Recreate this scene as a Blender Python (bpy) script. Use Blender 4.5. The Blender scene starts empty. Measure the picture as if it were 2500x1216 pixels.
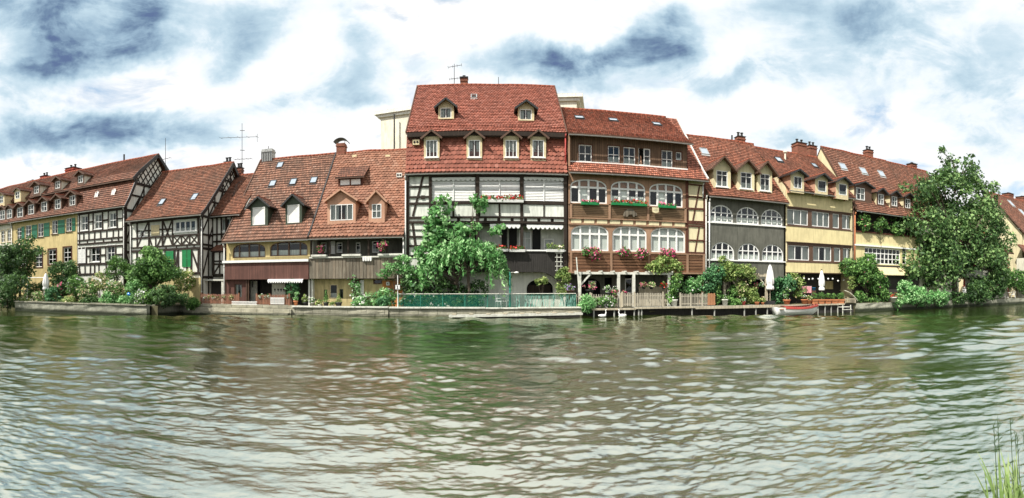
import bpy, math, random
import numpy as np
from math import tan, cos, sin, atan, radians, pi
from mathutils import Vector, noise
random.seed(7)
sc = bpy.context.scene
col = sc.collection
# ------------------------------------------------------------------ camera
F, X0, Y0, H = 1268.0, 1180.0, 700.0, 2.1
cd = bpy.data.cameras.new('camera'); cd.type = 'PANO'; cd.panorama_type = 'CENTRAL_CYLINDRICAL'
cd.central_cylindrical_range_u_min = -1250 / F; cd.central_cylindrical_range_u_max = 1250 / F
cd.central_cylindrical_range_v_min = -(1216 - Y0) / F; cd.central_cylindrical_range_v_max = Y0 / F
cd.central_cylindrical_radius = 1.0
cd.clip_start = 0.1; cd.clip_end = 3000
cam = bpy.data.objects.new('camera', cd); col.objects.link(cam)
cam.location = (0, 0, H); cam.rotation_euler = (pi / 2, 0, -(1250 - X0) / F)
sc.camera = cam
# ------------------------------------------------------------------ light
SUN_EL, SUN_AZ = radians(50), radians(-128)      # azimuth of the sun measured from +Y towards +X
sun = bpy.data.lights.new('sun', 'SUN'); sun.energy = 5.0; sun.angle = radians(0.6); sun.color = (1, .95, .87)
so = bpy.data.objects.new('sun', sun); col.objects.link(so)
sd = Vector((sin(SUN_AZ) * cos(SUN_EL), cos(SUN_AZ) * cos(SUN_EL), sin(SUN_EL)))
so.rotation_euler = sd.to_track_quat('Z', 'Y').to_euler()
sc.view_settings.view_transform = 'Standard'; sc.view_settings.look = 'None'
sc.view_settings.exposure = 0.5; sc.view_settings.gamma = 1
sc.render.engine = 'CYCLES'
sc.cycles.max_bounces = 6; sc.cycles.transparent_max_bounces = 12; sc.cycles.caustics_reflective = False

class NT:
    """small helper round a node tree"""
    def __init__(s, nt): s.t = nt; s.t.nodes.clear()
    def n(s, typ, ins=None, **kw):
        nd = s.t.nodes.new(typ)
        for k, v in kw.items(): setattr(nd, k, v)
        for k, v in (ins or {}).items(): s.set(nd, k, v)
        return nd
    def set(s, nd, k, v):
        sock = nd.inputs[k]
        if hasattr(v, 'is_output') or isinstance(v, bpy.types.NodeSocket): s.t.links.new(v, sock)
        elif isinstance(v, bpy.types.Node): s.t.links.new(v.outputs[0], sock)
        else: sock.default_value = v
    def ramp(s, fac, stops, interp='LINEAR'):
        r = s.n('ShaderNodeValToRGB', {'Fac': fac}); cr = r.color_ramp; cr.interpolation = interp
        while len(cr.elements) < len(stops): cr.elements.new(.5)
        for e, (p, c) in zip(cr.elements, stops):
            e.position = p; e.color = (c, c, c, 1) if isinstance(c, (int, float)) else (*c, 1)
        return r.outputs[0]
    def math(s, op, a, b=0.0, c=0.0, clamp=False):
        m = s.n('ShaderNodeMath', operation=op, use_clamp=clamp)
        s.set(m, 0, a); s.set(m, 1, b); s.set(m, 2, c); return m.outputs[0]
    def mix(s, f, a, b, blend='MIX'):
        m = s.n('ShaderNodeMix', data_type='RGBA', blend_type=blend)
        c4 = lambda q: (*q, 1) if isinstance(q, tuple) and len(q) == 3 else q
        s.set(m, 0, f); s.set(m, 6, c4(a)); s.set(m, 7, c4(b)); return m.outputs[2]
    def noise(s, vec, scale, detail=3, rough=.55, dist=0):
        return s.n('ShaderNodeTexNoise', {'Vector': vec, 'Scale': scale, 'Detail': detail, 'Roughness': rough, 'Distortion': dist}).outputs[0]
    def mapv(s, vec, scale=(1, 1, 1), loc=(0, 0, 0), rot=(0, 0, 0)):
        return s.n('ShaderNodeMapping', {'Vector': vec, 'Scale': scale, 'Location': loc, 'Rotation': rot}).outputs[0]

# ------------------------------------------------------------------ sky: daylight sky with sunlit broken cloud
w = bpy.data.worlds.new('World'); sc.world = w; w.use_nodes = True
N = NT(w.node_tree)
gen = N.n('ShaderNodeTexCoord').outputs['Generated']
sky = N.n('ShaderNodeTexSky', sky_type='NISHITA', sun_disc=False, sun_elevation=SUN_EL, sun_rotation=SUN_AZ).outputs[0]
def sdir(x, y):      # world direction seen at a place of the sky
    t = (x - X0) / F; v = Vector((sin(t), cos(t), (Y0 - y) / F)); v.normalize(); return v
sep = N.n('ShaderNodeSeparateXYZ', {0: gen})
# flatten the direction on to a cloud layer so that clouds stretch towards the horizon
lay = N.math('MAXIMUM', N.math('ADD', sep.outputs[2], .22), .05)
cv = N.n('ShaderNodeCombineXYZ', {0: N.math('DIVIDE', sep.outputs[0], lay), 1: N.math('DIVIDE', sep.outputs[1], lay), 2: 0.0}).outputs[0]
n1 = N.noise(cv, 1.9, 7, .56, .5)
n2 = N.noise(N.mapv(cv, loc=(7, 3, 2)), 1.0, 6, .6, .8)
n3 = N.noise(N.mapv(gen, (1, 1, 2.6)), 5.5, 7, .6, .6)
cloud = N.ramp(N.math('MULTIPLY_ADD', n3, .45, N.math('MULTIPLY', n1, .75)), [(.45, 0), (.56, 1)])
dark = 0.0
def blob(x, y, rx, ry, amp, rot=0.0):
    """a soft grey cloud base round one direction of the sky"""
    global dark
    d = sdir(x, y); right = Vector((d.y, -d.x, 0)).normalized(); up = right.cross(d)
    r2 = right * cos(rot) + up * sin(rot); u2 = up * cos(rot) - right * sin(rot)
    off = N.n('ShaderNodeVectorMath', {0: gen, 1: tuple(d)}, operation='SUBTRACT').outputs[0]
    wob = N.n('ShaderNodeVectorMath', {0: off, 1: N.mapv(nwob, (.11, .11, .11), (-.055, -.055, -.055))}, operation='ADD').outputs[0]
    a = N.n('ShaderNodeVectorMath', {0: wob, 1: tuple(r2 / (rx / F))}, operation='DOT_PRODUCT').outputs['Value']
    b = N.n('ShaderNodeVectorMath', {0: wob, 1: tuple(u2 / (ry / F))}, operation='DOT_PRODUCT').outputs['Value']
    q = N.math('ADD', N.math('MULTIPLY', a, a), N.math('MULTIPLY', b, b))
    g = N.math('MULTIPLY', N.math('EXPONENT', N.math('MULTIPLY', q, -1.0)), amp)
    dark = N.math('ADD', dark, g)
nwob = N.n('ShaderNodeTexNoise', {'Vector': gen, 'Scale': 7.0, 'Detail': 5.0, 'Roughness': .6}).outputs['Color']
for b in [(560, 150, 60, 40, .3, .3), (700, 250, 120, 24, .26, .1), (60, 240, 90, 20, .35, 0), (460, 260, 120, 20, .25, .1), (870, 60, 50, 60, .32, .8), (880, 250, 80, 30, .3, .3), (1180, 190, 60, 40, .25, 0), (2100, 60, 160, 60, .28, .2), (200, 60, 210, 75, 1.0, .12), (120, 130, 90, 60, 1.0, .5), (330, 70, 80, 45, 1.1, .2), (250, 320, 260, 40, .85, .03), (120, 310, 120, 40, .4, 0),
          (620, 60, 110, 60, .42, .5), (820, 190, 90, 55, .45, .3), (1430, 145, 130, 34, 1.5, .05), (1610, 110, 70, 55, 1.3, 0), (1740, 200, 200, 32, .45, .06), (1330, 160, 120, 50, .25, 0),
          (2250, 120, 330, 150, .27, 0), (2420, 300, 200, 120, .27, 0), (1960, 30, 240, 40, .26, 0), (1500, 205, 90, 18, .3, 0),
          (1900, 350, 160, 26, .36, 0), (30, 30, 100, 50, .35, 0), (1000, 150, 100, 40, .2, 0), (430, 330, 130, 40, .35, 0)]:
    blob(*b)
n4 = N.noise(N.mapv(gen, (1, 1, 2.2)), 14, 6, .62, .4)
tex = N.math('MULTIPLY_ADD', n4, 1.1, N.math('MULTIPLY_ADD', n3, 1.5, -.42))
puff = N.ramp(N.noise(N.mapv(gen, (1, 1, 2.0)), 5.5, 9, .6, .5), [(.38, .38), (.60, 1)])
dk = N.math('MULTIPLY', N.math('MULTIPLY', dark, tex), puff, clamp=True)
cumulus = N.n('ShaderNodeVectorMath', {0: gen}, operation='LENGTH')
blue = N.mix(.5, N.mix(1.0, sky, (.14, .14, .14), 'MULTIPLY'), (.22, .39, .52))
white = (.76, .76, .76)
base = N.mix(cloud, blue, white)
# the sky patches: pale blue-grey first, slate where the base is thick
c1 = N.ramp(dk, [(.0, (.76, .76, .76)), (.12, (.60, .68, .73)), (.30, (.40, .52, .60)), (.52, (.25, .36, .46)), (.8, (.13, .20, .30)), (1.0, (.09, .135, .25))])
base = N.mix(N.ramp(dk, [(.02, 0), (.22, 1)]), base, c1)
gl = N.math('GREATER_THAN', sep.outputs[2], -.02)
base = N.mix(gl, (.10, .12, .08), base)
bg = N.n('ShaderNodeBackground', {'Color': base, 'Strength': 1.0})
N.n('ShaderNodeOutputWorld', {0: bg})

# ------------------------------------------------------------------ places: the row of houses runs along X, Y is the distance across the river
def th(x): return (x - X0) / F
def U(x, V): return V * tan(th(x))
def Z(x, y, V): return H + (Y0 - y) / F * V / cos(th(x))
def VZ(x, y, u):      # a point on a cross wall standing at u
    V = u / tan(th(x)); return V, H + (Y0 - y) / F * V / cos(th(x))
def GV(x, y, z=.65): # a point of level z seen at x, y
    r = (H - z) * F / (y - Y0); return r * sin(th(x)), r * cos(th(x))

# ------------------------------------------------------------------ mesh building
APART = {'timber_frame', 'verge_board', 'post', 'loggia_post', 'dark_opening', 'gallery_post', 'snow_guard', 'balcony_ledge', 'sill_line', 'moulding', 'white_board', 'timber_rail', 'bracket', 'slatted_band', 'wall_band', 'roller_blind', 'side_rail', 'cream_panel'}
class MB:
    def __init__(s): s.v = []; s.f = []; s.m = []; s.uv = []
    def add(s, pts, faces, m=0, uvs=None):
        o = len(s.v); s.v += [tuple(p) for p in pts]
        for i, f in enumerate(faces):
            s.f.append([o + j for j in f]); s.m.append(m)
            s.uv.append(uvs[i] if uvs else None)
        return s
    def box(s, x0, x1, y0, y1, z0, z1, m=0):
        x0, x1 = min(x0, x1), max(x0, x1); y0, y1 = min(y0, y1), max(y0, y1); z0, z1 = min(z0, z1), max(z0, z1)
        p = [(x, y, z) for z in (z0, z1) for y in (y0, y1) for x in (x0, x1)]
        return s.add(p, [(0, 2, 3, 1), (4, 5, 7, 6), (0, 1, 5, 4), (2, 6, 7, 3), (0, 4, 6, 2), (1, 3, 7, 5)], m)
    def bar(s, p, q, w, d, up=(0, 1, 0), m=0):
        """box from p to q, d thick along up, w across"""
        p = Vector(p); q = Vector(q); a = (q - p)
        if a.length < 1e-5: return s
        a.normalize(); up = Vector(up); c = a.cross(up).normalized(); n = c.cross(a).normalized()
        pts = []
        for e in (p, q):
            for (i, j) in ((-1, -1), (1, -1), (1, 1), (-1, 1)): pts.append(e + c * (w / 2 * i) + n * (d / 2 * j))
        return s.add(pts, [(0, 1, 2, 3), (7, 6, 5, 4), (0, 4, 5, 1), (1, 5, 6, 2), (2, 6, 7, 3), (3, 7, 4, 0)], m)
    def tube(s, p, q, r0, r1=None, n=8, m=0, caps=True):
        r1 = r0 if r1 is None else r1
        p = Vector(p); q = Vector(q); a = (q - p).normalized()
        t = Vector((1, 0, 0)) if abs(a.x) < .9 else Vector((0, 1, 0)); c = a.cross(t).normalized(); d = a.cross(c)
        pts = []
        for e, r in ((p, r0), (q, r1)):
            for k in range(n):
                g = 2 * pi * k / n; pts.append(e + c * (r * cos(g)) + d * (r * sin(g)))
        fs = [(k, (k + 1) % n, n + (k + 1) % n, n + k) for k in range(n)]
        if caps: fs += [tuple(range(n - 1, -1, -1)), tuple(range(n, 2 * n))]
        return s.add(pts, fs, m)
    def lathe(s, c, prof, n=14, m=0, fold=0.0, nf=8):
        """rings of (radius, z) round a vertical axis at c; fold pleats it like folded cloth"""
        o = []
        for r, z in prof:
            for k in range(n):
                g = 2 * pi * k / n; rr = r * (1 + fold * cos(nf * g)); o.append((c[0] + rr * cos(g), c[1] + rr * sin(g), c[2] + z))
        fs = [(i * n + k, i * n + (k + 1) % n, (i + 1) * n + (k + 1) % n, (i + 1) * n + k) for i in range(len(prof) - 1) for k in range(n)]
        fs += [tuple(range(n - 1, -1, -1)), tuple(range((len(prof) - 1) * n, len(prof) * n))]
        return s.add(o, fs, m)
    def prism(s, poly, axis, a0, a1, m=0):
        """polygon extruded along an axis ('x': poly is (y,z), 'y': (x,z), 'z': (x,y))"""
        P = {'x': lambda a, p: (a, p[0], p[1]), 'y': lambda a, p: (p[0], a, p[1]), 'z': lambda a, p: (p[0], p[1], a)}[axis]
        n = len(poly); pts = [P(a0, p) for p in poly] + [P(a1, p) for p in poly]
        return s.add(pts, [tuple(range(n)), tuple(range(2 * n - 1, n - 1, -1))] + [(k, n + k, n + (k + 1) % n, (k + 1) % n) for k in range(n)], m)
    def quad(s, a, b, c, d, m=0, uv=None): return s.add([a, b, c, d], [(0, 1, 2, 3)], m, [uv] if uv else None)
    def build(s, name, mats, parent=None, smooth=False):
        if parent is not None and name in APART:
            g = s.islands()
            if len(g) > 1: return [q.build_one(name, mats, parent, smooth) for q in g][0]
        return s.build_one(name, mats, parent, smooth)
    def islands(s):
        """the mesh cut into groups of boxes that touch one another"""
        par = list(range(len(s.v)))
        def find(a):
            while par[a] != a: par[a] = par[par[a]]; a = par[a]
            return a
        for f in s.f:
            for j in f[1:]: par[find(j)] = find(f[0])
        comp = {}
        for i, f in enumerate(s.f): comp.setdefault(find(f[0]), []).append(i)
        B = []
        for r, fs in comp.items():
            vs = {j for i in fs for j in s.f[i]}; lo = [min(s.v[j][k] for j in vs) - .03 for k in range(3)]; hi = [max(s.v[j][k] for j in vs) + .03 for k in range(3)]; B.append([fs, lo, hi])
        ch = True
        while ch:
            ch = False
            for i in range(len(B)):
                for j in range(i + 1, len(B)):
                    if all(B[i][1][k] < B[j][2][k] and B[j][1][k] < B[i][2][k] for k in range(3)):
                        B[i] = [B[i][0] + B[j][0], [min(a, b) for a, b in zip(B[i][1], B[j][1])], [max(a, b) for a, b in zip(B[i][2], B[j][2])]]; del B[j]; ch = True; break
                if ch: break
        out = []
        for fs, _, _ in B:
            q = MB(); idx = {}
            for i in fs:
                for j in s.f[i]:
                    if j not in idx: idx[j] = len(q.v); q.v.append(s.v[j])
                q.f.append([idx[j] for j in s.f[i]]); q.m.append(s.m[i]); q.uv.append(s.uv[i])
            out.append(q)
        return out
    def build_one(s, name, mats, parent=None, smooth=False):
        org = Vector((0, 0, 0)); r = parent
        while r is not None: org += r.location; r = r.parent
        me = bpy.data.meshes.new(name)
        me.from_pydata([(x - org.x, y - org.y, z - org.z) for x, y, z in s.v], [], s.f)
        mats = mats if isinstance(mats, (list, tuple)) else [mats]
        for m in mats: me.materials.append(m)
        me.polygons.foreach_set('material_index', s.m)
        if any(u is not None for u in s.uv):
            L = me.uv_layers.new(name='UVMap')
            fl = []
            for f, u in zip(s.f, s.uv):
                for j in range(len(f)): fl += list(u[j]) if u else [0.0, 0.0]
            L.data.foreach_set('uv', fl)
        if smooth: me.polygons.foreach_set('use_smooth', [True] * len(s.f))
        me.validate(); me.update()
        o = bpy.data.objects.new(name, me); col.objects.link(o); o.parent = parent
        return o

def tag(o, label=None, cat=None, group=None, kind=None):
    if label: o['label'] = label
    if cat: o['category'] = cat
    if group: o['group'] = group
    if kind: o['kind'] = kind
    return o
def root(name, label, cat, loc, group=None):
    o = bpy.data.objects.new(name, None); col.objects.link(o); o.location = loc; o.empty_display_size = .3
    return tag(o, label, cat, group)
def copy_tree(o, parent=None, loc=None, label=None, rz=None):
    c = o.copy(); col.objects.link(c); c.parent = parent
    if loc is not None: c.location = loc
    if label: c['label'] = label
    if rz is not None: c.rotation_euler.z = rz
    for ch in list(o.children): copy_tree(ch, c)
    return c
# ------------------------------------------------------------------ materials
def mat(name):
    m = bpy.data.materials.new(name); m.use_nodes = True; return m, NT(m.node_tree)
def fin(N, col_, rough=.8, bump=None, bstr=.3, bdist=.02, spec=.35, **kw):
    ins = {'Base Color': (*col_, 1) if isinstance(col_, tuple) and len(col_) == 3 else col_, 'Roughness': rough, 'Specular IOR Level': spec}
    ins.update(kw)
    p = N.n('ShaderNodeBsdfPrincipled', ins)
    if bump is not None:
        b = N.n('ShaderNodeBump', {'Height': bump, 'Strength': bstr, 'Distance': bdist}); N.set(p, 'Normal', b.outputs[0])
    N.n('ShaderNodeOutputMaterial', {0: p.outputs[0]})
def sh(c, k): return tuple(min(1, x * k) for x in c)
def plaster(name, c, dirt=.35, sc_=1.0):
    m, N = mat(name); oc = N.n('ShaderNodeTexCoord').outputs['Object']
    a = N.noise(oc, .7 * sc_, 6, .65); b = N.noise(N.mapv(oc, (3, 3, .5)), 1.6, 5, .6); f = N.noise(oc, 22, 3)
    c1 = N.mix(N.ramp(a, [(.35, 0), (.7, 1)]), sh(c, 1.08), sh(c, 1 - dirt * .55))
    c2 = N.mix(N.ramp(b, [(.44, 0), (.74, min(1, dirt * 1.6))]), c1, sh(c, .42))
    c3 = N.mix(N.math('MULTIPLY', f, .25), c2, sh(c, .7))
    fin(N, c3, .9, f, .25, .01); return m
def paint(name, c, rough=.5, var=.2):
    m, N = mat(name); oc = N.n('ShaderNodeTexCoord').outputs['Object']
    a = N.noise(oc, 5, 5, .6); fin(N, N.mix(N.ramp(a, [(.4, 0), (.75, 1)]), c, sh(c, 1 - var)), rough, a, .12, .01); return m
def planks(name, c, width=.14, axis='x', var=.45, groove=.1, grey=None, rough=.85, sep_='x'):
    """boards side by side along an axis with a groove between and streaky grain"""
    m, N = mat(name); oc = N.n('ShaderNodeTexCoord').outputs['Object']
    s = N.n('ShaderNodeSeparateXYZ', {0: oc})
    if axis == 'x': t = N.math('ADD', s.outputs[0], s.outputs[1])
    else: t = s.outputs[2]
    t = N.math('DIVIDE', t, width); idn = N.math('FLOOR', t); fr = N.math('FRACT', t)
    g = N.ramp(fr, [(0, 0), (groove, 1), (1 - groove * .5, 1), (1, .2)])
    rn = N.n('ShaderNodeTexWhiteNoise', {'W': idn}, noise_dimensions='1D').outputs[0]
    st = (9, 9, .55) if axis == 'x' else (.55, .55, 9)
    gr = N.noise(N.mapv(oc, st), 2.2, 6, .65)
    big = N.noise(oc, .9, 4)
    c1 = N.mix(rn, sh(c, 1 - var * .5), sh(c, 1 + var * .5))
    c2 = N.mix(N.ramp(gr, [(.35, 0), (.75, .75)]), c1, grey or sh(c, .45))
    c3 = N.mix(N.ramp(big, [(.45, 0), (.75, .4)]), c2, sh(c, .4))
    c4 = N.mix(g, sh(c, .12), c3)
    fin(N, c4, rough, N.math('MULTIPLY_ADD', gr, .2, g), .8, .02); return m
def tiles(name, c, tw=.18, thh_=.2, moss=.3, thh=.2):
    """small clay tiles laid in courses; UV in metres, v up the slope"""
    m, N = mat(name); uv = N.n('ShaderNodeTexCoord').outputs['UV']; oc = N.n('ShaderNodeTexCoord').outputs['Object']
    br = N.n('ShaderNodeTexBrick', {'Vector': uv, 'Color1': (0, 0, 0, 1), 'Color2': (1, 1, 1, 1), 'Mortar': (.5, .5, .5, 1), 'Scale': 1.0, 'Mortar Size': .016,
                                    'Mortar Smooth': .3, 'Bias': 0.0, 'Brick Width': tw * .72, 'Row Height': thh}, offset=.5)
    c = (c[0] * .94, c[1] * 1.10, c[2] * 1.22)
    a = N.noise(oc, .55, 6, .6); b = N.noise(oc, 2.6, 5, .6); st = N.noise(N.mapv(oc, (2.2, .35, .35)), 1.6, 5)
    base = N.ramp(br.outputs[0], [(0, sh(c, .45)), (.3, sh(c, .75)), (.65, sh(c, 1.02)), (.9, sh(c, 1.22)), (1, (c[0] * 1.3, c[1] * 1.7, c[2] * 2.0))])
    base = N.mix(N.ramp(a, [(.40, 0), (.66, moss * 1.7)]), base, (c[0] * .40, c[1] * .60, c[2] * .7))
    base = N.mix(N.ramp(b, [(.58, 0), (.8, .45)]), base, (.10, .085, .06))
    base = N.mix(N.ramp(st, [(.55, 0), (.85, .35)]), base, sh(c, .4))
    base = N.mix(br.outputs['Fac'], base, sh(c, .07))
    fin(N, base, .8, N.math('SUBTRACT', N.math('MULTIPLY', br.outputs[0], .5), br.outputs['Fac']), .7, .02); return m
def scale_tiles(name, c, moss=.3):
    m, N = mat(name); uv = N.n('ShaderNodeTexCoord').outputs['UV']; oc = N.n('ShaderNodeTexCoord').outputs['Object']
    r = N.n('ShaderNodeTexWhiteNoise', {'Vector': uv}, noise_dimensions='2D').outputs[0]
    c = (c[0] * .94, c[1] * 1.10, c[2] * 1.22); a = N.noise(oc, .6, 6, .6); b = N.noise(oc, 9, 4)
    base = N.ramp(r, [(0, sh(c, .55)), (.35, sh(c, .9)), (.75, sh(c, 1.12)), (1, (c[0] * 1.2, c[1] * 1.5, c[2] * 1.7))])
    base = N.mix(N.ramp(a, [(.42, 0), (.72, moss)]), base, (c[0] * .45, c[1] * .62, c[2] * .7))
    base = N.mix(N.ramp(b, [(.5, 0), (.8, .4)]), base, sh(c, .35))
    fin(N, base, .8, b, .3, .01); return m
def leafm(name, dk, md, lt, trans=.25):
    m, N = mat(name)
    t = N.n('ShaderNodeAttribute', attribute_name='tint').outputs['Fac']
    c = N.ramp(t, [(0, dk), (.5, md), (1, lt)])
    d = N.n('ShaderNodeBsdfPrincipled', {'Base Color': c, 'Roughness': .55, 'Specular IOR Level': .3})
    tr = N.n('ShaderNodeBsdfTranslucent', {'Color': N.mix(.5, c, lt)})
    x = N.n('ShaderNodeMixShader', {0: trans, 1: d.outputs[0], 2: tr.outputs[0]})
    N.n('ShaderNodeOutputMaterial', {0: x.outputs[0]}); return m
def stone(name, c, bw=.9, bh=.3, mortar=.02, dirt=.5):
    m, N = mat(name); oc = N.n('ShaderNodeTexCoord').outputs['Object']
    s = N.n('ShaderNodeSeparateXYZ', {0: oc}); v = N.n('ShaderNodeCombineXYZ', {0: N.math('ADD', s.outputs[0], s.outputs[1]), 1: s.outputs[2]}).outputs[0]
    br = N.n('ShaderNodeTexBrick', {'Vector': v, 'Color1': (*sh(c, .8), 1), 'Color2': (*sh(c, 1.15), 1), 'Mortar': (*sh(c, .3), 1), 'Scale': 1.0, 'Mortar Size': mortar, 'Mortar Smooth': .4, 'Brick Width': bw, 'Row Height': bh})
    a = N.noise(oc, 1.3, 6, .7); b = N.noise(oc, 9, 4, .6)
    c1 = N.mix(N.ramp(a, [(.42, 0), (.7, dirt)]), br.outputs[0], sh(c, .28))
    c1 = N.mix(N.ramp(b, [(.45, 0), (.8, .5)]), c1, (.16, .17, .07))
    wz = N.n('ShaderNodeSeparateXYZ', {0: N.n('ShaderNodeNewGeometry').outputs['Position']}).outputs[2]
    c1 = N.mix(N.ramp(N.math('MULTIPLY_ADD', b, .25, wz), [(.16, 1), (.36, 0)]), c1, (.022, .028, .014))
    fin(N, c1, .9, N.math('SUBTRACT', b, br.outputs['Fac']), .7, .03); return m

def flat(name, c, rough=.6, **kw):
    m, N = mat(name); oc = N.n('ShaderNodeTexCoord').outputs['Object']
    fin(N, N.mix(N.math('MULTIPLY', N.noise(oc, 14, 3), .35), sh(c, 1.05), sh(c, .6)), rough, **kw); return m
M = {}
TILE = (.40, .085, .028)
M['tile_d'] = tiles('clay tiles weathered orange', (.28, .115, .066), .2, .24, .32)
M['tile_a'] = tiles('clay tiles brown red', (.26, .090, .048), .2, .2, .35)
M['tile_b'] = tiles('clay tiles rust', (.29, .100, .052), .2, .2, .35)
M['tile_g'] = tiles('clay tiles even orange', (.42, .130, .072), .22, .26, .1)
M['tile_h'] = tiles('clay tiles red brown', (.35, .115, .062), .18, .18, .25)
M['tile_far'] = tiles('clay tiles mixed', (.29, .105, .058), .2, .22, .3)
M['scale_e'] = scale_tiles('rounded tiles mottled', (.28, .108, .060), .38)
M['scale_f'] = scale_tiles('rounded tiles red', (.30, .085, .050), .25)
M['ridge'] = flat('ridge clay', (.26, .075, .04), .8)
M['cream'] = plaster('cream plaster', (.74, .71, .58), .3)
M['white_pl'] = plaster('white plaster', (.78, .78, .70), .3)
M['white_pl2'] = plaster('chalk plaster', (.78, .80, .72), .45)
M['yellow'] = plaster('yellow plaster', (.62, .50, .24), .4)
M['yellow2'] = plaster('pale yellow plaster', (.72, .62, .34), .3)
M['cream_y'] = plaster('vanilla plaster', (.74, .66, .42), .3)
M['ochre'] = plaster('ochre plaster old', (.60, .50, .25), .7)
M['orange_pl'] = plaster('orange plaster', (.6, .25, .08), .4)
M['grey_pl'] = plaster('grey render stained', (.14, .14, .115), .7)
M['terra'] = plaster('brown red render', (.36, .22, .14), .45)
M['pinkish'] = plaster('rose render', (.52, .30, .20), .3)
M['timber'] = planks('dark oak timber', (.030, .020, .014), .11, 'x', .5, .03)
M['timber_r'] = planks('red brown timber', (.10, .035, .02), .11, 'x', .5, .03)
M['board_br'] = planks('vertical brown boards', (.17, .105, .065), .17, 'x', .5, .14)
M['board_red'] = planks('vertical wine red boards', (.155, .072, .056), .10, 'x', .45, .14)
M['board_old'] = planks('weathered boards', (.13, .10, .07), .26, 'x', .9, .12, grey=(.30, .28, .22))
M['board_blk'] = planks('tarred boards', (.020, .018, .016), .16, 'x', .5, .1, grey=(.055, .05, .045))
M['board_h'] = planks('horizontal brown boards', (.36, .19, .11), .19, 'z', .25, .16)
M['louver'] = planks('horizontal slats', (.34, .22, .13), .13, 'z', .3, .26)
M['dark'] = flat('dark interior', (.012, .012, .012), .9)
M['shade'] = flat('painted shade', (.05, .045, .04), .9)  # near-black colour stands in for shade in porches and under overhangs
M['white'] = paint('white paint', (.80, .80, .77), .45, .14)
M['whiteold'] = paint('old white paint', (.66, .66, .58), .6, .4)
M['green_sh'] = paint('green shutter paint', (.02, .16, .09), .5, .3)
M['green_br'] = paint('bright green paint', (.015, .24, .075), .5, .25)
M['green_dk'] = paint('dark green paint', (.04, .055, .035), .6, .3)
M['teal'] = paint('teal netting', (.05, .26, .20), .7, .4)
M['cream_p'] = paint('cream frame paint', (.66, .56, .34), .5, .3)
M['brownp'] = paint('brown paint', (.10, .055, .035), .6, .3)
M['redp'] = paint('red paint', (.38, .055, .045), .6, .3)
M['metal'] = paint('zinc', (.38, .39, .38), .4, .3)
M['pipe'] = paint('painted downpipe', (.62, .62, .58), .4, .3)
M['darkmetal'] = paint('dark metal', (.03, .03, .03), .5, .3)
M['terracotta'] = flat('terracotta', (.52, .20, .09), .8)
M['brick'] = stone('chimney brick', (.30, .11, .075), .24, .08, .008, .5)
M['redbrick'] = stone('painted red brick', (.36, .05, .035), .24, .08, .006, .3)
M['stonew'] = stone('river wall stone', (.42, .40, .31), 1.3, .34, .02, .75)
M['conc'] = stone('concrete river wall', (.36, .36, .29), 4.5, 1.2, .01, .85)
M['wood_lt'] = planks('bleached wood', (.52, .46, .34), .3, 'x', .3, .04)
M['wood_gy'] = planks('grey jetty boards', (.42, .42, .38), .2, 'x', .35, .08)
M['picket'] = planks('brown pickets', (.24, .10, .06), .1, 'x', .6, .04, grey=(.33, .2, .13))
M['picket_lt'] = planks('grey wood pickets', (.46, .42, .33), .07, 'x', .6, .02)
M['cloth'] = paint('white canvas', (.80, .80, .78), .85, .1)
M['pinkc'] = flat('pink cloth', (.75, .33, .36), .9)
M['blue'] = flat('blue plastic', (.05, .28, .6), .4)
M['orangew'] = flat('orange wood', (.38, .18, .09), .7)
M['bark'] = planks('bark', (.09, .07, .05), .09, 'x', .8, .2)
M['soil'] = plaster('ground earth', (.13, .12, .06), .5, 3)
M['black'] = flat('black sign ink', (.01, .01, .01), .6)
def glass():
    m, N = mat('window glass')
    g = N.n('ShaderNodeBsdfGlossy', {'Color': (.9, .95, 1, 1), 'Roughness': .04}); t = N.n('ShaderNodeBsdfTransparent', {'Color': (.86, .9, .88, 1)})
    fr = N.n('ShaderNodeFresnel', {'IOR': 1.5})
    f = N.math('MULTIPLY_ADD', fr.outputs[0], .9, .0, clamp=True)
    x = N.n('ShaderNodeMixShader', {0: f, 1: t.outputs[0], 2: g.outputs[0]}); N.n('ShaderNodeOutputMaterial', {0: x.outputs[0]}); return m
M['glass'] = glass()
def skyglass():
    m, N = mat('skylight glass'); fin(N, (.30, .36, .42), .08, spec=1.0); return m  # pale blue base colour carries the sky's reflection
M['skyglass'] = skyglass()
def curtain():
    m, N = mat('net curtain'); oc = N.n('ShaderNodeTexCoord').outputs['Object']
    w_ = N.noise(N.mapv(oc, (14, 14, .3)), 1, 3); fin(N, N.mix(w_, (.80, .80, .76), (.42, .43, .40)), .9, w_, .5, .02); return m
M['curtain'] = curtain()
def blind():
    m, N = mat('slatted blind'); oc = N.n('ShaderNodeTexCoord').outputs['Object']; s = N.n('ShaderNodeSeparateXYZ', {0: oc})
    f = N.math('FRACT', N.math('DIVIDE', s.outputs[2], .165)); b = N.noise(N.mapv(oc, (.5, .5, 5)), 1, 3)
    g = N.ramp(f, [(0, .18), (.14, .95), (.85, 1), (1, .3)])
    c = N.mix(g, (.28, .30, .28), N.mix(b, (.62, .64, .60), (.80, .80, .77)))
    fin(N, c, .7, g, .5, .02); return m
M['blind'] = blind()
M['lf_tree'] = leafm('leaves of the big tree', (.012, .036, .010), (.055, .13, .034), (.27, .42, .15))
M['lf_dark'] = leafm('leaves dark', (.010, .030, .008), (.036, .092, .024), (.15, .28, .085))
M['lf_mid'] = leafm('leaves mid', (.014, .045, .010), (.065, .17, .034), (.26, .46, .13))
M['lf_bright'] = leafm('leaves bright', (.02, .09, .02), (.12, .33, .09), (.45, .70, .34))  # pale end of the range puts leaf highlights into the colour
M['lf_yel'] = leafm('leaves yellow green', (.03, .07, .015), (.15, .25, .05), (.50, .58, .22))
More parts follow.
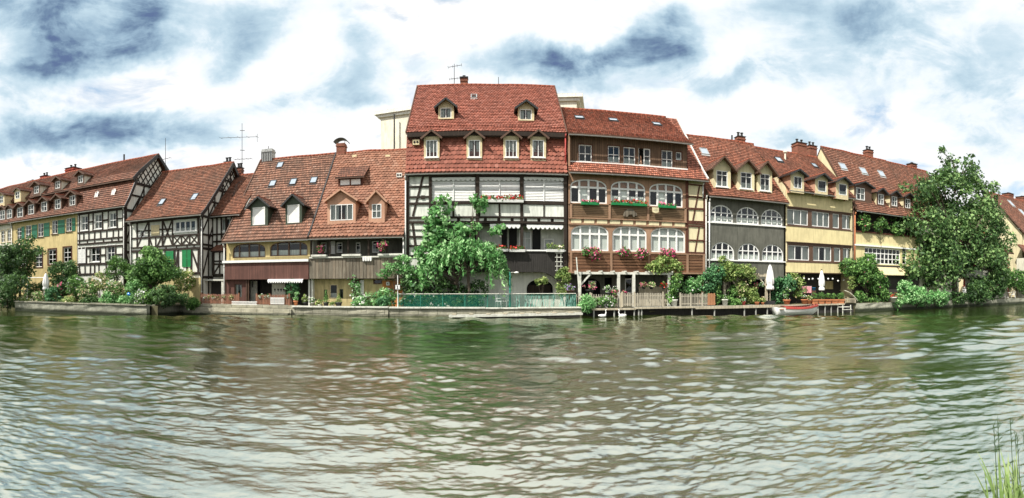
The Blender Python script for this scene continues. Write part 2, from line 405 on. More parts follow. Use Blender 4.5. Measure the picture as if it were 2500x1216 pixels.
M['lf_blue'] = leafm('leaves blue green', (.014, .05, .02), (.045, .15, .055), (.16, .36, .15))
M['reed'] = leafm('reed green', (.09, .13, .04), (.19, .30, .08), (.46, .56, .26), .3)
M['fl_red'] = leafm('petals red', (.25, .01, .01), (.55, .02, .02), (.8, .10, .08))
M['fl_pink'] = leafm('petals pink', (.45, .03, .12), (.68, .08, .22), (.85, .35, .45))
M['fl_white'] = leafm('petals white', (.55, .5, .5), (.8, .78, .76), (.95, .93, .92))
M['fl_cream'] = leafm('petals cream', (.6, .42, .25), (.8, .66, .45), (.9, .82, .6))
M['fl_violet'] = leafm('petals violet', (.22, .12, .38), (.42, .30, .60), (.65, .55, .8))
# ------------------------------------------------------------------ building parts
ZG = .65                                   # level of the terraces along the river
def lerp(a, b, t): return a + (b - a) * t
def hit(x, y, p0, p1):
    k = (Y0 - y) / F / cos(th(x)); m = (p1[1] - p0[1]) / (p1[0] - p0[0])
    V = (H - p0[1] + m * p0[0]) / (m - k); return U(x, V), V, H + k * V
def slopeV(z, p0, p1): return p0[0] + (z - p0[1]) * (p1[0] - p0[0]) / (p1[1] - p0[1])

def roof(h, prof, uL, uR, mt, course=.22, scale=None, amp=.07, name='roof', back=True, verge=None, thick=.14, ridge=True, seed=0, backdrop=None):
    mb = MB(); n = len(prof); kk = 0
    uL = uL if isinstance(uL, (list, tuple)) else [uL] * n; uR = uR if isinstance(uR, (list, tuple)) else [uR] * n
    vv = 0.0; rnd = random.Random(seed + int(abs(uL[0]) * 10))
    for i in range(n - 1):
        (V0, z0), (V1, z1) = prof[i], prof[i + 1]; L = math.hypot(V1 - V0, z1 - z0); nn = ((-(z1 - z0)) / L, (V1 - V0) / L)
        K = max(1, round(L / course)); nu = max(4, int((uR[i] - uL[i]) / .7))
        def pt(s, j, off):
            off = off * 1.5
            u = lerp(lerp(uL[i], uL[i + 1], s), lerp(uR[i], uR[i + 1], s), j)
            V = lerp(V0, V1, s); z = lerp(z0, z1, s)
            e = off + amp * (noise.noise((u * .45 + seed, z * .5, seed)) * min(1, 4 * j, 4 * (1 - j)) + .25 * noise.noise((u * 2.1, z * 2.0, 3)))
            return (u, V + nn[0] * e, z + nn[1] * e), u
        if scale:
            tw = scale
            for jj in range(nu):     # boarding under the tiles
                mb.quad(pt(0, jj / nu, -.03)[0], pt(0, (jj + 1) / nu, -.03)[0], pt(1, (jj + 1) / nu, -.03)[0], pt(1, jj / nu, -.03)[0], 1)
            for k in range(K):
                s0, s1 = k / K, min(1, (k + 1.35) / K); W = lerp(uR[i] - uL[i], uR[i + 1] - uL[i + 1], s0)
                nt = int(W / tw) + 1
                for t in range(-1, nt + 1):
                    a = (t + (.5 if k % 2 else 0)) * tw + .004; b = a + tw - .012
                    a, b = max(0, a), min(W, b)
                    if b - a < .04: continue
                    ja, jb = a / W, b / W; c = (ja + jb) / 2; h_ = (jb - ja) / 2; r = rnd.uniform(-.006, .012)
                    ds = tw * .42 / L; o = .045 + r
                    P = [pt(s0 - ds * .1 + 0, c, o)[0], pt(s0 + ds * .12, c + h_ * .6, o)[0], pt(s0 + ds * .7, jb, o)[0], pt(s1, jb, .0)[0], pt(s1, ja, .0)[0], pt(s0 + ds * .7, ja, o)[0], pt(s0 + ds * .12, c - h_ * .6, o)[0]]
                    q = (rnd.random(), rnd.random()); mb.add(P, [tuple(range(7))], 0, [[q] * 7])
                    Q = [pt(s0 - ds * .1, c, 0)[0], pt(s0 + ds * .12, c + h_ * .6, 0)[0], pt(s0 + ds * .7, jb, 0)[0], pt(s0 + ds * .7, ja, 0)[0], pt(s0 + ds * .12, c - h_ * .6, 0)[0]]
                    fr = [P[0], P[1], P[2], P[5], P[6]]
                    mb.add(fr + Q, [(0, 5, 6, 1), (1, 6, 7, 2), (4, 9, 5, 0), (3, 8, 9, 4)], 0, [[q] * 4] * 4)
        else:
            for k in range(K):
                s0, s1 = k / K, (k + 1) / K
                for j in range(nu):
                    a0, ua = pt(s0, j / nu, .035); b0, ub = pt(s0, (j + 1) / nu, .035); a1, uc = pt(s1, j / nu, .0); b1, ud = pt(s1, (j + 1) / nu, .0)
                    v0, v1 = (kk + k) * .2, (kk + k + 1) * .2
                    mb.quad(a0, b0, b1, a1, 0, [(ua, v0 + .004), (ub, v0 + .004), (ud, v1 - .004), (uc, v1 - .004)])
                    lo0 = pt(s0, j / nu, 0)[0]; lo1 = pt(s0, (j + 1) / nu, 0)[0]
                    mb.quad(lo0, lo1, b0, a0, 0, [(ua, v0 + .05), (ub, v0 + .05), (ub, v0 + .12), (ua, v0 + .12)])
        vv += L; kk += K
    # body under the tiles: soffit, verges and the far slope
    (Ve, ze), (Vr, zr) = prof[0], prof[-1]
    def low(p, d=thick): return (p[0], p[1] - d)
    for e in range(n - 1):
        for uu, sgn in ((uL, 1), (uR, -1)):
            a, b = prof[e], prof[e + 1]; o = sgn * .001
            mb.quad((uu[e] + o, a[0], a[1] + .01), (uu[e + 1] + o, b[0], b[1] + .01), (uu[e + 1] + o, b[0], b[1] - thick), (uu[e] + o, a[0], a[1] - thick), 1)
        a, b = prof[e], prof[e + 1]
        mb.quad((uL[e], a[0], a[1] - thick), (uR[e], a[0], a[1] - thick), (uR[e + 1], b[0], b[1] - thick), (uL[e + 1], b[0], b[1] - thick), 1)
    mb.quad((uL[0], Ve, ze - thick), (uR[0], Ve, ze - thick), (uR[0], Ve, ze - .005), (uL[0], Ve, ze - .005), 1)
    if back:
        bv = backdrop or (2 * Vr - Ve); bz = ze
        mb.quad((uR[-1], Vr, zr - .01), (uL[-1], Vr, zr - .01), (uL[0], bv, bz), (uR[0], bv, bz), 0, [(uR[-1], 0), (uL[-1], 0), (uL[0], 8), (uR[0], 8)])
    o = mb.build(name, [M[mt], M['brownp']], h)
    if ridge:
        rb = MB(); W = uR[-1] - uL[-1]; k = max(2, int(W / .38))
        for j in range(k):
            a = lerp(uL[-1], uR[-1], j / k); b = lerp(uL[-1], uR[-1], (j + 1) / k) + .03
            e = amp * noise.noise((a * .45 + seed, zr * .5, seed)) * min(1, 4 * j / k, 4 * (1 - j / k))
            rb.tube((a, Vr, zr + .0 + e), (b, Vr, zr + .02 + e), .12, .10, 8)
        rb.build('ridge_tiles', M['ridge'], o, True)
    if verge:
        vb = MB()
        for uu in (uL, uR):
            for e in range(n - 1):
                a, b = prof[e], prof[e + 1]
                vb.bar((uu[e], a[0], a[1] + .03), (uu[e + 1], b[0], b[1] + .03), .07, .16, (0, 0, 1))
        vb.build('verge_board', M[verge], o)
    return o
def gutter(h, u0, u1, V, z, mt='metal', name='gutter'):
    mb = MB(); n = 7; pts = []
    for u in (u0, u1):
        for k in range(n): g = pi * k / (n - 1); pts.append((u, V - .08 - .07 * cos(g), z - .07 * sin(g)))
    for u in (u0, u1):
        for k in range(n): g = pi * k / (n - 1); pts.append((u, V - .08 - .058 * cos(g), z - .058 * sin(g)))
    fs = [(k, k + 1, n + k + 1, n + k) for k in range(n - 1)] + [(2 * n + k, 3 * n + k, 3 * n + k + 1, 2 * n + k + 1) for k in range(n - 1)]
    mb.add(pts, fs); return mb.build(name, M[mt], h)
def downpipe(h, u, V, z0, z1, mt='pipe', bend=.25, r=.055):
    mb = MB(); mb.tube((u, V - .09, z0), (u, V - .09, z1 - bend), r, n=8); mb.tube((u, V - .09, z1 - bend), (u, V - .28, z1), r, n=8)
    z = z0 + 1
    while z < z1 - .6: mb.tube((u, V - .09, z), (u, V - .09, z + .05), r * 1.3, n=8); z += 2.0
    mb.build('downpipe', M[mt], h, True)

def arcz(u, u0, u1, zs, zt, p):
    t = abs(2 * (u - (u0 + u1) / 2) / (u1 - u0)); t = min(1, t)
    return zs + (zt - zs) * max(0, 1 - t ** p) ** (1 / p)
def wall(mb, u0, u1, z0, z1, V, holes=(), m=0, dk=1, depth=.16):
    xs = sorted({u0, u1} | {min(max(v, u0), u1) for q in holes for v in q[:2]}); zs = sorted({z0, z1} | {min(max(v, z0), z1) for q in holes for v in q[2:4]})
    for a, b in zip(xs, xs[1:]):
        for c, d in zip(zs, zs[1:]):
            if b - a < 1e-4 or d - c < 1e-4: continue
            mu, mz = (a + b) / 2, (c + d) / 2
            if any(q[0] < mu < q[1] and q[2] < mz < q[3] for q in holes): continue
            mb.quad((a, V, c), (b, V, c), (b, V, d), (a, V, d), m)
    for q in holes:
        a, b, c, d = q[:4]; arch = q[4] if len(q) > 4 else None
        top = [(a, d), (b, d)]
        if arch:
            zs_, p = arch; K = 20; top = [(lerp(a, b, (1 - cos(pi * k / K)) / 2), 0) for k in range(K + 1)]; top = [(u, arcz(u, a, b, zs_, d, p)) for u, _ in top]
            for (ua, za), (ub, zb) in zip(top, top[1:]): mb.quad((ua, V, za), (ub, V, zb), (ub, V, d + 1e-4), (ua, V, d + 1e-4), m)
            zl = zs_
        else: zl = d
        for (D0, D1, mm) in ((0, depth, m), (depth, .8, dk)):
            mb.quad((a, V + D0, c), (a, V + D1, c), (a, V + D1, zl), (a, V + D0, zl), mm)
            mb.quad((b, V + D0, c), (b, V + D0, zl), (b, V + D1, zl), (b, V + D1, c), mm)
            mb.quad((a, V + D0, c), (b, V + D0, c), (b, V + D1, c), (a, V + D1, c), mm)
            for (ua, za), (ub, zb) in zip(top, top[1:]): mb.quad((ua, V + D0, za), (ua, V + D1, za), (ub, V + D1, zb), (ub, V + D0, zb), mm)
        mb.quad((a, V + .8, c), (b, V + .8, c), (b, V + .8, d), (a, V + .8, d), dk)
def rect(x0, x1, yt, yb, V):
    xc = (x0 + x1) / 2; return (U(x0, V), U(x1, V), Z(xc, yb, V), Z(xc, yt, V))
def win_geo(hole, V, cols=2, rows=(), fw=.075, mw=.05, arch=None, back='curtain', vfrac=None, depth=.16, shut=1.0):
    """frame (0), glass (1) and what hangs behind it (2) in one mesh"""
    u0, u1, z0, z1 = hole[:4]; a, b = V + depth - .09, V + depth - .02
    mb = MB(); mb.box(u0, u0 + fw, a, b, z0, z1 if not arch else arch[0]); mb.box(u1 - fw, u1, a, b, z0, z1 if not arch else arch[0])
    mb.box(u0 + fw, u1 - fw, a, b, z0, z0 + fw)
    if arch:
        K = 20; top = [lerp(u0, u1, (1 - cos(pi * k / K)) / 2) for k in range(K + 1)]
        top = [(u, arcz(u, u0, u1, arch[0], z1, arch[1])) for u in top]
        uc = (u0 + u1) / 2; sx = 1 - 2 * fw / (u1 - u0); sz = 1 - fw / max(.1, z1 - arch[0])
        inn = [(uc + (u - uc) * sx, arch[0] + (z - arch[0]) * sz) for u, z in top]
        for i in range(K):
            (p, q, r, s) = top[i], top[i + 1], inn[i + 1], inn[i]
            mb.add([(x, a, z) for x, z in (p, q, r, s)] + [(x, b, z) for x, z in (p, q, r, s)], [(0, 1, 2, 3), (4, 7, 6, 5), (3, 2, 6, 7), (0, 4, 5, 1)])
        mb.add([(u, b - .02, z) for u, z in top] + [(u0, b - .02, z0), (u1, b - .02, z0)], [tuple(range(K + 1)) + (K + 2, K + 1)], 1)
        ct = top
    else:
        mb.box(u0 + fw, u1 - fw, a, b, z1 - fw, z1)
        mb.quad((u0 + fw / 2, b - .02, z0), (u1 - fw / 2, b - .02, z0), (u1 - fw / 2, b - .02, z1 - .01), (u0 + fw / 2, b - .02, z1 - .01), 1)
    topz = lambda u: (arcz(u, u0, u1, arch[0], z1, arch[1]) if arch else z1) - fw * .6
    fr = vfrac or [k / cols for k in range(1, cols)]
    for t in fr: u = lerp(u0, u1, t); mb.box(u - mw / 2, u + mw / 2, a - .008, b, z0 + fw, topz(u) if arch else z1 - fw)
    for t in rows:
        z = lerp(z0, z1, t); w_ = 0
        if arch and z > arch[0]: w_ = 0
        mb.box(u0 + fw * .9, u1 - fw * .9, a - .004, b - .002, z - mw / 2, z + mw / 2)
    y = V + depth + .06
    if back in ('curtain', 'half', 'low', 'blind', 'split'):
        zt = z1 - .02 if not arch else z1
        def strip(ua, ub, za, zb, m=2):
            K = max(4, int((ub - ua) / .07)); 
            for k in range(K):
                p, q = lerp(ua, ub, k / K), lerp(ua, ub, (k + 1) / K); d0, d1 = .02 * (k % 2), .02 * ((k + 1) % 2)
                mb.quad((p, y + d0, za), (q, y + d1, za), (q, y + d1, zb), (p, y + d0, zb), m)
        if back == 'curtain':
            if arch: mb.add([(u, y, z) for u, z in ct] + [(u0, y, z0), (u1, y, z0)], [tuple(range(len(ct))) + (len(ct) + 1, len(ct))], 2)
            else: strip(u0, u1, z0, zt)
        elif back == 'low': strip(u0, u1, z0, lerp(z0, z1, .38))
        elif back == 'half': strip(u0, u1, z0, lerp(z0, z1, .42)); strip(u0, u1, lerp(z0, z1, .82), zt if not arch else lerp(z0, z1, .86))
        elif back == 'split': strip(u0, lerp(u0, u1, .36), z0, zt); strip(lerp(u0, u1, .64), u1, z0, zt)
        elif back == 'blind':
            mb.quad((u0 + fw, b - .03, z0 + fw), (u1 - fw, b - .03, z0 + fw), (u1 - fw, b - .03, z1 - fw), (u0 + fw, b - .03, z1 - fw), 2)
    return mb
BK = {'curtain': 'curtain', 'blind': 'white', 'half': 'curtain', 'low': 'curtain', 'split': 'curtain', 'dark': 'curtain', 'none': 'curtain'}
def win(h, hole, V, mt='white', sill=None, surround=None, sw=.1, label=None, **kw):
    arch = hole[4] if len(hole) > 4 else None
    o = win_geo(hole, V, arch=arch, **kw)
    o = o.build('window', [M[mt], M['glass'], M[BK.get(kw.get('back', 'curtain'), 'curtain')]], h)
    u0, u1, z0, z1 = hole[:4]
    if sill: MB().box(u0 - .08, u1 + .08, V - .10, V + .04, z0 - .07, z0 - .002).build('sill', M[sill], o)
    if surround:
        mb = MB(); mb.box(u0 - sw, u0 - .003, V - .035, V + .02, z0 - sw, z1 + sw); mb.box(u1 + .003, u1 + sw, V - .035, V + .02, z0 - sw, z1 + sw)
        mb.box(u0 - .003, u1 + .003, V - .032, V + .02, z1 + .003, z1 + sw); mb.box(u0 - .003, u1 + .003, V - .032, V + .02, z0 - sw, z0 - .003)
        mb.build('surround', M[surround], o)
    if label: o['label'] = label
    return o
def shutter(h, u0, u1, z0, z1, V, mt, rows=3):
    mb = MB(); f = .05; mb.box(u0, u1, V - .03, V, z0, z1)
    mb.box(u0, u0 + f, V - .05, V - .03, z0, z1); mb.box(u1 - f, u1, V - .05, V - .03, z0, z1)
    for k in range(rows + 1): z = lerp(z0, z1 - f, k / rows); mb.box(u0 + f, u1 - f, V - .047, V - .03, z, z + f)
    z = z0 + .1
    while z < z1 - .1: mb.box(u0 + f, u1 - f, V - .040, V - .03, z, z + .035); z += .07
    return mb.build('shutter', M[mt], h)

def dormer(h, seg, x0, x1, yb, yt, yp, w_, face='cream_p', cheek=None, rf='tile_b', trim='brownp', frame='white', cols=2, rows=(.5,), back='curtain', over=.2, side=.16, sill=None, hip=False, flatroof=False, dep=0.0, label=None):
    """gabled dormer: its front stands where its foot meets the roof slope"""
    p0, p1 = seg; xc = (x0 + x1) / 2
    _, Vf, _ = hit(xc, yb, p0, p1); Vf -= .06 + dep
    u0, u1 = U(x0, Vf), U(x1, Vf); z0, z1, zp = Z(xc, yb, Vf), Z(xc, yt, Vf), Z(xc, yp, Vf); uc = (u0 + u1) / 2
    hole = (U(w_[0], Vf), U(w_[1], Vf), Z(xc, w_[3], Vf), Z(xc, w_[2], Vf))
    mb = MB(); wall(mb, u0, u1, z0 - .25, z1, Vf, [hole], 0, 1, .08)
    mb.add([(u0, Vf, z1), (u1, Vf, z1), (uc, Vf, zp)], [(0, 1, 2)], 0)
    Vb = slopeV(z1, p0, p1) + .3; Vp = slopeV(zp, p0, p1) + .15
    for u in (u0, u1): mb.quad((u, Vf, z0 - .25), (u, Vb, z0 - .25), (u, Vb, z1), (u, Vf, z1), 2)
    mb.quad((u0, Vf, z1 - .02), (u1, Vf, z1 - .02), (u1, Vb, z1 - .02), (u0, Vb, z1 - .02), 2)
    d = mb.build('dormer', [M[face], M['dark'], M[cheek or face]], h)
    if label: d['label'] = label
    rb = MB(); sl = (zp - z1) / max(.01, (u1 - u0) / 2); t = .07; K = 4
    Vo = Vf - over
    for sg, ue in ((-1, u0 - side), (1, u1 + side)):
        ze = z1 - side * sl; Vbe = slopeV(ze, p0, p1) + .2
        L = math.hypot(ue - uc, zp - ze)
        for k in range(K):
            s0, s1 = k / K, (k + 1) / K
            def P(s, V, o): return (lerp(ue, uc, s), V, lerp(ze, zp, s) + t + o)
            va0, va1 = lerp(Vbe, Vp, s0), lerp(Vbe, Vp, s1)
            rb.quad(P(s0, Vo, .03), P(s0, va0, .03), P(s1, va1, 0), P(s1, Vo, 0), 0, [(Vo, s0 * L), (va0, s0 * L), (va1, s1 * L), (Vo, s1 * L)])
            rb.quad(P(s0, Vo, 0), P(s0, va0, 0), P(s0, va0, .03), P(s0, Vo, .03), 0, [(0, .01)] * 4)
        # underside and front edge
        rb.quad((ue, Vo, ze), (ue, Vbe, ze), (uc, Vp, zp), (uc, Vo, zp), 1)
        rb.quad((ue, Vo, ze), (uc, Vo, zp), (uc, Vo, zp + t), (ue, Vo, ze + t), 1)
        rb.quad((ue, Vo, ze), (ue, Vbe, ze), (ue, Vbe, ze + t), (ue, Vo, ze + t), 1)
        rb.bar((ue, Vo - .02, ze + t * .3), (uc, Vo - .02, zp + t * .3), .13, .04, (0, 1, 0), 1)
    rb.tube((uc, Vo - .03, zp + t), (uc, Vp, zp + t), .07, n=7, m=2)
    rb.build('dormer_roof', [M[rf], M[trim], M['ridge']], d)
    wn = win_geo(hole, Vf, cols=cols, rows=rows, fw=.06, mw=.045, back=back, depth=.08).build('window', [M[frame], M['glass'], M[BK.get(back, 'curtain')]], d)
    if sill: MB().box(hole[0] - .1, hole[1] + .1, Vf - .14, Vf + .02, hole[2] - .09, hole[2] - .004).build('sill', M[sill], d)
    return d
def skylight(h, seg, xc, yc, w_, hh, frame='darkmetal', glass_='skyglass'):
    u, V, z = hit(xc, yc, *seg); (V0, z0), (V1, z1) = seg; L = math.hypot(V1 - V0, z1 - z0); t = Vector((0, (V1 - V0) / L, (z1 - z0) / L)); n = Vector((0, -t.z, t.y)); c = Vector((u, V, z)) + n * .07
    x = Vector((1, 0, 0)); mb = MB(); a, b = w_ / 2, hh / 2
    def bx(mb, cx, cy, hx, hy, d0, d1, m=0):
        P = [c + x * (cx + i * hx) + t * (cy + j * hy) + n * d for d in (d0, d1) for j in (-1, 1) for i in (-1, 1)]
        mb.add(P, [(0, 2, 3, 1), (4, 5, 7, 6), (0, 1, 5, 4), (2, 6, 7, 3), (0, 4, 6, 2), (1, 3, 7, 5)], m)
    f = .06
    bx(mb, 0, -b + f / 2, a, f / 2, -.12, .05); bx(mb, 0, b - f / 2, a, f / 2, -.12, .05); bx(mb, -a + f / 2, 0, f / 2, b - f, -.12, .045); bx(mb, a - f / 2, 0, f / 2, b - f, -.12, .045)
    bx(mb, 0, -b - .09, a + .05, .08, -.1, -.02)
    o = mb.build('skylight', M[frame], h)
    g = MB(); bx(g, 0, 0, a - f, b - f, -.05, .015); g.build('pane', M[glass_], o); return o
def chimney(h, x0, x1, yt, V, zb, mt='brick', cap='slab', dy=None):
    u0, u1 = U(x0, V), U(x1, V); zt = Z((x0 + x1) / 2, yt, V); d = dy or (u1 - u0)
    mb = MB(); mb.box(u0, u1, V - d / 2, V + d / 2, zb, zt); mb.box(u0 - .05, u1 + .05, V - d / 2 - .05, V + d / 2 + .05, zt - .28, zt - .16)
    o = mb.build('chimney', M[mt], h); c = MB(); uc = (u0 + u1) / 2
    if cap == 'slab': c.box(u0 - .08, u1 + .08, V - d / 2 - .08, V + d / 2 + .08, zt + .003, zt + .09); c.box(uc - .12, uc + .12, V - .12, V + .12, zt + .09, zt + .28); c.build('chimney_cap', M['darkmetal'], o)
    elif cap == 'pots':
        n = 2
        for k in range(n): cx = lerp(u0, u1, (k + .5) / n); c.tube((cx, V, zt), (cx, V, zt + .42), .13, .10, 10); c.tube((cx, V, zt + .42), (cx, V, zt + .47), .16, .16, 10)
        c.box(u0 - .06, u1 + .06, V - d / 2 - .06, V + d / 2 + .06, zt + .002, zt + .06); c.build('chimney_pot', M['darkmetal'], o)
    elif cap == 'arc':
        K = 10; pts = []
        for s in (-1, 1):
            for r in (.62, .57):
                for k in range(K + 1): g = lerp(pi * .14, pi * .86, k / K); pts.append((uc + r * 1.15 * cos(g), V + s * d * .6, zt - .12 + r * .95 * sin(g)))
        n = K + 1; fs = []
        for k in range(K): fs += [(k, k + 1, 2 * n + k + 1, 2 * n + k), (n + k, 3 * n + k, 3 * n + k + 1, n + k + 1), (k, n + k, n + k + 1, k + 1), (2 * n + k, 2 * n + k + 1, 3 * n + k + 1, 3 * n + k)]
        c.add(pts, fs); 
        for s in (-1, 1): c.tube((uc + s * .3, V, zt), (uc + s * .3, V, zt + .36), .02)
        c.build('chimney_cowl', M['darkmetal'], o)
    elif cap == 'finned':
        for k in range(7): cx = lerp(u0, u1, k / 6); c.box(cx - .02, cx + .02, V - d / 2 - .04, V - d / 2 - .003, zb, zt - .3)
        c.tube((uc, V, zt), (uc, V, zt + .35), .03); c.build('flashing_rib', M['darkmetal'], o)
    return o

def inpoly(p, poly):
    x, y = p; c = False; j = len(poly) - 1
    for i in range(len(poly)):
        xi, yi = poly[i]; xj, yj = poly[j]
        if (yi > y) != (yj > y) and x < (xj - xi) * (y - yi) / (yj - yi) + xi: c = not c
        j = i
    return c
def clip(a, b, poly, n=160):
    """runs of the segment a-b inside the polygon"""
    out = []; st = None
    for k in range(n + 1):
        t = k / n; p = (lerp(a[0], b[0], t), lerp(a[1], b[1], t)); i = inpoly(p, poly)
        if i and st is None: st = p
        if st is not None and (not i or k == n): out.append((st, p)); st = None
    return [r for r in out if math.hypot(r[0][0] - r[1][0], r[0][1] - r[1][1]) > .12]
def frame_front(mb, segs, V, w_=.16, m=0):
    for s in segs:
        u0, z0, u1, z1 = s[:4]; ww = (s[4] if len(s) > 4 else w_) * random.uniform(.85, 1.2)
        d = .05 if abs(u0 - u1) < .02 else (.07 if abs(z0 - z1) < .02 else .035)
        d += random.uniform(0, .008); j = lambda: random.uniform(-.025, .025)
        if abs(u0 - u1) < .02: u0 += j(); u1 += j()
        else: z0 += j(); z1 += j()
        mb.bar((u0, V, z0), (u1, V, z1), ww, 2 * d, (0, 1, 0), m)
def frame_side(mb, segs, u, poly=None, w_=.16, m=0):
    for s in segs:
        ww = s[4] if len(s) > 4 else w_
        runs = clip(s[:2], s[2:4], poly) if poly else [(s[:2], s[2:4])]
        d = .05 if abs(s[0] - s[2]) < .02 else (.07 if abs(s[1] - s[3]) < .02 else .035)
        for (a, b) in runs: mb.bar((u, a[0], a[1]), (u, b[0], b[1]), ww, 2 * (d + random.uniform(0, .008)), (1, 0, 0), m)
def gable_wall(h, u, prof, zb, mt, name='gable_wall', eave_in=.35, flip=False):
    """end wall under the roof; prof runs eave to ridge and is mirrored to the far side"""
    (Ve, ze), (Vr, zr) = prof[0], prof[-1]
    pts = [(Ve + eave_in, zb), (Ve + eave_in, ze + .0)] + [(p[0] + (.02 if i else 0), p[1] - .1) for i, p in enumerate(prof) if i] + [(2 * Vr - Ve - eave_in, ze)] + [(2 * Vr - Ve - eave_in, zb)]
    t = .12 if flip else -.12
    MB().prism(pts, 'x', u + t, u).build(name, M[mt], h); return pts
# ================================================================== THE SETTING
def ground():
    mb = MB(); xs = [-700, -300, -120, -70, -45, -35, -22.6, -21, 0, 30, 60, 90, 150, 300, 700]
    def front(x): return 31.2 if -36.2 < x < -22.9 else (34.0 if x < -22 else 35.6)
    for a, b in zip(xs, xs[1:]):
        f = front((a + b) / 2); ys = [f, 60, 150, 900]
        for c, d in zip(ys, ys[1:]): mb.quad((a, c, ZG), (b, c, ZG), (b, d, ZG), (a, d, ZG))
        mb.quad((a, f, -1.2), (b, f, -1.2), (b, f, ZG), (a, f, ZG))
    tag(mb.build('ground', M['soil']), kind='structure')
    MBb = MB(); MBb.quad((-700, -300, -1.2), (700, -300, -1.2), (700, 36, -1.2), (-700, 36, -1.2)); tag(MBb.build('terrain', M['soil']), kind='structure')
ground()
SLOPE = .18
def water():
    m, N = mat('river water'); oc = N.n('ShaderNodeTexCoord').outputs['Object']
    cd_ = N.n('ShaderNodeNewGeometry').outputs['Position']
    w1 = N.noise(N.mapv(oc, (.85, 1.0, 1)), 3.3, 6, .66, .6); w2 = N.noise(N.mapv(oc, (1, 1.8, 1), rot=(0, 0, .3)), 13, 4, .6, .3); w3 = N.noise(N.mapv(oc, (.6, 1.6, 1), rot=(0, 0, -.22)), 2.9, 5, .62, 1.0)
    hgt = N.math('MULTIPLY_ADD', w3, .10, N.math('MULTIPLY_ADD', w2, .11, N.math('MULTIPLY', w1, .25)))
    b = N.n('ShaderNodeBump', {'Height': hgt, 'Strength': 1.0, 'Distance': N.math('MULTIPLY_ADD', N.noise(N.mapv(oc, (.6, 1.5, 1), rot=(0, 0, .35)), .33, 3), .062, .001)})
    murk = N.noise(N.mapv(oc, (1, 1, 1)), .25, 3)
    body = N.mix(murk, (.014, .026, .004), (.028, .040, .008))
    p = N.n('ShaderNodeBsdfPrincipled', {'Base Color': body, 'Roughness': .012, 'IOR': 4.4, 'Specular IOR Level': .9, 'Specular Tint': (.96, 1, .88, 1), 'Normal': b.outputs[0]})
    N.n('ShaderNodeOutputMaterial', {0: p.outputs[0]})
    # near water: a sheet with real waves, denser close to the bank we stand on
    rr = 1 / np.linspace(1 / 3.9, 1 / 36.5, 780)
    aa = np.linspace(-1.12, 1.16, 1300)
    R, A = np.meshgrid(rr, aa, indexing='ij'); R = R.astype(np.float32); A = A.astype(np.float32); X = R * np.sin(A); Y = R * np.cos(A)
    rs = np.random.RandomState(3); Zz = np.zeros_like(X); r1 = rr.astype(np.float32); acc = np.zeros_like(r1)
    calm = .75 + .35 * np.sin(.31 * X + .5 * Y + 1.3 * np.sin(.23 * Y + .4 * X)) * np.sin(.17 * X - .43 * Y + 1)
    for i in range(170):
        wl = .10 * (26 ** rs.rand()); k = 2 * pi / wl; dr = rs.normal(1.45, .62) if i % 5 else rs.uniform(0, pi)
        ph = rs.rand() * 6.28; fall = np.clip(wl / (2.0 * r1 ** 2 / 1092) - .45, 0, 1); fall *= np.clip(1.5 - wl / (.24 + .010 * r1 ** 2), 0.12, 1)
        if fall.max() < .01: continue
        sl = rs.uniform(.5, 1.3); acc += (sl * fall) ** 2 / 2
        wob = 1.3 * np.sin(X * rs.uniform(.2, 1.6) / (wl + .4) + Y * rs.uniform(.2, 1.2) / (wl + .4) + ph) 
        g = .5 + .5 * np.sin(X * rs.uniform(-.9, .9) / (wl + .3) + Y * rs.uniform(-.7, .7) / (wl + .3) + ph * 2)
        sn = .5 + .5 * np.sin(k * (X * np.cos(dr) + Y * np.sin(dr)) + ph + wob)
        Zz += (sl / k * 2) * g * fall[:, None] * sn ** 1.7
    Zz *= (SLOPE / np.sqrt(acc + 1e-6))[:, None] * calm
    for (dx, dy, wl, am, cx, cy) in ((.30, .95, .95, .010, 0, 0), (.42, .91, .55, .006, 3, 0), (-.42, .91, 1.1, .010, -4, 0), (-.28, .96, .65, .006, 0, 2)):
        env = np.exp(-((X * dx / abs(dx) - 2.5) / 6.5) ** 2) * np.exp(-((Y - 6.5) / 4) ** 2)
        Zz += am * env * np.sin(2 * pi / wl * (X * dx + Y * dy) + 1.2 * np.sin(X * .55 + Y * .3) + .5 * np.sin(X * 1.7))
    Zz -= Zz.mean()
    nr, na = R.shape; v = np.stack([X, Y, Zz], -1).reshape(-1, 3)
    ii = np.arange(nr * na).reshape(nr, na); f = np.stack([ii[:-1, :-1], ii[:-1, 1:], ii[1:, 1:], ii[1:, :-1]], -1).reshape(-1, 4)
    # flat river beyond the dense part, joined to the same mesh
    base = len(v); ex = []; ef = []
    def q(*p): 
        o = base + len(ex); ex.extend(p); ef.append([o, o + 1, o + 2, o + 3])
    z_ = -.03
    q((-700, -300, z_ - .15), (700, -300, z_ - .15), (700, 36.5, z_ - .15), (-700, 36.5, z_ - .15))
    me = bpy.data.meshes.new('river'); allv = np.vstack([v, np.array(ex)]); allf = np.vstack([f[:, ::-1], np.array(ef)])
    me.vertices.add(len(allv)); me.vertices.foreach_set('co', allv.ravel()); me.loops.add(len(allf) * 4); me.loops.foreach_set('vertex_index', allf.ravel().astype(np.int32))
    me.polygons.add(len(allf)); me.polygons.foreach_set('loop_start', np.arange(0, len(allf) * 4, 4, dtype=np.int32)); me.polygons.foreach_set('loop_total', np.full(len(allf), 4, np.int32))
    me.polygons.foreach_set('use_smooth', [True] * len(allf)); me.materials.append(m); me.update(); me.validate()
    o = bpy.data.objects.new('water', me); col.objects.link(o); tag(o, kind='structure')
water()

